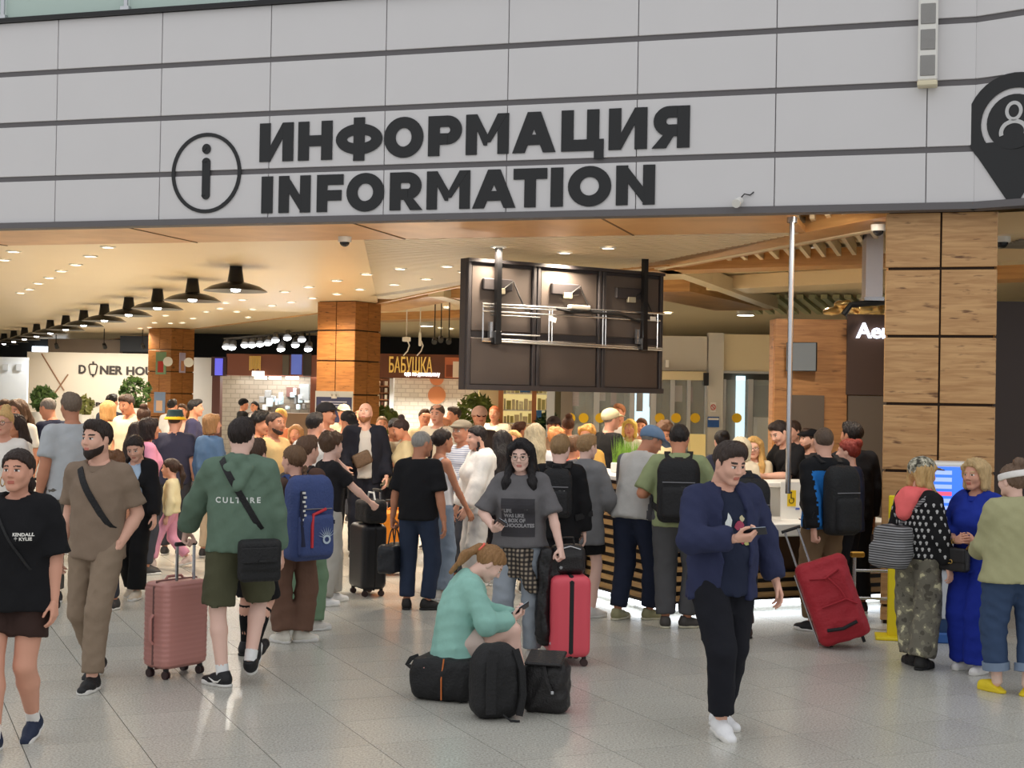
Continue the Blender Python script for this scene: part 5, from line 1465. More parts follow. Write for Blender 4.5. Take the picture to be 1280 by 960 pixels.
bush('round green bush right of the middle wooden column', at_d(478, 600, 28).xy.to_3d(), 1.05, .25, .34, 420, 4, (92, 110, 50))
bush('big round lit bush left of the yellow shelves', at_d(592, 600, 27).xy.to_3d(), 1.15, .28, .42, 640, 5, (98, 112, 50))
bush('dark plant by the blue box near shelves', at_d(685, 600, 26.8).xy.to_3d(), 1.2, .2, .24, 200, 6, (44, 70, 40))

# ------------------------------------------------------------------ kitchen counter shop
KY = 34.0
kt = thing('kitchen_shop', 'brown food counter with grey tiled kitchen wall and lights', 'shop front', (at_d(330, 600, KY).x, KY, 0))
KBR = mat('kitchen_brown', (112, 66, 50), rough=.45)
def brick_mat(key, c1, c2, sc):
    if key in _M: return _M[key]
    m = bpy.data.materials.new(key); _M[key] = m; m.use_nodes = True; N = m.node_tree.nodes; L = m.node_tree.links
    tc = N.new('ShaderNodeTexCoord'); mp = N.new('ShaderNodeMapping'); mp.inputs['Rotation'].default_value = (R_(90), 0, 0); L.new(tc.outputs['Object'], mp.inputs[0])
    br = N.new('ShaderNodeTexBrick'); br.inputs['Color1'].default_value = lin(c1); br.inputs['Color2'].default_value = lin(tuple(int(c * .93) for c in c1)); br.inputs['Mortar'].default_value = lin(c2); br.inputs['Scale'].default_value = sc
    br.inputs['Mortar Size'].default_value = .025
    L.new(mp.outputs[0], br.inputs['Vector']); L.new(br.outputs[0], N['Principled BSDF'].inputs['Base Color']); N['Principled BSDF'].inputs['Roughness'].default_value = .35
    return m
pbox(264, 469, 395, 600, KY + 1.6, .1, 'tiled_wall', brick_mat('grey_tiles', (128, 120, 108), (104, 97, 88), 2.2), kt, base=0)
pbox(283, 443, 396, 470, KY, .3, 'frieze', KBR, kt); pbox(264, 446, 284, 470, KY, .3, 'end_frieze', mat('kitchen_dark', (58, 36, 34), rough=.5), kt)
pbox(264, 470, 274, 600, KY, .3, 'side_post', mat('kitchen_post', (82, 46, 40), rough=.5), kt, base=0); pbox(387, 470, 395, 600, KY, .3, 'side_post', mat('kitchen_post2', (110, 62, 44), rough=.5), kt, base=0)
SCB = mat('menu_blue', (80, 80, 190), emit=(90, 90, 200), estr=1.0)
pbox(268.5, 448, 278, 469, KY - .06, .05, 'menu_screen', SCB, kt); pbox(364, 443, 377, 468, KY - .06, .05, 'menu_screen', mat('menu_blue2', (70, 84, 150), emit=(84, 100, 170), estr=.7), kt)
pbox(353, 444, 361, 469, KY - .05, .04, 'pattern_panel', mat('pat_grey', (84, 80, 74), rough=.6), kt); pbox(379, 442, 389, 470, KY - .05, .04, 'pattern_panel', mat('pat_dark', (44, 40, 40), rough=.6), kt)
for q in range(7): pbox(311.5 + q * 2.1, 445, 313 + q * 2.1, 463 - (q % 3), KY - .06, .04, 'gold_bar', mat('gold_letters', (206, 172, 96), rough=.4), kt)
pbox(315, 464, 330, 470, KY - .06, .04, 'lit_plate', mat('lit_white', (255, 255, 255), emit=(255, 252, 240), estr=2.2), kt)
for (x0, x1) in ((318, 333), (336, 351), (357, 373)): pbox(x0, 470.5, x1, 474, KY + .1, .1, 'strip_lamp', mat('lit_white', (255, 255, 255)), kt)
rg = random.Random(9)
for q in range(22):
    x = rg.uniform(316, 386); y = rg.uniform(493, 514); w_ = rg.uniform(3, 7); h_ = rg.uniform(4, 11)
    c_ = rg.choice([(190, 214, 226), (220, 230, 236), (160, 186, 204), (120, 120, 120), (90, 74, 66)])
    pbox(x, y - h_, x + w_, y, KY + .8 + rg.uniform(0, .5), .25, 'utensil', mat('ut_%d' % c_[0], c_, rough=.2), kt, bev=.01)
pbox(358, 484, 373, 496, KY + 1.5, .1, 'hatch', mat('hatch_br', (86, 54, 48)), kt); pbox(374, 480, 386, 500, KY + 1.0, .4, 'hood', mat('hood_steel', (190, 200, 206), rough=.25, metal=.7), kt)
pbox(300, 516, 392, 600, KY - .2, .6, 'counter', mat('kit_counter', (120, 96, 76), rough=.5), kt, base=0)
# track lights
for q, (x, y) in enumerate(((284, 433), (291, 434), (307, 431), (316, 431), (326, 430), (336, 428.5), (345, 425), (352, 436), (360, 422), (370, 431), (378, 424), (386, 436))):
    p = at_d(x, y, KY - 3); t_ = thing('track_spotlight', 'black track spotlight above the kitchen counter, %s from left' % ORD[q], 'spotlight', p, 0, 'kitchen track spotlights')
    MB().cyl((0, .05, .12), (0, -.08, 0), .07, .09, 12).build('head', BLACK, t_, True); MB().lathe([(0, 0), (.085, 0)], (0, -.085, -.008), 12, Matrix.Rotation(R_(48), 3, 'X')).build('lens', GLOWC, t_)
    MB().cyl((0, .05, .12), (0, .05, at_d(x, 424 - (x - 280) * 10 / 118, KY - 3).z - p.z), .016).build('stem', BLACK, t_)
tr = MB().cyl(at_d(280, 424, KY - 3), at_d(398, 414, KY - 3), .03, n=6).build('light_track', BLACK); tag(tr, 'thin black light track above the kitchen counter', 'light track')
for (x, w_) in ((330, 62), (372, 40)):
    d = bpy.data.lights.new('kitchen_lamp', 'AREA'); d.energy = 60; d.size = 1.6; d.color = (1, .95, .88); o_ = link(bpy.data.objects.new('kitchen_lamp', d)); o_.location = at_d(x, 470, KY + .7)

# ------------------------------------------------------------------ canteen with gold lettering
BY = 32.0
bs = thing('canteen_shop', 'brown canteen front with gold letters and white brick wall', 'shop front', (at_d(530, 600, BY).x, BY, 0))
BBR = mat('canteen_brown', (98, 56, 36), rough=.45)
pbox(468, 443, 598, 473, BY, .3, 'frieze', BBR, bs)
pbox(490, 473, 600, 600, BY + .5, .1, 'brick_wall', brick_mat('white_brick', (240, 236, 226), (206, 200, 190), 2.6), bs, base=0)
pbox(470, 473, 486, 600, BY + .6, .1, 'shelf_back', mat('shelf_brown', (110, 72, 48), rough=.6), bs, base=0); pbox(486, 473, 491, 600, BY + .3, .2, 'pillar', mat('pil_grey', (206, 210, 216)), bs, base=0)
for q in range(4):
    pbox(470, 482 + q * 8.5, 485, 483.3 + q * 8.5, BY + .35, .25, 'shelf_board', mat('shelf_wood', (150, 96, 60)), bs)
    for k_ in range(3): pbox(471.5 + k_ * 4.6, 476.5 + q * 8.5, 474.6 + k_ * 4.6, 482 + q * 8.5, BY + .4, .15, 'jar', mat('jar%d' % k_, ((210, 196, 170), (96, 60, 44), (226, 220, 206))[k_]), bs)
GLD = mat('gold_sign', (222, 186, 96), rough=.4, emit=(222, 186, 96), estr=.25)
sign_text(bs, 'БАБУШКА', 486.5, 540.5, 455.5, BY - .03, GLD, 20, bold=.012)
sign_text(bs, 'еда по-домашнему', 505.5, 550, 468.3, BY - .03, mat('lit_sub', (255, 255, 255), emit=(255, 255, 255), estr=1.3), 6.0, bold=.03)
ps = pbox(556, 447, 590, 472.5, BY - .04, .04, 'photo_panel', mat('photo_orange', (188, 106, 66), rough=.4), bs); pbox(566, 452, 590, 472, BY - .06, .02, 'photo_dish', mat('photo_white', (226, 216, 204)), bs); pbox(557.5, 456, 566, 471, BY - .06, .02, 'photo_jars', mat('photo_dark', (120, 60, 40)), bs)
OR = mat('orange_disc', (224, 150, 104), rough=.5)
for (x, y, r) in ((546, 494, .2), (546, 473, .16)):
    c_ = at_d(x, y, BY + .48) - bs.location; MB().cyl(c_, c_ + Vector((0, -.03, 0)), r, n=28).build('wall_disc', OR, bs)
pbox(555, 530, 620, 600, BY - 1.2, .6, 'counter', mat('canteen_counter', (196, 150, 116), rough=.5), bs, base=0)
d = bpy.data.lights.new('canteen_lamp', 'AREA'); d.energy = 110; d.size = 2.4; d.size_y = .4; d.shape = 'RECTANGLE'; d.color = (1, .93, .82); o_ = link(bpy.data.objects.new('canteen_lamp', d)); o_.location = at_d(540, 472, BY - .1) + Vector((0, -.25, -.05)); o_.rotation_euler = (R_(-25), 0, 0)
# projectors and cables above the canteen
for (x, y, lb) in ((508, 424, 'white projector unit hanging above the canteen sign'), (525, 424, 'white bracket arm hanging above the canteen sign')):
    p = at_d(x, y, BY - .5); t_ = thing('hanging_unit', lb, 'fixture', p)
    MB().box((0, 0, 0), (.17, .18, .1) if x < 515 else (.06, .06, .3), bev=.01).build('case', OFFW, t_); MB().cyl((0, 0, 0), (0, 0, 3.98 - p.z), .012).build('rod', OFFW, t_)
    MB().tube([(.03, -.02, -.04), (.07, -.03, -.14), (.03, -.02, -.26), (-.06, 0, -.36)], .014).build('cable', OFFW, t_, True)
for (x, y) in ((543, 428), (551, 426), (561, 428)):
    p = at_d(x, y, BY - 1); t_ = thing('track_spotlight', 'small spotlight above the canteen sign, %s from left' % ('first' if x == 543 else 'second' if x == 551 else 'third'), 'spotlight', p, 0, 'canteen track spotlights')
    MB().cyl((0, .05, .08), (0, -.06, 0), .05, .06, 12).build('head', BLACK, t_, True); MB().cyl((0, .05, .08), (0, .05, 3.98 - p.z), .012).build('stem', BLACK, t_)

# ------------------------------------------------------------------ lit shop shelves
SY = 28.0
ss = thing('shelf_shop', 'yellow lit display shelves of a shop under the video wall', 'display shelves', (at_d(640, 600, SY).x, SY, 0))
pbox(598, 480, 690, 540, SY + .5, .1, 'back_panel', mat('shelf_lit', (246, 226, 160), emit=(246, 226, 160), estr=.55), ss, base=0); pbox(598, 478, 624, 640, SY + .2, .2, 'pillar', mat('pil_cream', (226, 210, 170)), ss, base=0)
for (x0, x1) in ((622, 628), (664, 669.5)): pbox(x0, 478, x1, 640, SY, .2, 'post', mat('post_orange', (190, 120, 72), rough=.5), ss, base=0)
for y in (491.5, 512.5, 529): pbox(628, y, 690, y + 1.3, SY + .05, .35, 'shelf_board', OFFW, ss)
rg = random.Random(4)
for (y, h_) in ((491.5, 9), (512.5, 18), (529, 14)):
    x = 629.5
    while x < 688:
        w_ = rg.uniform(3.5, 7); c_ = rg.choice([(240, 232, 190), (206, 196, 120), (226, 214, 170), (230, 226, 206), (190, 180, 96)])
        if not 662 < x < 670: pbox(x, y - h_ * rg.uniform(.6, .95), x + w_ - .8, y, SY + .1, .2, 'boxed_product', mat('prod_%d_%d' % (c_[0], c_[2]), c_, rough=.4), ss)
        x += w_
pbox(650, 478, 663, 490.5, SY + .08, .2, 'blue_product', mat('prod_blue', (60, 120, 190)), ss); pbox(669.5, 513, 677, 528, SY + .02, .2, 'blue_product', mat('prod_blue', (60, 120, 190)), ss)
pbox(620, 531, 690, 640, SY - .4, .4, 'counter', mat('shop_counter', (232, 206, 176), rough=.5), ss, base=0); pbox(640, 535.5, 670, 539.5, SY - .44, .03, 'price_strip', OFFW, ss)

# ------------------------------------------------------------------ glass vestibule with sliding doors
VY = 25.0
ve = thing('glass_vestibule', 'grey glass vestibule with sliding doors and yellow dots', 'vestibule', (at_d(800, 600, VY).x, VY, 0))
ALU = mat('aluminium', (178, 180, 178), rough=.35, metal=.5); WALLG = mat('vest_grey', (204, 200, 190), rough=.55); CRM = mat('vest_cream', (226, 210, 172), rough=.5)
pbox(690, 419, 884, 462, VY, .15, 'upper_wall', WALLG, ve); pbox(884, 416, 903, 700, VY - .1, .25, 'corner_pillar', WALLG, ve, base=0)
pbox(828, 464, 884, 475, VY - .15, .2, 'door_header', CRM, ve, bev=.01); pbox(690, 464, 828, 475, VY - .15, .2, 'door_header', CRM, ve, bev=.01)
pbox(903, 418, 968, 464, VY, .12, 'upper_panel', CRM, ve); pbox(903, 464, 968, 467, VY - .03, .05, 'transom', ALU, ve)
struct(pbox(660, 460, 1000, 700, VY + 5, .1, 'wall_vestibule', mat('vest_inner', (96, 92, 84), rough=.7), base=0))
for (x0, x1) in ((682, 692), (700, 714), (741, 748), (786, 792), (812, 819), (837, 842), (858, 862), (880, 884), (903, 906), (934, 940), (966, 968)):
    pbox(x0, 474, x1, 700, VY, .1, 'frame_post', ALU if x1 - x0 < 12 else mat('frame_brown', (120, 110, 98), rough=.5), ve, base=0)
for (x0, x1) in ((714, 741), (748, 786), (792, 812), (819, 837), (842, 858), (862, 880), (906, 934), (940, 966)):
    pbox(x0, 475, x1, 700, VY + .04, .02, 'glass_pane', GLASS, ve, base=.02)
for x in (713, 729.5, 750, 824.5, 845, 869, 921):
    c_ = at_d(x, 522.5, VY - .02) - ve.location; MB().cyl(c_, c_ + Vector((0, -.01, 0)), .085, n=18).build('yellow_dot', mat('dot_yellow', (236, 190, 20), rough=.5), ve)
dg = mat('daylight_pane', (214, 240, 250), emit=(206, 238, 250), estr=1.6)
for (x0, x1) in ((790, 812), (920, 931)):
    w_ = pbox(x0, 470, x1, 560, VY + 4.9, .08, 'exit_window', dg, None, base=.0); tag(w_, 'bright daylit window seen through the vestibule glass', 'window', 'daylit vestibule windows')
pbox(880, 466, 886, 482, VY - .25, .12, 'door_sensor', BLACK, ve); pbox(832, 450, 836, 459, VY - .12, .1, 'alarm_box', OFFW, ve)
pbox(888, 503, 895, 515, VY - .13, .02, 'prohibition_sign', OFFW, ve); c_ = at_d(891.5, 509, VY - .15) - ve.location
MB().tube([(c_.x + .04 * math.cos(a), c_.y, c_.z + .045 * math.sin(a)) for a in [2 * math.pi * i / 14 for i in range(14)]], .007, 5, closed=True).cyl((c_.x - .028, c_.y, c_.z + .03), (c_.x + .028, c_.y, c_.z - .03), .006, n=5).build('prohibition_ring', mat('sign_red', (200, 60, 44)), ve)
pbox(884.5, 521, 899, 534, VY - .13, .02, 'blue_notice', mat('notice_blue', (40, 88, 160)), ve); pbox(885.5, 522.5, 898.5, 525, VY - .14, .01, 'notice_line', OFFW, ve)
for q in range(10):
    x = 716 + q * 16; rgx = random.Random(q)
    pbox(x, 480 + rgx.uniform(0, 8), x + rgx.uniform(4, 9), 500 + rgx.uniform(0, 18), VY + 4.7, .1, 'display_card', mat('card_%d' % (q % 3), ((150, 120, 130), (90, 84, 76), (180, 170, 176))[q % 3]), ve)
pbox(863, 543, 882, 560, VY - .5, .3, 'lit_showcase', mat('case_lit', (220, 196, 130), emit=(250, 226, 150), estr=.15), ve, base=.9)
pbox(940, 482, 966, 520, VY + 1.5, .1, 'dark_screen', BLACK, ve); pbox(946, 522, 966, 560, VY + 1, .4, 'white_cabinet', OFFW, ve, base=.8)
# ------------------------------------------------------------------ bags, cases and phones
LEATH = mat('leather_black', (32, 30, 31), rough=.45, bump=.3, bscale=90)
NYL = mat('nylon_black', (27, 27, 29), rough=.7, bump=.4, bscale=60)
PHM = mat('phone_case', (40, 42, 50), rough=.35); PHS = mat('phone_screen', (190, 205, 215), rough=.15, emit=(190, 205, 220), estr=.5)
WSOLE = mat('sole_white', (226, 224, 220), rough=.6); BSOLE = mat('sole_black', (30, 30, 30), rough=.6)
def shoe(rgb, sole=WSOLE, sock=None, kind='sneaker', sockh=.06):
    d = dict(mat=mat('shoe_%d_%d_%d' % rgb, rgb, rough=.6, bump=.2, bscale=80), sole=sole, kind=kind)
    if sock: d['sock'] = cloth(sock, kind='sock'); d['sockh'] = sockh
    return d
def tr(rgb, **k): return dict(kind='trousers', mat=cloth(rgb), **k)
def sho(rgb, end=.85, **k): return dict(kind='shorts', mat=cloth(rgb), end=end, r=k.pop('r', (.1, .098, .1)), **k)
def tee(rgb, **k): return dict(dict(name='t_shirt', mat=cloth(rgb), sleeve=.72, off=.016, sw=.02, hem=-.12), **k)
def longs(rgb, name='sweatshirt', **k): return dict(dict(name=name, mat=cloth(rgb), sleeve=1.93, off=.022, sw=.02, hem=-.12), **k)
def carried(info, name, label, cat, group=None):
    r = info['root']; t_ = thing(name, label, cat, r.location, r.rotation_euler.z, group); return t_
def phone(info, i, label, tilt=None):
    wr, M, sc, sg = info['hand'][i]
    c = wr + M @ np.array([-.012 * sg, .105, -.032]) * sc
    t_ = carried(info, 'phone', label, 'phone'); t_.location = info['root'].matrix_basis @ Vector(c)
    Rm = Matrix(M.tolist()) if tilt is None else tilt
    Rw = Matrix.Rotation(info['root'].rotation_euler.z, 3, 'Z') @ Rm
    if Rw.determinant() < 0: Rw = Rw @ Matrix.Diagonal((-1, 1, 1))
    t_.rotation_mode = 'QUATERNION'; t_.rotation_quaternion = Rw.to_quaternion()
    MB().box((0, 0, 0), (.074, .15, .009), bev=.003).build('case', PHM, t_); MB().box((0, 0, -.0052), (.068, .143, .001)).build('screen', PHS, t_)
    return t_
def backpack(info, label, rgb, w=.30, h=.46, d=.17, trim=None, z=.22, rough=.75, strap=None, droop=0):
    t_ = carried(info, 'backpack', label, 'backpack'); tp = info['tp']; T2 = info['T2']; k = info['k']
    m = mat('pack_%d_%d_%d' % rgb, rgb, rough=rough, bump=.4, bscale=50, var=.1); near = info['near']
    vb = .012 if near else .02
    bv = bvh_of(info)
    back = -Vector(T2[:, 1]); hit, _ = outermost(bv, tp(0, 0, .28, True), back)
    yb = (Vector(tp(0, 0, .28, True)) - hit).length
    F = Field((-w / 2 - .03, -d - .05, -h / 2 - .03), (w / 2 + .03, .05, h / 2 + .04), vb)
    F.rbox((0, -d * .45, 0), (w / 2, d * .45, h / 2), .06)
    F.rbox((0, -d * .45, h * .12), (w / 2 * .94, d * .42, h / 2 * .95), .075, k=.02)
    F.folds(.003, len(label), wl=(.06, .14))
    V, Q = F.nets(); V = smooth_vq(V, Q, 1, .4)
    c = np.array(tp(0, 0, z, True)) - T2[:, 1] * (yb + .0); Tm = T2
    def L(p): return c + Tm @ np.array(p)
    np_obj('main_body', c + V @ Tm.T, Q, m, t_)
    G = Field((-w / 2, -d - .12, -h / 2 - .02), (w / 2, .0, h / 2), vb)
    G.rbox((0, -d * .92, -h * .17), (w * .40, .045, h * .27), .035); G.folds(.002, 3)
    V, Q = G.nets(); V = smooth_vq(V, Q, 1, .3); np_obj('front_pocket', c + V @ Tm.T, Q, m if trim is None else trim, t_)
    sm = strap or NYL
    MB().tube([L((-.04, -.05, h / 2)), L((-.03, -.06, h / 2 + .05)), L((.03, -.06, h / 2 + .05)), L((.04, -.05, h / 2))], .009).build('grab_handle', sm, t_, True)
    zl = [L((x, -d * .94, h * .17)) for x in np.linspace(-w * .38, w * .38, 7)]
    MB().tube(zl, .005, 5).build('zip', mat('zip_grey', (120, 120, 124), rough=.4), t_)
    MB().box(L((.05, -d * .99, h * .08)), (.05, .012, .014), R=Matrix(Tm.tolist())).build('logo_tag', OFFW, t_)
    for sg in (-1, 1):
        pts, nr = [], []
        for (o, dd) in (((sg * .085, -.06, .34), (0, -.35, 1)), ((sg * .095, -.02, .34), (0, 0, 1)), ((sg * .10, .02, .34), (0, .45, 1)), ((sg * .10, 0, .36), (0, 1, .25)), ((sg * .105, 0, .28), (0, 1, 0)), ((sg * .11, 0, .18), (sg * .25, 1, 0)), ((sg * .08, 0, .12), (sg * .9, .5, 0)), ((sg * .06, 0, .07), (sg * 1, -.1, 0)), ((sg * .06, 0, .03), (sg * .7, -.7, 0))):
            d_ = Vector(T2 @ _n(dd)); p, _ = first_out(bv, tp(*o, True), d_); pts.append(p + d_ * .004); nr.append(d_)
        MB().ribbon(pts, nr, .055 * k, .012).build('shoulder_strap', sm, t_, True)
    t_['_'] = 0; del t_['_']
    PACK[label] = (L, w, h, d)
    return t_
PACK = {}
def collar(info, m, r=.075, name='collar'):
    tp = info['tp']; T2 = Matrix(info['T2'].tolist()); k = info['k']
    prof = [(r * .92, 0), (r * 1.18, -.012), (r * 1.22, -.005), (r * .98, .03), (r * .88, .028), (r * .92, 0)]
    MB().lathe([(a * k, b * k) for a, b in prof], tp(0, -.004, .452, True), 20, T2 @ Matrix.Rotation(R_(-12), 3, 'X')).build(name, m, info['root'], True)
def hand_bag(info, i, label, rgb, w=.30, h=.22, d=.12, drop=.16, cat='bag', m=None):
    wr, M, sc, sg = info['hand'][i]; c = wr + M @ np.array([0, .085, -.02]) * sc
    t_ = carried(info, 'hand_bag', label, cat); t_.location = info['root'].matrix_basis @ Vector((c[0], c[1], c[2] - drop - h))
    m = m or mat('bag_%d_%d_%d' % rgb, rgb, rough=.5, bump=.3, bscale=40)
    F = Field((-w / 2, -d / 2, 0), (w / 2, d / 2, h), .014); F.rbox((0, 0, h / 2), (w / 2, d / 2, h / 2), .04); F.folds(.005, len(label), wl=(.06, .13)); V, Q = F.nets()
    V = V @ np.array(Matrix.Rotation(R_(90), 3, 'Z')).T
    np_obj('bag_body', V, Q, m, t_)
    for x in (-.03, .03): MB().tube([(x, -.08, h - .02), (x * .8, -.03, h + drop * .7), (x * .3, 0, h + drop + .01), (x * .8, .03, h + drop * .7), (x, .08, h - .02)], .007).build('handle', m, t_, True)
    return t_
def suitcase(label, p, rz, w, d, h, rgb, handle=0.0, ribs=True, tilt=0.0, hx=None, seam=None, hside=1):
    """hard shell trolley case standing on four wheels; w along x, d depth along y"""
    t_ = thing('suitcase', label, 'suitcase', p, rz)
    if tilt: t_.rotation_mode = 'XYZ'; t_.rotation_euler = (R_(tilt), 0, rz)
    m = mat('shell_%d_%d_%d' % rgb, rgb, rough=.38, spec=.5)
    z0 = .065
    F = Field((-w / 2, -d / 2, z0), (w / 2, d / 2, h), .0115 if ribs else .02)
    F.rbox((0, 0, (z0 + h) / 2), (w / 2, d / 2, (h - z0) / 2), .055)
    if ribs:
        Z = F.ax[2][None, None, :]; F.v = F.v + (.0035 * np.sin(Z * 2 * np.pi / .034)).astype(f4)
    V, Q = F.nets(); np_obj('shell', V, Q, m, t_)
    MB().box((0, 0, (z0 + h) / 2), (w * .9, .018, h - z0 + .008), bev=.004).box((0, 0, (z0 + h) / 2), (w + .008, .018, (h - z0) * .9), bev=.004).build('zip_seam', seam or mat('seam_%d' % rgb[0], tuple(int(c * .6) for c in rgb), rough=.6), t_)
    if seam: MB().box((0, 0, (z0 + h) / 2), (w * .88, .034, h - z0 + .006), bev=.004).box((0, 0, (z0 + h) / 2), (w + .006, .034, (h - z0) * .88), bev=.004).build('zip_tape', seam, t_)
    for sx in (-1, 1):
        for sy in (-1, 1):
            wx, wy = sx * (w / 2 - .05), sy * (d / 2 - .045)
            wh = MB().cyl((wx - .018, wy, .028), (wx - .006, wy, .028), .028, n=14).cyl((wx + .006, wy, .028), (wx + .018, wy, .028), .028, n=14)
            wh.build('wheel', mat('wheel_dark', (58, 40, 40), rough=.5), t_, True); MB().box((wx, wy, .06), (.03, .03, .03), bev=.004).build('wheel_fork', BLACK, t_)
    MB().tube([(w / 2, -.06, h * .42), (w / 2 + .025, -.05, h * .44), (w / 2 + .028, 0, h * .58), (w / 2 + .025, .05, h * .44), (w / 2, .06, h * .42)], .009).build('top_handle', m, t_, True) if False else None
    MB().tube([(-w / 2 - .002, 0, h * .36), (-w / 2 - .026, 0, h * .40), (-w / 2 - .026, 0, h * .62), (-w / 2 - .002, 0, h * .66)], .011).build('side_handle', m, t_, True)
    MB().tube([(-.08, d * .1, h - .004), (-.06, d * .1, h + .02), (.06, d * .1, h + .02), (.08, d * .1, h - .004)], .01).build('carry_handle', m, t_, True)
    if handle > 0:
        for x in (-.075, .075): MB().box((x, hside * d * .34, h + handle / 2), (.018, .012, handle)).build('telescopic_tube', STEEL, t_)
        MB().box((0, hside * d * .34, h + handle), (.19, .03, .028), bev=.008).build('grip', BLACK, t_)
    return t_
H_ = dict(dk=(38, 29, 25), br=(74, 54, 40), lb=(128, 98, 68), bl=(196, 164, 112), bk=(20, 18, 19), gy=(138, 132, 126), rd=(112, 50, 34), wh=(206, 204, 198), gi=(190, 128, 70))

# ------------------------------------------------------------------ foreground
P = person
a = P('woman in black lettered t-shirt and brown shorts walking at left edge', 38, 556, 7.9, 176, 'f', near=True, build=1.22, skin='light', hair=('pony', (48, 34, 28)), top=tee((24, 24, 27), hem=-.16, off=.03, sleeve=.95, sw=.03, flare=.02), bottom=sho((58, 42, 38), .62, r=(.1, .088, .084)),
      shoes=shoe((28, 40, 66), WSOLE, (235, 232, 228)), feet=[(.02, -.16, 0, 22, .03), (.12, .16, 0, 0, 0)], head=(0, 2, 0))
tm = text_mesh('KENDALL\n✿ KYLIE', .024, .0, .0009); print_on(a, tm, OFFW, (-.105, 0, .275), 1, 'lettering', a['root'])
strap_loop(a, (.10, 0, .47), (-.22, 0, -.06), .014, NYL, 'bag_strap'); MB().tube([a['hc'] + a['HR'] @ np.array([.083, .0, -.03]) + np.array([0, .028 * math.cos(q), -.028 + .028 * math.sin(q)]) for q in np.linspace(0, 6.28, 13)], .003, 5).build('hoop_earring', mat('gold', (196, 160, 90), rough=.3, metal=.9), a['root'])

b = P('bearded man in taupe polo shirt and trousers with black strap', 121, 515, 9.6, 168, 'm', near=True, skin='fair', hair=('short', (48, 36, 30)), beard=((44, 32, 27),), head=(-16, 0, 0), build=1.02,
      top=dict(name='polo_shirt', mat=cloth((134, 116, 100)), sleeve=.78, off=.016, sw=.016, hem=-.13, vneck=.10), bottom=tr((140, 122, 104), r=(.1, .078, .066)), shoes=shoe((30, 30, 32)),
      feet=[(-.10, .20, 6, 0, 0), (.09, -.22, -4, 20, .03)], hands=[(-.172, .03, .885), (.27, -.06, .85)], elbow=((-.6, -1, -.1), None), hdir=(((.25, .1, -1), (-1, .1, 0)), None))
collar(b, cloth((134, 116, 100))); strap_loop(b, (.11, 0, .47), (-.19, 0, .0), .045, NYL, 'bag_strap')

c = P('woman in black jacket over pale blue top looking down', 171, 541, 13.6, 168, 'f', near=True, skin='fair', hair=('pony', (40, 30, 28)), head=(10, -26, 4), top=tee((176, 198, 222), hem=.04, off=.01), jacket=longs((26, 26, 29), 'jacket', off=.034, sw=.026, hem=-.10, open=.105),
      bottom=tr((22, 22, 24), r=(.1, .095, .10), end=1.97, waist=.14), shoes=shoe((214, 200, 180)), feet=[(-.08, .12, 4, 0, 0), (.10, -.16, -6, 15, .02)], hands=[(-.26, .10, .86), (.28, 0, .82)])
strap_loop(c, (.10, 0, .47), (-.18, 0, .0), .012, NYL, 'bag_strap')

sp_ = at_z(217, 845, 0); SP = Vector((sp_.x, sp_.y + .04, 0)); SRZ = R_(54); SGR = SP + Matrix.Rotation(SRZ, 3, 'Z') @ Vector((0, -.25 * .34, 0)) + Vector((0, 0, .66 + .25))
_pl = Vector((at_d(298, 600, 9.7).x, 9.7, 0)); HL = Matrix.Rotation(R_(-6), 3, 'Z') @ (SGR + Vector((0, 0, .085)) - _pl) / (at_d(298, 517, 9.7).z / 1.75)
d = P('man in green lettered hoodie and olive shorts seen from behind', 298, 517, 9.7, 6, 'm', near=True, skin='pale', hair=('short', (40, 30, 27)), build=1.03, head=(-14, 0, 0),
      top=longs((100, 122, 106), 'hoodie', off=.034, sw=.020, hem=-.10, hood=True, fold=.008), bottom=sho((82, 82, 62), .93, r=(.108, .105, .104)), shoes=shoe((30, 30, 33), WSOLE, (236, 236, 236)),
      feet=[(-.07, -.10, 48, 0, 0), (.10, -.02, -12, -48, .08)], hands=[tuple(HL), (.27, .02, .83)], elbow=((-.6, -1, 0), None), hpose=('grip', 'relax'), hdir=(((-.2, .1, -1), (-1, .2, .2)), None))
print_on(d, text_mesh('CULTURE', .052, 0, .0014, space=1.45), mat('print_white', (226, 230, 226)), (0, 0, .235), 1, 'lettering', d['root'], back=True)
MB().tube([d['tp'](-.028, .10, .40, True), d['tp'](-.03, .135, .30, True)], .004).build('drawstring', OFFW, d['root'])
bg_ = carried(d, 'shoulder_bag', 'black nylon shoulder bag hanging on green hoodie back', 'bag'); strap_loop(d, (-.10, 0, .475), (.20, 0, -.04), .042, NYL, 'shoulder_strap', bg_)
F = Field((-.16, -.08, -.17), (.16, .08, .17), .012); F.rbox((0, 0, -.01), (.14, .055, .14), .035); F.rbox((0, -.03, .02), (.135, .04, .10), .03, k=.01); F.folds(.003, 4); V, Q = F.nets()
cc = d['tp'](.145, -.175, -.13); np_obj('bag_body', cc + V @ rotm('Z', 22).T, Q, NYL, bg_); MB().box(cc + np.array([0.01, -.085, .03]), (.25, .012, .10), R_(22), bev=.005).build('flap', NYL, bg_)
MB().box(cc + np.array([.03, -.098, -.005]), (.05, .01, .012), R_(22)).build('buckle', BLACKM, bg_)
# pink case pulled by the hoodie man
suitcase('ribbed rose pink hard suitcase with raised handle beside hoodie man', SP, SRZ, .40, .25, .66, (196, 138, 130), handle=.25, hside=-1)
sw_ = [q for q in d['root'].children if q.name.startswith('shoe')]
MB().tube([(-.050, .075, -.030), (-.054, .02, -.052), (-.050, -.01, -.050), (-.048, -.035, -.030)], [.002, .007, .006, .002], 6).build('shoe_mark', OFFW, sw_[0])

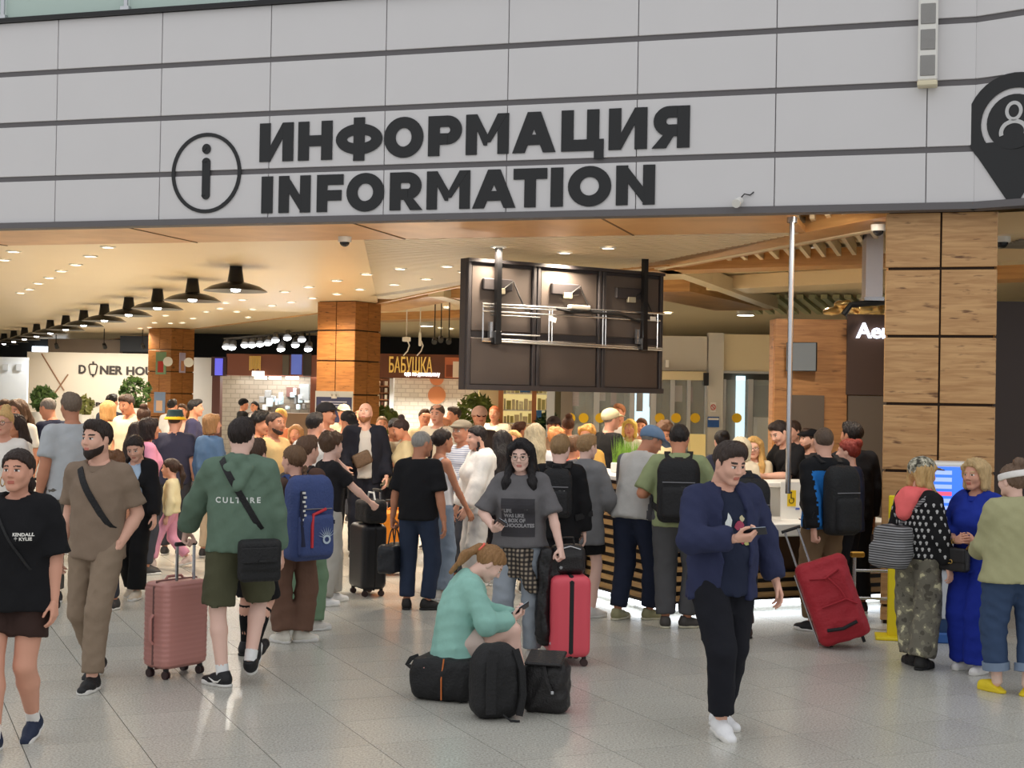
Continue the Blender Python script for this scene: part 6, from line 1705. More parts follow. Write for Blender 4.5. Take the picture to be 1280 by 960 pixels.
e = P('little girl in pink trousers and cream sweater at left', 216, 577, 16.0, 95, 'g', near=True, skin='fair', hair=('pony', (58, 42, 34)), head=(-14, 0, 0), top=longs((224, 216, 176), 'sweater', hem=-.06, off=.02, hem_band=True), bottom=tr((222, 158, 184), r=(.1, .085, .085), end=1.9),
      shoes=shoe((226, 206, 196)), feet=[(-.08, .30, 0, 0, 0), (.08, -.26, 0, 15, .03)])
f = P('girl with braid and brown top carrying the blue backpack', 369, 558, 11.3, 40, 'f', near=True, skin='fair', hair=('braid', (112, 84, 60)), head=(14, 0, 0), top=tee((86, 66, 56), sleeve=.8, off=.018), bottom=tr((112, 84, 70), r=(.1, .1, .112), end=1.96, waist=.13), shoes=shoe((232, 228, 216)), feet=[(-.07, .03, 10, 0, 0), (.08, .0, -115, 0, 0)], hands=[(-.18, .30, 1.0), (.2, .3, 1.0)])
bp = backpack(f, 'blue school backpack with red piping and crest print', (62, 78, 128),   .38, .60, .21, z=.12, strap=cloth((64, 80, 130)))
L_, w_, h_, d_ = PACK['blue school backpack with red piping and crest print']
RED = mat('pipe_red', (204, 52, 60), rough=.5); fy = -d_ * .92 - .05
MB().tube([L_((-.06, fy, -.19)), L_((-.06, fy, -.02)), L_((-.04, fy + .02, .06)), L_((.08, fy + .035, .10))], .012).build('red_piping', RED, bp, True)
MB().tube([L_((-.12, fy + .05, .24)), L_((-.13, fy + .03, .1)), L_((-.13, fy + .03, -.02)), L_((-.125, fy + .02, -.18))], .02).build('webbing', mat('web_dark', (34, 38, 66), rough=.7), bp, True)
MB().box(L_((-.0, fy + .02, .0)), (.30, .02, .03), f['root'].rotation_euler.z * 0, R=Matrix(f['T2'].tolist())).build('compression_strap', mat('web_dark', (34, 38, 66)), bp)
for q in range(7): MB().box(L_((-.128 + .01 * (q % 2), fy + .018, .23 - q * .034)), (.02, .016, .016), R=Matrix(f['T2'].tolist())).build('white_mark', OFFW, bp)
cr_ = MB()
for q in range(9):
    an = R_(20 + q * 17.5); cr_.add([L_((.07 + .03 * math.cos(u), fy - .004, -.12 + .03 * math.sin(u))) for u in (an, an + .2)] + [L_((.07 + .085 * math.cos(an + .1), fy - .004, -.12 + .095 * math.sin(an + .1)))], [[0, 1, 2]])
for p_ in ring(.07, -.13, .036, .036, .016, n=16): cr_.add([L_((x, fy - .004, z)) for x, z in p_], [[0, 1, 2, 3]])
tag(cr_.build('crest_print', mat('crest_pale', (190, 206, 220), rough=.6), bp), kind='stuff')
g = P('boy in brown t-shirt and green trousers behind blue backpack', 379, 545, 11.9, -35, 'm', near=True, skin='fair', hair=('short', (98, 72, 54)), top=tee((92, 68, 58), hem=-.1), bottom=tr((118, 146, 118), r=(.1, .095, .1), end=1.97), shoes=shoe((220, 216, 210)), feet=[(-.1, .0, 0, 0, 0), (.1, .06, -20, 0, 0)])
backpack(g, 'small grey backpack on the boy in brown t-shirt', (70, 64, 62), .28, .40, .13, z=.2)
h = P('boy in black top and pale grey trousers on the phone', 411, 541, 13.4, -58, 'm', near=True, skin='pale', hair=('curly', (84, 62, 46)), head=(8, 0, 0), top=tee((34, 33, 36), hem=-.1), bottom=tr((176, 172, 164), r=(.105, .1, .1), end=1.96), shoes=shoe((232, 232, 232)), feet=[(-.12, .12, 0, 0, 0), (.12, -.1, -12, 0, 0)],
      hands=[(-.10, .10, 1.50), (.16, .42, 1.02)], hpose=('phone', 'grip'), elbow=((-.4, .6, -1), None), hdir=(((.2, -.1, 1), (-1, .2, .1)), None))
phone(h, 0, 'phone held to the ear by boy in black')
hand_pos = h['root'].matrix_basis @ Vector(h['wr'][1])
suitcase('tall black soft suitcase with raised handle by the phone boy', (at_z(458, 744, 0).x, at_z(458, 744, 0).y + .05, 0), R_(-62), .40, .26, .70, (34, 34, 37), handle=.32, ribs=False)
rb = thing('travel_bag', 'black bag riding on top of the tall black suitcase', 'bag', (at_z(458, 744, 0).x + .03, at_z(458, 744, 0).y, .70), R_(-62))
F = Field((-.2, -.13, 0), (.2, .13, .24), .016); F.rbox((0, 0, .12), (.18, .11, .115), .05); F.folds(.006, 9); V, Q = F.nets(); np_obj('bag_body', V, Q, NYL, rb); MB().tube([(-.1, 0, .22), (-.06, 0, .3), (.06, 0, .3), (.1, 0, .22)], .01).build('handle', OFFW, rb, True)

i = P('tall bald bearded man in dark jacket with crossbody pouch', 455, 499, 17.2, -172, 'm', near=True, skin='fair', hair=('bald', (150, 96, 60)), beard=((150, 100, 66),), head=(-14, 14, 0), top=tee((200, 196, 190), hem=-.08, off=.012), jacket=longs((32, 34, 44), 'jacket', off=.036, sw=.026, hem=-.14, open=.075), bottom=tr((32, 34, 44)), shoes=shoe((40, 38, 38)), hands=[(-.24, .1, .9), (.2, .3, 1.0)])
strap_loop(i, (-.10, 0, .47), (.18, 0, .02), .03, mat('strap_br', (110, 84, 60)), 'pouch_strap')
pu = carried(i, 'crossbody_pouch', 'brown patterned pouch on the bald man chest', 'bag'); F = Field((-.13, -.07, -.11), (.13, .07, .11), .015); F.rbox((0, 0, 0), (.11, .045, .085), .035); V, Q = F.nets(); np_obj('pouch_body', i['tp'](.03, .21, .14, True) + V @ rotm('Y', 25).T, Q, mat('pouch_br', (98, 78, 60), rough=.6, var=.4, vscale=40), pu)

j = P('grey haired man in black polo and dark jeans', 523, 538, 13.15, -18, 'm', near=True, skin='tan', hair=('buzz', (150, 146, 140)), head=(-32, -4, 0), build=1.06, belly=.02, top=dict(name='polo_shirt', mat=cloth((27, 27, 30)), sleeve=.85, off=.022, sw=.024, hem=-.10), bottom=tr((44, 54, 74), r=(.102, .08, .072)), shoes=shoe((28, 26, 26), BSOLE), feet=[(-.1, .0, 20, 0, 0), (.1, .04, -60, 0, 0)], hands=[(-.30, .06, .82), (.30, -.04, .80)], hpose=('grip', 'relax'), hdir=(((0, .1, -1), (-1, 0, 0)), None))
collar(j, cloth((27, 27, 30)))
hand_bag(j, 0, 'large black holdall carried by the man in black polo', (30, 32, 38), .42, .26, .18, .15)
k1 = P('woman in white tank top and light jeans beside black polo', 551, 535, 13.9, -60, 'f', near=True, skin='tan', hair=('pony', (46, 34, 30)), head=(4, 0, 0), top=dict(name='tank_top', mat=cloth((222, 220, 222)), sleeve=0, off=.012, hem=-.02, neck=.09), bottom=tr((122, 136, 154), r=(.098, .09, .098), end=1.97, waist=.13), shoes=shoe((214, 210, 204)), hands=[(-.16, .18, .84), (.16, .26, .86)])
sk = MB(); sk = None
l1 = P('older man in grey flat cap and striped shirt', 577, 523, 15.0, 128, 'm', near=True, skin='tan', hair=('buzz', (150, 140, 130)), hat=('flat', cloth((132, 122, 106))), head=(16, 0, 0), build=1.08, belly=.02,
       top=dict(name='striped_shirt', mat=mat('stripes_grey', (176, 180, 196), rough=.85), sleeve=.8, off=.022, sw=.02, hem=-.1), bottom=tr((60, 62, 70)), shoes=shoe((60, 50, 44)))
collar(l1, cloth((200, 200, 208)))
m1 = P('woman with two braids in white hoodie and white trousers', 598, 530, 14.3, 112, 'f', near=True, skin='fair', hair=('braids', (34, 27, 27)), head=(0, -6, 0), top=longs((232, 230, 226), 'hoodie', off=.04, sw=.034, hem=-.14, hood=True, flare=.02, fold=.004), bottom=tr((206, 202, 198), r=(.105, .105, .115), end=1.98), shoes=shoe((226, 222, 216)), hands=[(-.2, .2, .9), (.22, .15, .88)])
n1 = P('woman in bright pink jacket behind the long haired woman', 627, 537, 14.9, -25, 'f', near=True, skin='warm', hair=('longback', (24, 20, 22)), head=(40, 0, 0), jacket=longs((222, 52, 112), 'jacket', off=.034, sw=.03, hem=-.1), bottom=tr((40, 40, 46)), shoes=shoe((200, 200, 200)))

o1 = P('woman with long black hair and glasses in grey printed t-shirt', 650, 545, 10.7, 172, 'f', near=True, skin='pale', hair=('long', (24, 20, 22)), head=(0, -12, 0), build=1.04, top=tee((104, 102, 104), off=.03, sleeve=.95, sw=.022, hem=-.08, flare=.03, fold=.008), bottom=tr((150, 158, 168), r=(.1, .08, .07), end=1.96), shoes=shoe((220, 216, 212)),
       feet=[(-.12, .0, 10, 0, 0), (.10, .05, -12, 0, 0)], hands=[(-.34, .14, .90), (.15, .27, 1.04)], hpose=('grip', 'phone'), elbow=((-1, -.5, 0), (1, -.4, -.6)), hdir=(((-.25, .35, -.8), (-.9, .3, .5)), ((-.4, .75, .25), (.55, .0, -.85))))
phone(o1, 1, 'phone in the hand of the long black haired woman')
pm = MB().add([(-.12, -.13, 0), (.12, -.13, 0), (.12, .13, 0), (-.12, .13, 0)], []); N_ = 12
vs = [(-.125 + .25 * i_ / N_, -.14 + .28 * j_ / N_, 0) for i_ in range(N_ + 1) for j_ in range(N_ + 1)]; fs = [[i_ * (N_ + 1) + j_, (i_ + 1) * (N_ + 1) + j_, (i_ + 1) * (N_ + 1) + j_ + 1, i_ * (N_ + 1) + j_ + 1] for i_ in range(N_) for j_ in range(N_)]
print_on(o1, MB().add(vs, fs).mesh('print', BLACK), mat('print_dark', (58, 56, 60), rough=.85), (0, 0, .155), 1, 'print_patch', o1['root'])
print_on(o1, text_mesh('LIFE\nWAS LIKE\nA BOX OF\nCHOCOLATES', .036, 0, .0016, align='LEFT', sx=.95), mat('print_grey', (150, 148, 150), rough=.85), (-.0 + .108, 0, .15), 1, 'lettering', o1['root'], rise=.006)
def glasses(info, m, r=.021, tint=None):
    hc, HR, hs = info['hc'], info['HR'], info['hs']; mb = MB()
    def hp(x, y, z): return Vector(hc + HR @ (np.array([x, y, z]) * hs))
    for sg in (-1, 1): mb.tube([hp(sg * .032 + r * math.cos(q), .102, .0 + r * .85 * math.sin(q)) for q in np.linspace(0, 6.283, 15)[:-1]], .0022, 5, closed=True); mb.tube([hp(sg * .053, .100, .004), hp(sg * .076, .06, .006), hp(sg * .082, .0, .004)], .002, 5)
    mb.tube([hp(-.011, .104, .004), hp(.011, .104, .004)], .002, 5); mb.build('glasses', m, info['root'])
    if tint:
        for sg in (-1, 1): MB().add([hp(sg * .032 + r * math.cos(q), .1015, r * .85 * math.sin(q)) for q in np.linspace(0, 6.283, 15)[:-1]], [list(range(14))]).build('lens', tint, info['root'])
glasses(o1, mat('glasses_gold', (170, 150, 130), rough=.3, metal=.7))
ob = MB().add([], []); eb = o1['hc'] + o1['HR'] @ np.array([-.082, .0, -.02]); MB().box(eb, (.012, .018, .03), bev=.004).build('earbud', OFFW, o1['root'])
# flannel shirt knotted round the waist
PLD = _M.get('plaid') or mat('plaid', (90, 78, 70), rough=.9)
def plaid_nodes(m, c1, c2, sc=42, axis2=True):
    N = m.node_tree.nodes; L = m.node_tree.links; b_ = N['Principled BSDF']; tc = N.new('ShaderNodeTexCoord')
    w1 = N.new('ShaderNodeTexWave'); w1.bands_direction = 'Z'; w1.inputs['Scale'].default_value = sc * .16
    L.new(tc.outputs['Object'], w1.inputs['Vector']); out = w1.outputs['Fac']
    if axis2:
        w2 = N.new('ShaderNodeTexWave'); w2.bands_direction = 'X'; w2.inputs['Scale'].default_value = sc * .16; L.new(tc.outputs['Object'], w2.inputs['Vector'])
        md = N.new('ShaderNodeMath'); md.operation = 'MULTIPLY'; L.new(w1.outputs['Fac'], md.inputs[0]); L.new(w2.outputs['Fac'], md.inputs[1]); out = md.outputs[0]
    mx = N.new('ShaderNodeMix'); mx.data_type = 'RGBA'; mx.inputs[6].default_value = lin(c1); mx.inputs[7].default_value = lin(c2); L.new(out, mx.inputs[0]); L.new(mx.outputs[2], b_.inputs['Base Color'])
plaid_nodes(PLD, (44, 40, 40), (176, 160, 140), 60); plaid_nodes(_M['stripes_grey'], (206, 208, 214), (140, 146, 170), 90, False)
F = Field((-.26, -.22, .55), (.28, .24, .98), .0125); T_ = o1['T'][:, 1]; kk = o1['k']
F.cone(o1['tp'](0, 0, -.10), o1['tp'](0, -.0, -.32), .175 * kk, .165 * kk, k=0, flat=(0, 1, 0), q=1.2, cuts=[(o1['tp'](0, 0, -.08), (0, 0, 1)), (o1['tp'](0, 0, -.31), (0, .0, -1))])
F.cone(o1['tp'](-.02, .15, -.12), o1['tp'](-.10, .15, -.36), .03, .045, k=.02); F.cone(o1['tp'](-.02, .15, -.12), o1['tp'](-.155, .12, -.42), .03, .05, k=.02); F.folds(.006, 8, wl=(.05, .1)); V, Q = F.nets(); V = smooth_vq(V, Q, 1, .3)
np_obj('tied_flannel_shirt', V, Q, PLD, o1['root'])
# coral case and the things on it
cs = at_z(708, 833, 0)
suitcase('coral red hard suitcase with black centre zip', (cs.x, cs.y + .16, 0), R_(-82), .42, .30, .66, (222, 84, 98), handle=.0, ribs=False, seam=BLACK)
bl_ = thing('small_backpack', 'small black leather backpack sitting on coral suitcase', 'backpack', (cs.x + .0, cs.y + .13, .655), R_(10))
F = Field((-.15, -.11, 0), (.15, .11, .28), .012); F.rbox((0, 0, .11), (.125, .085, .11), .05); F.rbox((0, -.05, .09), (.10, .05, .07), .03, k=.02); F.folds(.005, 2); V, Q = F.nets(); np_obj('bag_body', V, Q, LEATH, bl_)
MB().tube([(-.05, 0, .21), (-.04, 0, .27), (.04, 0, .27), (.05, 0, .21)], .008).build('handle', LEATH, bl_, True); MB().tube([(-.08, -.08, .19), (0, -.095, .215), (.08, -.08, .19)], .005).build('zip', STEEL, bl_); MB().lathe([(0, 0), (.012, 0)], (-.07, -.105, .06), 12, Matrix.Rotation(R_(90), 3, 'X')).build('stud', STEEL, bl_)
ja = thing('leather_jacket', 'black leather jacket draped down over the coral suitcase', 'jacket', (cs.x - .14, cs.y + .05, .12), R_(10))
F = Field((-.12, -.09, .0), (.12, .09, .74), .013); F.rbox((0, 0, .36), (.085, .045, .34), .04); F.cone((-.03, -.02, .70), (-.05, -.03, .12), .05, .055, k=.03); F.folds(.010, 6, wl=(.08, .18), vert=.4); V, Q = F.nets(); V = smooth_vq(V, Q, 1, .3); np_obj('jacket_body', V, Q, mat('leather_shiny', (24, 23, 25), rough=.32, bump=.3, bscale=40), ja)
MB().lathe([(0, 0), (.012, 0)], (.01, -.085, .05), 12, Matrix.Rotation(R_(90), 3, 'X')).build('stud', STEEL, ja)

# seated girl on a bag
gs = at_z(578, 868, 0)
q1 = P('girl in mint shirt sitting on a black bag looking at phone', 600, 688, gs.y, -84, 'f', build=1.12, H=1.54, near=True, skin='pale', hair=('pony', (150, 112, 72)), pelvis=(0, -.06, .36), lean=3, hunch=22, head=(0, -20, 0), top=longs((148, 196, 184), 'shirt', off=.03, sw=.026, hem=-.25, flare=.05, fold=.008), bottom=sho((206, 186, 176), .5),
       shoes=shoe((226, 224, 222)), feet=[(-.08, .46, 4, 0, 0), (.08, .40, -4, 0, 0)], knee=((-.1, 1, 1), (.1, 1, 1)), hands=[(-.03, .38, .57), (.07, .35, .56)], hpose=('phone', 'phone'), elbow=((-.6, 0, -1), (.6, 0, -1)), hdir=(((.1, .8, .5), (-.3, .6, -.7)), ((-.2, .8, .5), (.5, .5, -.7))), X=gs.x)
phone(q1, 1, 'phone held by the seated girl in mint shirt')
hb = q1['hc'] + q1['HR'] @ np.array([0, -.118, .035]); MB().tube([hb + q1['HR'] @ np.array([.03 * math.cos(t), 0, .03 * math.sin(t)]) for t in np.linspace(0, 6.283, 13)[:-1]], .008, 6, closed=True).build('hair_tie', mat('tie_coral', (240, 110, 90)), q1['root'])
def floor_bag(name, label, p, rz, w, d, h, m, seed, rad=.07, taper=1.0):
    t_ = thing(name, label, 'bag', p, rz); F = Field((-w / 2 - .02, -d / 2 - .02, 0), (w / 2 + .02, d / 2 + .02, h + .02), .0125)
    F.rbox((0, 0, h * .45), (w / 2, d / 2, h * .45), rad); F.rbox((0, 0, h * .62), (w / 2 * taper, d / 2 * taper, h * .38), rad * .8, k=.05); F.clip((0, 0, .002), (0, 0, -1)); F.folds(.007, seed, wl=(.07, .15)); V, Q = F.nets(); V = smooth_vq(V, Q, 1, .3)
    np_obj('bag_body', V, Q, m, t_); return t_
b1 = floor_bag('holdall', 'black bag with orange piping under the seated girl', (at_z(560, 872, 0).x, at_z(560, 872, 0).y, 0), R_(-18), .42, .34, .27, NYL, 3)
MB().tube([(.02, -.178, .02), (.02, -.185, .15), (.03, -.17, .28)], .005).build('piping', mat('pipe_orange', (216, 120, 60)), b1); MB().ribbon([(-.2, -.02, .26), (-.25, -.03, .24), (-.275, -.03, .2), (-.24, -.05, .19), (-.2, -.06, .2)], [(0, -1, 0)] * 5, .03, .006).build('strap', NYL, b1); MB().tube([(-.19, -.12, .22), (-.1, -.175, .215)], .004).build('piping', mat('pipe_pale', (220, 160, 150)), b1)
g2 = at_z(618, 902, 0); b2 = floor_bag('backpack', 'tall black backpack standing in front of the seated girl', (g2.x, g2.y + .14, 0), R_(20), .31, .26, .45, NYL, 7, .09, .72)
MB().ribbon([(-.06, -.13, .42), (-.08, -.15, .36), (-.085, -.155, .2), (-.08, -.15, .05)], [(0, -1, 0)] * 4, .06, .014).build('shoulder_strap', NYL, b2, True); MB().ribbon([(.09, -.09, .42), (.12, -.13, .3), (.13, -.13, .15), (.1, -.15, .03)], [(.4, -1, 0)] * 4, .05, .012).build('shoulder_strap', NYL, b2, True)
MB().tube([(.14, -.06, .12), (.155, -.05, .2), (.14, -.05, .24)], .006).build('zip', STEEL, b2); MB().tube([(.0, -.15, .04), (.04, -.18, .01), (.09, -.2, .008)], .007).build('strap_tail', NYL, b2)
g3 = at_z(683, 893, 0); b3 = floor_bag('leather_backpack', 'black leather flap backpack beside the black backpack', (g3.x, g3.y + .1, 0), R_(-12), .29, .20, .34, LEATH, 11, .05, .70)
MB().box((0, -.035, .335), (.235, .21, .022), R=Matrix.Rotation(R_(14), 3, 'X'), bev=.008).build('flap', LEATH, b3); MB().ribbon([(.0, -.10, .30), (.03, -.118, .2), (.06, -.12, .13)], [(0, -1, 0)] * 3, .022, .006).build('strap', LEATH, b3); MB().box((.06, -.125, .14), (.02, .012, .02), bev=.003).build('buckle', STEEL, b3); MB().tube([(-.15, -.03, .26), (-.17, -.06, .16), (-.15, -.06, .06)], .01).build('shoulder_strap', LEATH, b3, True)

# queue at the desk
r1 = P('fair haired person in black hoodie with black backpack', 699, 543, 12.3, -8, 'm', near=True, skin='pale', hair=('short', (150, 120, 84)), head=(-10, 0, 0), top=longs((26, 26, 28), 'hoodie', off=.034, sw=.026, hem=-.16), bottom=tr((28, 28, 31), r=(.105, .085, .08)), shoes=shoe((30, 30, 30)), feet=[(-.1, .0, 6, 0, 0), (.1, .0, -6, 0, 0)])
backpack(r1, 'slim black backpack with tan patch on black hoodie', (30, 30, 32), .27, .40, .11, z=.24)
s1 = P('fair haired person in grey hoodie and black shorts', 731, 541, 12.9, -30, 'f', near=True, skin='pale', hair=('short', (158, 126, 88)), head=(-14, -4, 0), top=longs((122, 122, 124), 'hoodie', off=.04, sw=.034, hem=-.28, hood=True, hem_band=True), bottom=sho((26, 26, 28), .75), shoes=shoe((220, 216, 212)), feet=[(-.1, .0, 6, 0, 0), (.1, .0, -30, 0, 0)], hands=[(-.2, .25, 1.0), (.22, .25, 1.0)])
t1 = P('man in blue cap and grey t-shirt leaning on the desk', 790, 529, 12.75, -38, 'm', near=True, H=1.78, skin='tan', hair=('buzz', (130, 124, 116)), hat=('cap', cloth((112, 136, 164))), head=(-28, -16, 0), lean=16, build=1.12, belly=.02,
       top=dict(name='t_shirt', mat=[cloth((188, 186, 182)), cloth((98, 98, 104))], sleeve=.95, off=.024, sw=.024, hem=-.1, split=lambda C, I: (np.abs((C - I['tp'](0, 0, 0)) @ I['T'][:, 0]) > .185)), bottom=tr((36, 42, 60), r=(.105, .082, .068)), shoes=shoe((150, 146, 110), mat('sole_cream', (206, 200, 176))), feet=[(-.1, -.04, 0, 0, 0), (.10, .16, -40, 0, 0)], hands=[(-.12, .45, 1.16), (.24, .48, 1.14)], hdir=(((.3, 1, 0), (0, 0, 1)), ((-.2, 1, 0), (0, 0, 1))), hpose=('relax', 'relax'))
u1 = P('man in olive t-shirt carrying large black backpack at desk', 848, 526, 12.35, -6, 'm', near=True, skin='warm', hair=('short', (44, 38, 36)), build=1.14, top=tee((150, 160, 118), off=.022, sleeve=.9), bottom=tr((84, 84, 86), r=(.108, .085, .074)), shoes=shoe((74, 70, 66), mat('sole_cream', (206, 200, 176))), feet=[(-.09, .02, 0, 0, 0), (.09, .05, -72, 0, 0)], hands=[(-.25, .28, 1.12), (.25, .3, 1.12)], head=(-6, -8, 0), lean=6)
backpack(u1, 'large black laptop backpack on the olive t-shirt man', (28, 28, 30), .36, .50, .19, z=.16)
# man walking across in front
v1 = P('man in navy jacket walking and looking at his phone', 910, 544, 8.5, -158, 'm', near=True, skin='fair', hair=('short', (58, 46, 40)), head=(8, -18, 0), build=1.16, belly=.02, top=tee((36, 42, 62), off=.012, hem=-.15, sleeve=.25), jacket=longs((48, 53, 82), 'jacket', off=.028, sw=.018, hem=-.17, open=.085, fold=.009), bottom=tr((28, 29, 36), r=(.104, .076, .064), end=1.92), shoes=shoe((236, 236, 238)),
       feet=[(-.05, -.14, 8, 0, 0), (.08, .10, -6, 10, .02)], hands=[(-.34, .0, .88), (.11, .28, 1.17)], hpose=('relax', 'phone'), elbow=((-.8, -1, 0), (1, -.5, -.5)), hdir=(None, ((-.75, .55, .1), (.2, .55, -.8))))
phone(v1, 1, 'phone held by the man in navy jacket')
wp = MB()
rgp = random.Random(11)
def blob(cx, cy, sx, sy, n=9, seed=0):
    r_ = random.Random(seed); pts = [(cx + sx * math.cos(2 * math.pi * q / n) * r_.uniform(.65, 1.1), cy + sy * math.sin(2 * math.pi * q / n) * r_.uniform(.65, 1.1), 0) for q in range(n)]
    return MB().add([(cx, cy, 0)] + pts, [[0, 1 + q, 1 + (q + 1) % n] for q in range(n)]).mesh('print', BLACK)
print_on(v1, blob(-.045, 0, .022, .075, 11, 1), mat('print_white', (226, 230, 226)), (0, 0, .27), 1, 'white_print', v1['root'], rise=.004)
for q, (x, y, s_, cl) in enumerate(((.025, .02, .035, (170, 70, 96)), (.05, -.03, .03, (120, 50, 70)), (.04, .06, .02, (196, 186, 150)), (.07, -.08, .022, (176, 176, 110)), (.03, -.06, .03, (150, 60, 80)))):
    print_on(v1, blob(x, y, s_, s_, 9, q), mat('pr_%d_%d' % (cl[0], cl[1]), cl, rough=.8), (0, 0, .25), 1, 'colour_print', v1['root'], rise=.004 + .001 * q)
# person half hidden behind the hoodie man
P('person in black shorts and long black socks behind hoodie man', 326, 545, 10.5, -20, 'm', near=True, skin='fair', hair=('short', H_['br']), top=tee((30, 30, 33)), bottom=sho((26, 26, 28), .98), shoes=shoe((32, 32, 36), BSOLE, (24, 24, 26), 'sneaker', .30), feet=[(-.22, .20, 0, 0, 0), (.06, -.16, 0, -25, .05)])
w1 = P('person in brown trousers hidden behind the navy jacket man', 922, 552, 11.9, 22, 'm', near=True, skin='fair', hair=('short', H_['br']), top=tee((40, 42, 52)), bottom=tr((70, 50, 46), r=(.1, .08, .075)), shoes=shoe((60, 44, 40), BSOLE), hands=[None, (.3, .05, .82)])
backpack(w1, 'black backpack with white trim behind the navy jacket man', (30, 31, 34), .33, .50, .18, z=.14)
x1 = P('man in black and blue jacket pulling the red trolley bag', 1034, 531, 12.35, 26, 'm', near=True, skin='fair', hair=('buzz', (92, 76, 64)), head=(-24, 0, 0), build=1.05,
       top=longs((40, 118, 196), 'jacket', off=.03, sw=.026, hem=-.10), bottom=tr((120, 98, 74), r=(.105, .085, .076)), shoes=shoe((40, 40, 42), WSOLE), feet=[(-.12, .02, 20, 0, 0), (.1, .05, -12, 0, 0)], hands=[(-.22, -.12, .82), (.2, .3, 1.0)], hpose=('grip', 'relax'), hdir=(((0, -.1, -1), (-1, 0, 0)), None))
F_ = x1['jacket']; me = F_.data; me.materials.append(cloth((26, 27, 30)))
co = np.zeros(len(me.vertices) * 3, np.float32); me.vertices.foreach_get('co', co); co = co.reshape(-1, 3)
mi = []
for p_ in me.polygons:
    c_ = co[list(p_.vertices)].mean(0); lz = (c_ - x1['tp'](0, 0, 0)) @ x1['T'][:, 2]; lx = abs((c_ - x1['tp'](0, 0, 0)) @ x1['T'][:, 0]); mi.append(1 if (lz > .40 or lx > .205) else 0)
me.polygons.foreach_set('material_index', np.array(mi, np.int32)); me.update()
backpack(x1, 'big black travel backpack on the black and blue jacket', (30, 31, 33), .31, .54, .20, z=.13)
# red soft trolley bag, leaning
rs = at_z(1052, 812, 0)
rt = thing('trolley_bag', 'red soft trolley bag leaning back on two wheels', 'suitcase', (rs.x + .0, rs.y + .08, 0), R_(-8))
RDM = mat('nylon_red', (164, 34, 46), rough=.65, bump=.4, bscale=40, var=.12)
RT = rotm('Z', 0) @ rotm('Y', -20) @ rotm('X', -6)
F = Field((-.24, -.17, -.02), (.24, .17, .72), .0125); F.rbox((0, 0, .35), (.205, .13, .34), .06); F.rbox((.0, -.06, .33), (.17, .10, .26), .05, k=.03); F.folds(.007, 5, wl=(.08, .2)); V, Q = F.nets(); V = smooth_vq(V, Q, 1, .4)
OFS = np.array([.06, 0, .05]); np_obj('bag_body', OFS + V @ RT.T, Q, RDM, rt)
def rp(x, y, z): return OFS + RT @ np.array([x, y, z])
MB().tube([rp(-.12, -.165, .56), rp(0, -.175, .53), rp(.12, -.17, .57)], .009).build('welt', RDM, rt, True); MB().tube([rp(.02, -.175, .53), rp(.08, -.175, .42), rp(.1, -.17, .32)], .008).build('welt', RDM, rt, True); MB().tube([rp(-.10, -.17, .32), rp(.1, -.175, .33), rp(.17, -.15, .27)], .008).build('welt', RDM, rt, True)
MB().tube([rp(-.12, -.17, .14), rp(0, -.19, .12), rp(.12, -.17, .14)], .014).build('grab_strap', NYL, rt, True)
for sg in (-1, 1):
    MB().cyl(rp(sg * .13 - .012, .05, -.005), rp(sg * .13 + .012, .05, -.005), .042, n=14).build('wheel', BLACK, rt, True)
    MB().cyl(rp(-.06 + sg * .055 - .06, .12, .68), rp(-.06 + sg * .055 - .06, .12, .98), .009, n=8).build('telescopic_tube', STEEL, rt, True)
MB().cyl(rp(-.20, .12, .98), rp(-.04, .12, .98), .013, n=8).build('grip', BLACK, rt, True); MB().cyl(rp(-.215, .10, .0), rp(-.215, .10, .62), .009, n=8).build('frame_tube', STEEL, rt, True)
y1 = P('dark haired man in black top with white collar at far right', 1066, 524, 13.45, 20, 'm', near=True, skin='warm', hair=('short', (34, 28, 27)), head=(18, 0, 0), build=1.05, top=longs((26, 27, 32), 'top', off=.024, hem=-.12), bottom=tr((24, 24, 27), r=(.105, .09, .085)), shoes=shoe((30, 30, 30)))
collar(y1, OFFW); P('red haired woman between two dark jackets', 1062, 548, 13.0, 60, 'f', skin='fair', hair=('bun', (128, 42, 30)), top=longs((40, 46, 66)), bottom=tr((30, 30, 34)), shoes=shoe((30, 30, 30)))
# right hand group
z1_ = P('woman in camouflage cap and skull print jacket', 1150, 573, 10.7, -58, 'f', near=True, skin='fair', hair=('frontlong', (196, 160, 106)), hat=('cap', mat('camo', (110, 112, 92), rough=.9)), head=(-12, -4, 0), build=1.12, top=longs((28, 28, 30), 'jacket', off=.03, sw=.022, hem=-.06, hood=True), bottom=dict(kind='trousers', mat=mat('camo_trousers', (112, 108, 92), rough=.9), r=(.108, .1, .105), end=1.97), shoes=shoe((36, 35, 34), BSOLE), feet=[(-.10, .06, 70, 0, 0), (.08, -.04, 10, 0, 0)], hands=[(-.26, .05, .88), (.27, .06, .84)])
def camo(m, cols, sc):
    N = m.node_tree.nodes; L = m.node_tree.links; tc = N.new('ShaderNodeTexCoord'); nz = N.new('ShaderNodeTexNoise'); nz.inputs['Scale'].default_value = sc; nz.inputs['Detail'].default_value = 2
    L.new(tc.outputs['Object'], nz.inputs['Vector']); cr = N.new('ShaderNodeValToRGB'); cr.color_ramp.interpolation = 'CONSTANT'; L.new(nz.outputs['Fac'], cr.inputs[0])
    while len(cr.color_ramp.elements) < len(cols): cr.color_ramp.elements.new(.5)
    for e_, (p_, c_) in zip(cr.color_ramp.elements, cols): e_.position = p_; e_.color = lin(c_)
    L.new(cr.outputs[0], N['Principled BSDF'].inputs['Base Color'])
camo(_M['camo'], [(0, (64, 62, 54)), (.42, (132, 128, 112)), (.53, (196, 190, 170)), (.6, (92, 92, 76))], 22)
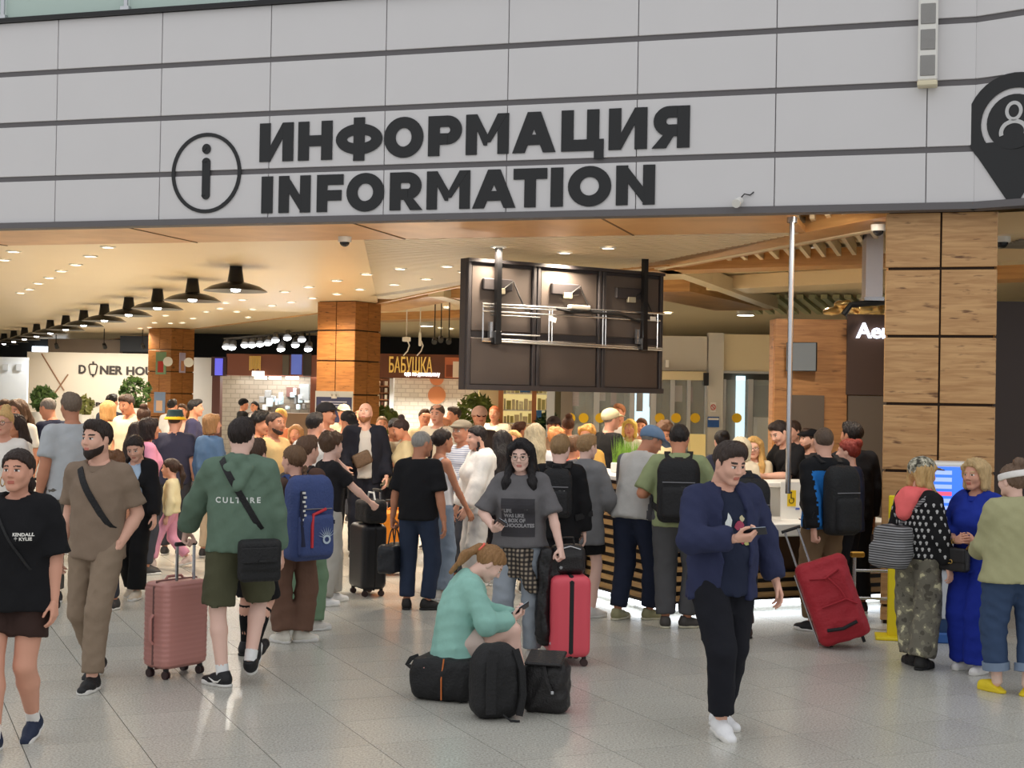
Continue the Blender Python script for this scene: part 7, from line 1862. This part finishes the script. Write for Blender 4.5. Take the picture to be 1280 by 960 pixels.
camo(_M['camo_trousers'], [(0, (84, 80, 70)), (.40, (112, 108, 96)), (.56, (134, 130, 112)), (.66, (206, 200, 164))], 14)
sk_ = MB(); rgs = random.Random(3); bv = bvh_of(z1_)
PINKH = cloth((236, 110, 110))
for a_ in np.linspace(0, 2 * math.pi, 26)[:-1]:
    for zz in np.linspace(-.02, .40, 9):
        dv = Vector((math.cos(a_ + zz * 3), math.sin(a_ + zz * 3), 0)); h_ = bv.ray_cast(Vector(z1_['tp'](0, 0, zz)) + dv * .6, -dv, .7)
        if h_[0] is None: continue
        n_ = h_[1]; t_ = n_.cross(Vector((0, 0, 1))).normalized(); u_ = t_.cross(n_).normalized(); c_ = h_[0] + n_ * .003
        sk_.add([c_ + t_ * (.011 * math.cos(q)) + u_ * (.011 * math.sin(q)) for q in np.linspace(0, 6.283, 9)[:-1]], [list(range(8))]); sk_.add([c_ + t_ * x_ + u_ * y_ for x_, y_ in ((-.006, -.009), (.006, -.009), (.006, -.018), (-.006, -.018))], [[0, 1, 2, 3]])
tag(sk_.build('skull_print', mat('skull_grey', (186, 186, 186), rough=.8), z1_['root']), kind='stuff')
F = Field(np.array(z1_['tp'](-.2, -.3, .2)), np.array(z1_['tp'](.2, .15, .62)), .0125); tpz = z1_['tp']; F.cone(tpz(-.085, .02, .50, True), tpz(-.02, -.115, .47, True), .04, .062, k=.02); F.cone(tpz(.02, -.115, .47, True), tpz(.085, .02, .50, True), .062, .04, k=.02); F.cone(tpz(-.04, -.15, .43, True), tpz(0, -.18, .32, True), .062, .05, k=.03); F.cone(tpz(.04, -.15, .43, True), tpz(0, -.18, .32, True), .062, .05, k=.03); F.folds(.005, 2); V, Q = F.nets(); np_obj('pink_hood_lining', V, Q, PINKH, z1_['root'])
STR = mat('stripes_bw', (60, 60, 62), rough=.8); plaid_nodes(STR, (26, 26, 28), (150, 150, 152), 110, False)
zb = thing('striped_bag', 'black and white striped bag on camouflage woman hip', 'bag', z1_['root'].location, z1_['root'].rotation_euler.z)
F = Field((-.2, -.13, -.22), (.2, .13, .18), .0125); F.rbox((0, 0, 0), (.15, .085, .14), .06); F.rbox((.0, -.04, -.08), (.16, .08, .10), .06, k=.03); F.folds(.006, 5); V, Q = F.nets(); np_obj('bag_body', tpz(-.06, -.235, .06) + V, Q, STR, zb); strap_loop(z1_, (.145, 0, .44), (-.2, 0, .05), .03, STR, 'shoulder_strap', zb)
A1_ = P('blonde woman in long cobalt blue dress holding her arm', 1222, 573, 10.6, 128, 'f', near=True, skin='light', hair=('bob', (198, 168, 122)), head=(0, -4, 0), build=1.06, top=longs((32, 52, 150), 'blouse', off=.028, sleeve=1.62, hem=-.16, vneck=.08, flare=.01), bottom=tr((30, 48, 148), r=(.115, .125, .14), end=2.0, waist=.12, fold=.007), shoes=shoe((228, 226, 224)), feet=[(-.09, .04, 6, 0, 0), (.09, -.03, -8, 0, 0)], hands=[(-.12, .20, 1.08), (.04, .23, 1.08)], elbow=((-1, -.3, -.4), (1, -.3, -.4)), hdir=(((.8, .3, .2), (-.2, 1, 0)), ((-.8, .4, .2), (.2, 1, 0))))
collar(A1_, cloth((32, 52, 150)), .085)
qb = thing('quilted_handbag', 'black quilted handbag with gold clasp on chain', 'bag', A1_['root'].location, A1_['root'].rotation_euler.z)
QM = mat('quilt_black', (30, 29, 30), rough=.4)
qc = np.array(A1_['tp'](.05, .24, -.05))
F = Field((-.14, -.06, -.10), (.14, .06, .10), .009); F.rbox((0, 0, 0), (.122, .04, .085), .025); X_, Z_ = F.ax[0][:, None, None], F.ax[2][None, None, :]; F.v = F.v - (.0028 * (np.abs(np.sin((X_ + Z_) * 95)) + np.abs(np.sin((X_ - Z_) * 95)) - 1)).astype(f4); V, Q = F.nets(); np_obj('bag_body', qc + V, Q, QM, qb)
F = Field((-.14, -.0, -.03), (.14, .07, .10), .009); F.rbox((0, .034, .035), (.124, .016, .055), .012); V, Q = F.nets(); np_obj('flap', qc + V, Q, QM, qb); GOLD = mat('gold', (196, 160, 90), rough=.3, metal=.9)
cl_ = MB()
for sg in (-1, 1): cl_.tube([qc + np.array([sg * .010 + .013 * math.cos(q) * sg, .055, -.012 + .014 * math.sin(q)]) for q in np.linspace(-2.4, 2.4, 9)], .0035, 5)
cl_.build('clasp', GOLD, qb)
for sg in (-1, 1):
    ch = MB(); 
    for q in range(9):
        t_ = q / 8; p0 = qc + np.array([sg * .11, 0, .08]); p1 = np.array(A1_['wr'][1 if sg > 0 else 0]) + np.array([0, .02, .0]); c_ = p0 + (p1 - p0) * t_
        ch.tube([c_ + np.array([.010 * math.cos(u), 0, .017 * math.sin(u)]) if q % 2 else c_ + np.array([0, .010 * math.cos(u), .017 * math.sin(u)]) for u in np.linspace(0, 6.283, 8)[:-1]], .003, 4, closed=True)
    tag(ch.build('chain', GOLD, qb), kind='stuff')
B1_ = P('woman in pale olive top and rolled jeans with white headband', 1273, 580, 9.8, 10, 'f', near=True, skin='pale', hair=('updo', (112, 90, 74)), hat=('band', cloth((232, 228, 224))), head=(20, 0, 0), build=1.2, top=longs((166, 164, 126), 'top', off=.042, sw=.02, hem=-.12, flare=.03), bottom=tr((58, 76, 106), r=(.112, .085, .072), end=1.80), shoes=shoe((232, 206, 40), mat('sole_yellow', (226, 200, 40), rough=.6), (226, 196, 180), 'clog', .08), feet=[(-.12, .06, 25, 0, 0), (.05, -.08, -60, 0, 0)], hands=[(-.16, .32, 1.05), (.2, .3, 1.05)])
for i_ in range(2):
    d_ = _n(B1_['kn'][i_] - B1_['ank'][i_]); p_ = B1_['ank'][i_] + d_ * .075; MB().tube([p_ - d_ * .005, p_ + d_ * .05], [.090, .092], 18).build('jeans_cuff', cloth((122, 138, 160)), B1_['root'], True)

# ------------------------------------------------------------------ behind the desk
c1_ = P('dark haired man in black t-shirt leaning over the desk', 997, 531, 15.3, 112, 'm', H=1.84, near=True, skin='fair', hair=('crew', (44, 36, 34)), head=(10, -12, 0), lean=18, build=1.1, top=tee((26, 26, 29), sleeve=.9), bottom=tr((40, 40, 46)), hands=[(-.12, .5, 1.12), (.14, .5, 1.12)], shoes=shoe((40, 40, 40)))
c2_ = P('blonde woman with dark glasses behind the desk', 942, 545, 15.2, 165, 'f', near=True, skin='fair', hair=('long', (206, 164, 98)), head=(0, -6, 0), top=longs((222, 206, 176), 'cardigan', hem=-.1), bottom=tr((60, 60, 66)), shoes=shoe((40, 40, 40)), hands=[(-.1, .35, 1.15), (.12, .35, 1.15)]); glasses(c2_, mat('glasses_dark', (50, 36, 34), rough=.3), .024)
P('tall man half hidden behind the chrome post', 992, 523, 16.4, 120, 'm', skin='fair', hair=('short', (70, 52, 42)), head=(10, -8, 0), top=tee((52, 56, 80)), bottom=tr((40, 40, 46)), shoes=shoe((40, 40, 40)))
P('bearded man in black beret beside chrome post', 1012, 535, 16.1, 110, 'm', skin='fair', hair=('short', (70, 52, 42)), beard=((120, 78, 54), True), hat=('flat', cloth((28, 28, 32))), top=tee((44, 44, 48)), bottom=tr((40, 40, 46)), shoes=shoe((40, 40, 40)))
P('woman with dark bun and white collar in navy vest', 902, 537, 15.6, 10, 'f', skin='fair', hair=('bun', (24, 20, 22)), top=tee((44, 48, 66)), bottom=tr((40, 40, 46)), shoes=shoe((40, 40, 40)))
P('pale blonde woman in cream cardigan behind navy jacket man', 926, 546, 14.7, 20, 'f', skin='fair', hair=('bob', (206, 196, 170)), top=longs((226, 214, 190)), bottom=tr((60, 60, 66)), shoes=shoe((40, 40, 40)))
c3_ = P('curly haired woman in cream scarf looking down at desk', 830, 524, 16.2, 172, 'f', skin='warm', hair=('curly', (104, 70, 46)), head=(0, -24, 0), top=longs((226, 206, 160), 'shawl', off=.04), bottom=tr((60, 60, 66)), shoes=shoe((40, 40, 40)), hands=[(-.1, .3, 1.2), (.12, .3, 1.2)])
P('man in beige cap and black t-shirt behind grass planter', 761, 508, 17.4, -60, 'm', skin='light', hair=('buzz', (130, 120, 110)), hat=('cap', cloth((206, 196, 160))), build=1.1, top=tee((26, 26, 28), sleeve=.9), bottom=tr((40, 40, 46)), shoes=shoe((40, 40, 40)))
P('man with sunburnt face beyond the beige cap', 773, 501, 20.5, 150, 'm', skin='tan', hair=('short', (150, 96, 60)), top=tee((220, 218, 214)), bottom=tr((60, 62, 70)), shoes=shoe((40, 40, 40)))
P('person with short yellow blond hair behind blue cap', 786, 522, 19.0, 170, 'f', skin='warm', hair=('bob', (222, 186, 90)), top=tee((226, 216, 200)), bottom=tr((60, 62, 70)), shoes=shoe((40, 40, 40)))
P('brown haired person left of the daylit window', 801, 521, 20.0, 165, 'f', skin='warm', hair=('short', (92, 60, 40)), top=tee((190, 170, 150)), bottom=tr((60, 62, 70)), shoes=shoe((40, 40, 40)))

# ------------------------------------------------------------------ the waiting crowd
def crowd(label, px, py, Y, yaw, sex, hs, hc_, top, skin='warm', hat=None, beard=None, head=(0, 0, 0), long=False, build=1.0, pants=(62, 64, 72), **kw):
    return P(label, px, py, Y, yaw, sex, skin=skin, hair=(hs, hc_), hat=hat, beard=beard, head=head, build=build, top=(longs if long else tee)(top), bottom=tr(pants), shoes=shoe((60, 58, 58)), group='waiting crowd', **kw)
crowd('reddish faced man at far left edge of crowd', 3, 496, 17.5, -150, 'm', 'short', H_['br'], (120, 110, 100))
crowd('dark haired woman behind the long haired woman at left', 15, 496, 18.2, -130, 'f', 'bob', H_['dk'], (60, 56, 60))
crowd('woman with long brown hair and white top at left', 23, 494, 16.6, 160, 'f', 'long', (96, 70, 50), (226, 218, 204), head=(0, -12, 0))
q = crowd('blonde woman with glasses in white t-shirt at left', 4, 508, 13.4, 176, 'f', 'updo', (206, 168, 110), (230, 224, 216), skin='light', build=1.15); glasses(q, mat('glasses_dark', (50, 36, 34), rough=.3), .024)
q = crowd('dark haired woman in white t-shirt with thin strap', 18, 515, 14.3, 150, 'f', 'longback', (52, 38, 32), (232, 226, 214)); strap_loop(q, (-.10, 0, .47), (.18, 0, 0), .014, NYL, 'bag_strap')
q = crowd('man in navy t-shirt bending beside the black suitcase', 72, 490, 17.0, 60, 'm', 'buzz', (120, 112, 104), (34, 38, 58), lean=14)
suitcase('black upright suitcase with raised handle at left', (at_d(50, 600, 15.2).x, 15.2, 0), R_(20), .40, .24, .72, (36, 35, 36), handle=.28, ribs=False)
crowd('tall man in grey t-shirt seen from behind at left', 88, 484, 13.3, 42, 'm', 'short', (112, 96, 82), (176, 180, 184), skin='tan', build=1.12, near=True, pants=(96, 92, 86))
crowd('black haired man far behind bearded man', 137, 489, 23, -20, 'm', 'short', H_['bk'], (60, 66, 80))
crowd('person with tan blond hair behind bearded man', 133, 497, 19, -10, 'f', 'bob', (196, 150, 96), (196, 176, 140))
crowd('man with strap in cream t-shirt looking down', 160, 487, 18.6, 150, 'm', 'crew', (72, 54, 44), (222, 206, 178), head=(0, -18, 0), build=1.05)
crowd('curly brown haired child behind bearded man', 140, 549, 12.9, 150, 'c', 'curly', (112, 76, 50), (190, 180, 160), H=1.34)
crowd('brown haired woman with loose bun at left', 178, 506, 18, 10, 'f', 'updo', (74, 50, 38), (214, 196, 160))
crowd('dark haired woman in pink top behind black jacket', 184, 520, 15.4, -60, 'f', 'bob', (40, 28, 26), (226, 150, 176))
crowd('woman with long dark hair turned right at left', 171, 526, 15.8, -40, 'f', 'longback', (46, 33, 30), (206, 190, 150))
bk_ = mat('bucket_two', (40, 62, 66), rough=.85)
q = crowd('man in green and yellow bucket hat seen from behind', 217, 511, 17.2, -4, 'm', 'buzz', H_['br'], (58, 58, 76), build=1.2, hat=('bucket', bk_), skin='light', pants=(60, 60, 66))
for ch in q['root'].children:
    if ch.name.startswith('bucket_hat'):
        ch.data.materials.append(cloth((224, 180, 40))); zc = q['hc'][2] + .048
        ch.data.polygons.foreach_set('material_index', np.array([1 if p_.center.z < zc else 0 for p_ in ch.data.polygons], np.int32)); ch.data.update()
crowd('dark haired young man in navy facing right at left', 241, 496, 21, -80, 'm', 'short', H_['bk'], (52, 50, 74))
crowd('black haired person in front of far column', 213, 497, 27, -20, 'm', 'short', H_['bk'], (220, 216, 210))
crowd('brown haired person under the far column poster', 227, 503, 25, 170, 'f', 'short', H_['br'], (190, 150, 130))
q = crowd('blonde woman in denim jacket seen from behind', 262, 515, 17.0, -35, 'f', 'bob', (150, 112, 74), (82, 110, 146), long=True, skin='light', head=(-30, 0, 0), pants=(196, 176, 150))
crowd('young man with curly black hair in beige t-shirt', 322, 513, 16.2, -110, 'm', 'curly', H_['bk'], (206, 176, 130), head=(0, -10, 0))
crowd('bearded man in sand t-shirt with backpack strap', 341, 512, 15.2, -120, 'm', 'buzz', (66, 50, 42), (214, 182, 128), beard=((60, 44, 38), False), skin='tan', build=1.08)
crowd('child with yellow blond hair near kitchen', 350, 509, 20, 170, 'm', 'short', (222, 176, 92), (214, 130, 90))
crowd('small girl face between the crowd', 369, 531, 18, 175, 'f', 'bob', (190, 140, 90), (230, 190, 160))
crowd('dark haired man in white t-shirt seen from behind', 391, 513, 14.9, -30, 'm', 'short', (34, 28, 28), (222, 216, 210), skin='light', build=1.05)
crowd('man in black cap and pink shirt facing right', 405, 500, 16.8, -105, 'm', 'buzz', H_['dk'], (222, 176, 168), hat=('cap', cloth((36, 35, 38))), skin='tan')
crowd('man in beige cap far by the notice board', 428, 504, 22, -160, 'm', 'buzz', H_['br'], (206, 190, 160), hat=('cap', cloth((200, 182, 140))))
q = crowd('man in black cap looking down at phone', 432, 511, 17.8, -150, 'm', 'short', H_['bk'], (36, 36, 40), hat=('cap', cloth((30, 30, 33))), head=(0, -22, 0), hands=[(-.1, .34, 1.2), (.12, .34, 1.2)], hpose=('phone', 'phone'))
phone(q, 1, 'phone in the hand of black cap man')
crowd('balding red faced man behind the notice board', 448, 511, 23.5, 170, 'm', 'balding', H_['br'], (150, 140, 130))
crowd('man with ruddy face right of the bald man', 476, 519, 20, -170, 'm', 'buzz', H_['lb'], (206, 190, 160))
crowd('man in cream t-shirt looking down at phone', 491, 520, 17.6, -160, 'm', 'short', H_['bk'], (232, 222, 196), head=(0, -26, 0), hands=[(-.1, .34, 1.15), (.12, .34, 1.15)])
crowd('dark haired woman leaning in beside cream t-shirt man', 505, 521, 17.2, 100, 'f', 'updo', (50, 36, 32), (206, 190, 150), head=(0, -22, 0))
crowd('young man rubbing his eyes behind the tall man', 529, 509, 21, -165, 'm', 'short', H_['br'], (214, 190, 150), hands=[(-.08, .2, 1.62), None], elbow=((-1, .2, .2), None))
q = crowd('tall man in pale t-shirt with shoulder strap looking left', 546, 501, 18.4, 150, 'm', 'balding', (84, 70, 60), (226, 216, 196), skin='light', head=(10, -6, 0), build=1.08); strap_loop(q, (-.10, 0, .47), (.18, 0, 0), .04, NYL, 'bag_strap')
crowd('dark haired man behind the flat cap man', 567, 506, 21, 120, 'm', 'short', (56, 42, 34), (70, 62, 56))
q = crowd('man in pale cap and red sunglasses looking up', 598, 506, 18.2, -165, 'm', 'buzz', H_['br'], (60, 52, 50), hat=('cap', cloth((200, 160, 140)), 'back'), head=(0, 14, 0)); glasses(q, mat('sunglass_frame', (70, 20, 24), rough=.2), .024, mat('sunglass_lens', (60, 14, 20), rough=.1))
crowd('man with orange lit face in white shirt', 617, 504, 22.5, 165, 'm', 'buzz', (170, 92, 56), (236, 222, 200), skin='tan', build=1.1)
crowd('blonde woman with sunlit face above pink jacket', 641, 538, 16.6, 175, 'f', 'bob', (196, 156, 100), (226, 190, 150))
crowd('brown haired person near the shop counter', 647, 527, 19, -60, 'm', 'short', (92, 52, 34), (150, 130, 120))
q = crowd('woman with long ash blonde hair in white t-shirt', 668, 527, 14.4, -8, 'f', 'longback', (176, 160, 130), (230, 226, 226), skin='light'); strap_loop(q, (.11, 0, .47), (-.18, 0, .05), .04, mat('strap_maroon', (120, 44, 60), rough=.7), 'bag_strap')
crowd('man in dark cap beyond the white t-shirt woman', 691, 520, 19, 175, 'm', 'buzz', H_['dk'], (196, 160, 130), hat=('cap', cloth((58, 46, 46))))
crowd('woman with brown updo in front of glass door', 709, 519, 19.5, 10, 'f', 'updo', (92, 54, 34), (236, 214, 160))
crowd('ginger haired person above the fair haired hoodie', 694, 535, 16.6, -30, 'f', 'curly', (206, 138, 84), (196, 120, 100))
crowd('person with brown hair left of fair haired hoodie', 693, 541, 14.4, -30, 'f', 'short', (104, 72, 48), (190, 60, 60), H=1.58, X=.62)
crowd('curly ginger haired woman behind grey hoodie', 733, 531, 16.4, 160, 'f', 'curly', (214, 156, 82), (232, 186, 100))
# kitchen staff
crowd('cook in black cap by the grey tiled wall', 302, 497, 33.4, -60, 'm', 'buzz', H_['bk'], (30, 30, 32), hat=('beanie', cloth((28, 28, 30))))
crowd('cook in white by the kitchen counter', 317, 500, 33.2, 150, 'f', 'pony', H_['bk'], (230, 230, 230))
for n_, (x_, y_, Y_) in enumerate(((490, 705, 15.6), (496, 650, 18.0))):
    g_ = at_d(x_ + 3, 640, Y_); suitcase(('orange hard suitcase behind black polo man' if n_ == 0 else 'second orange suitcase further back by bald man'), (g_.x, Y_ + .1, 0), R_(15 - 30 * n_), .42, .27, .70 if n_ == 0 else .86, (232, 140, 40), handle=.1)
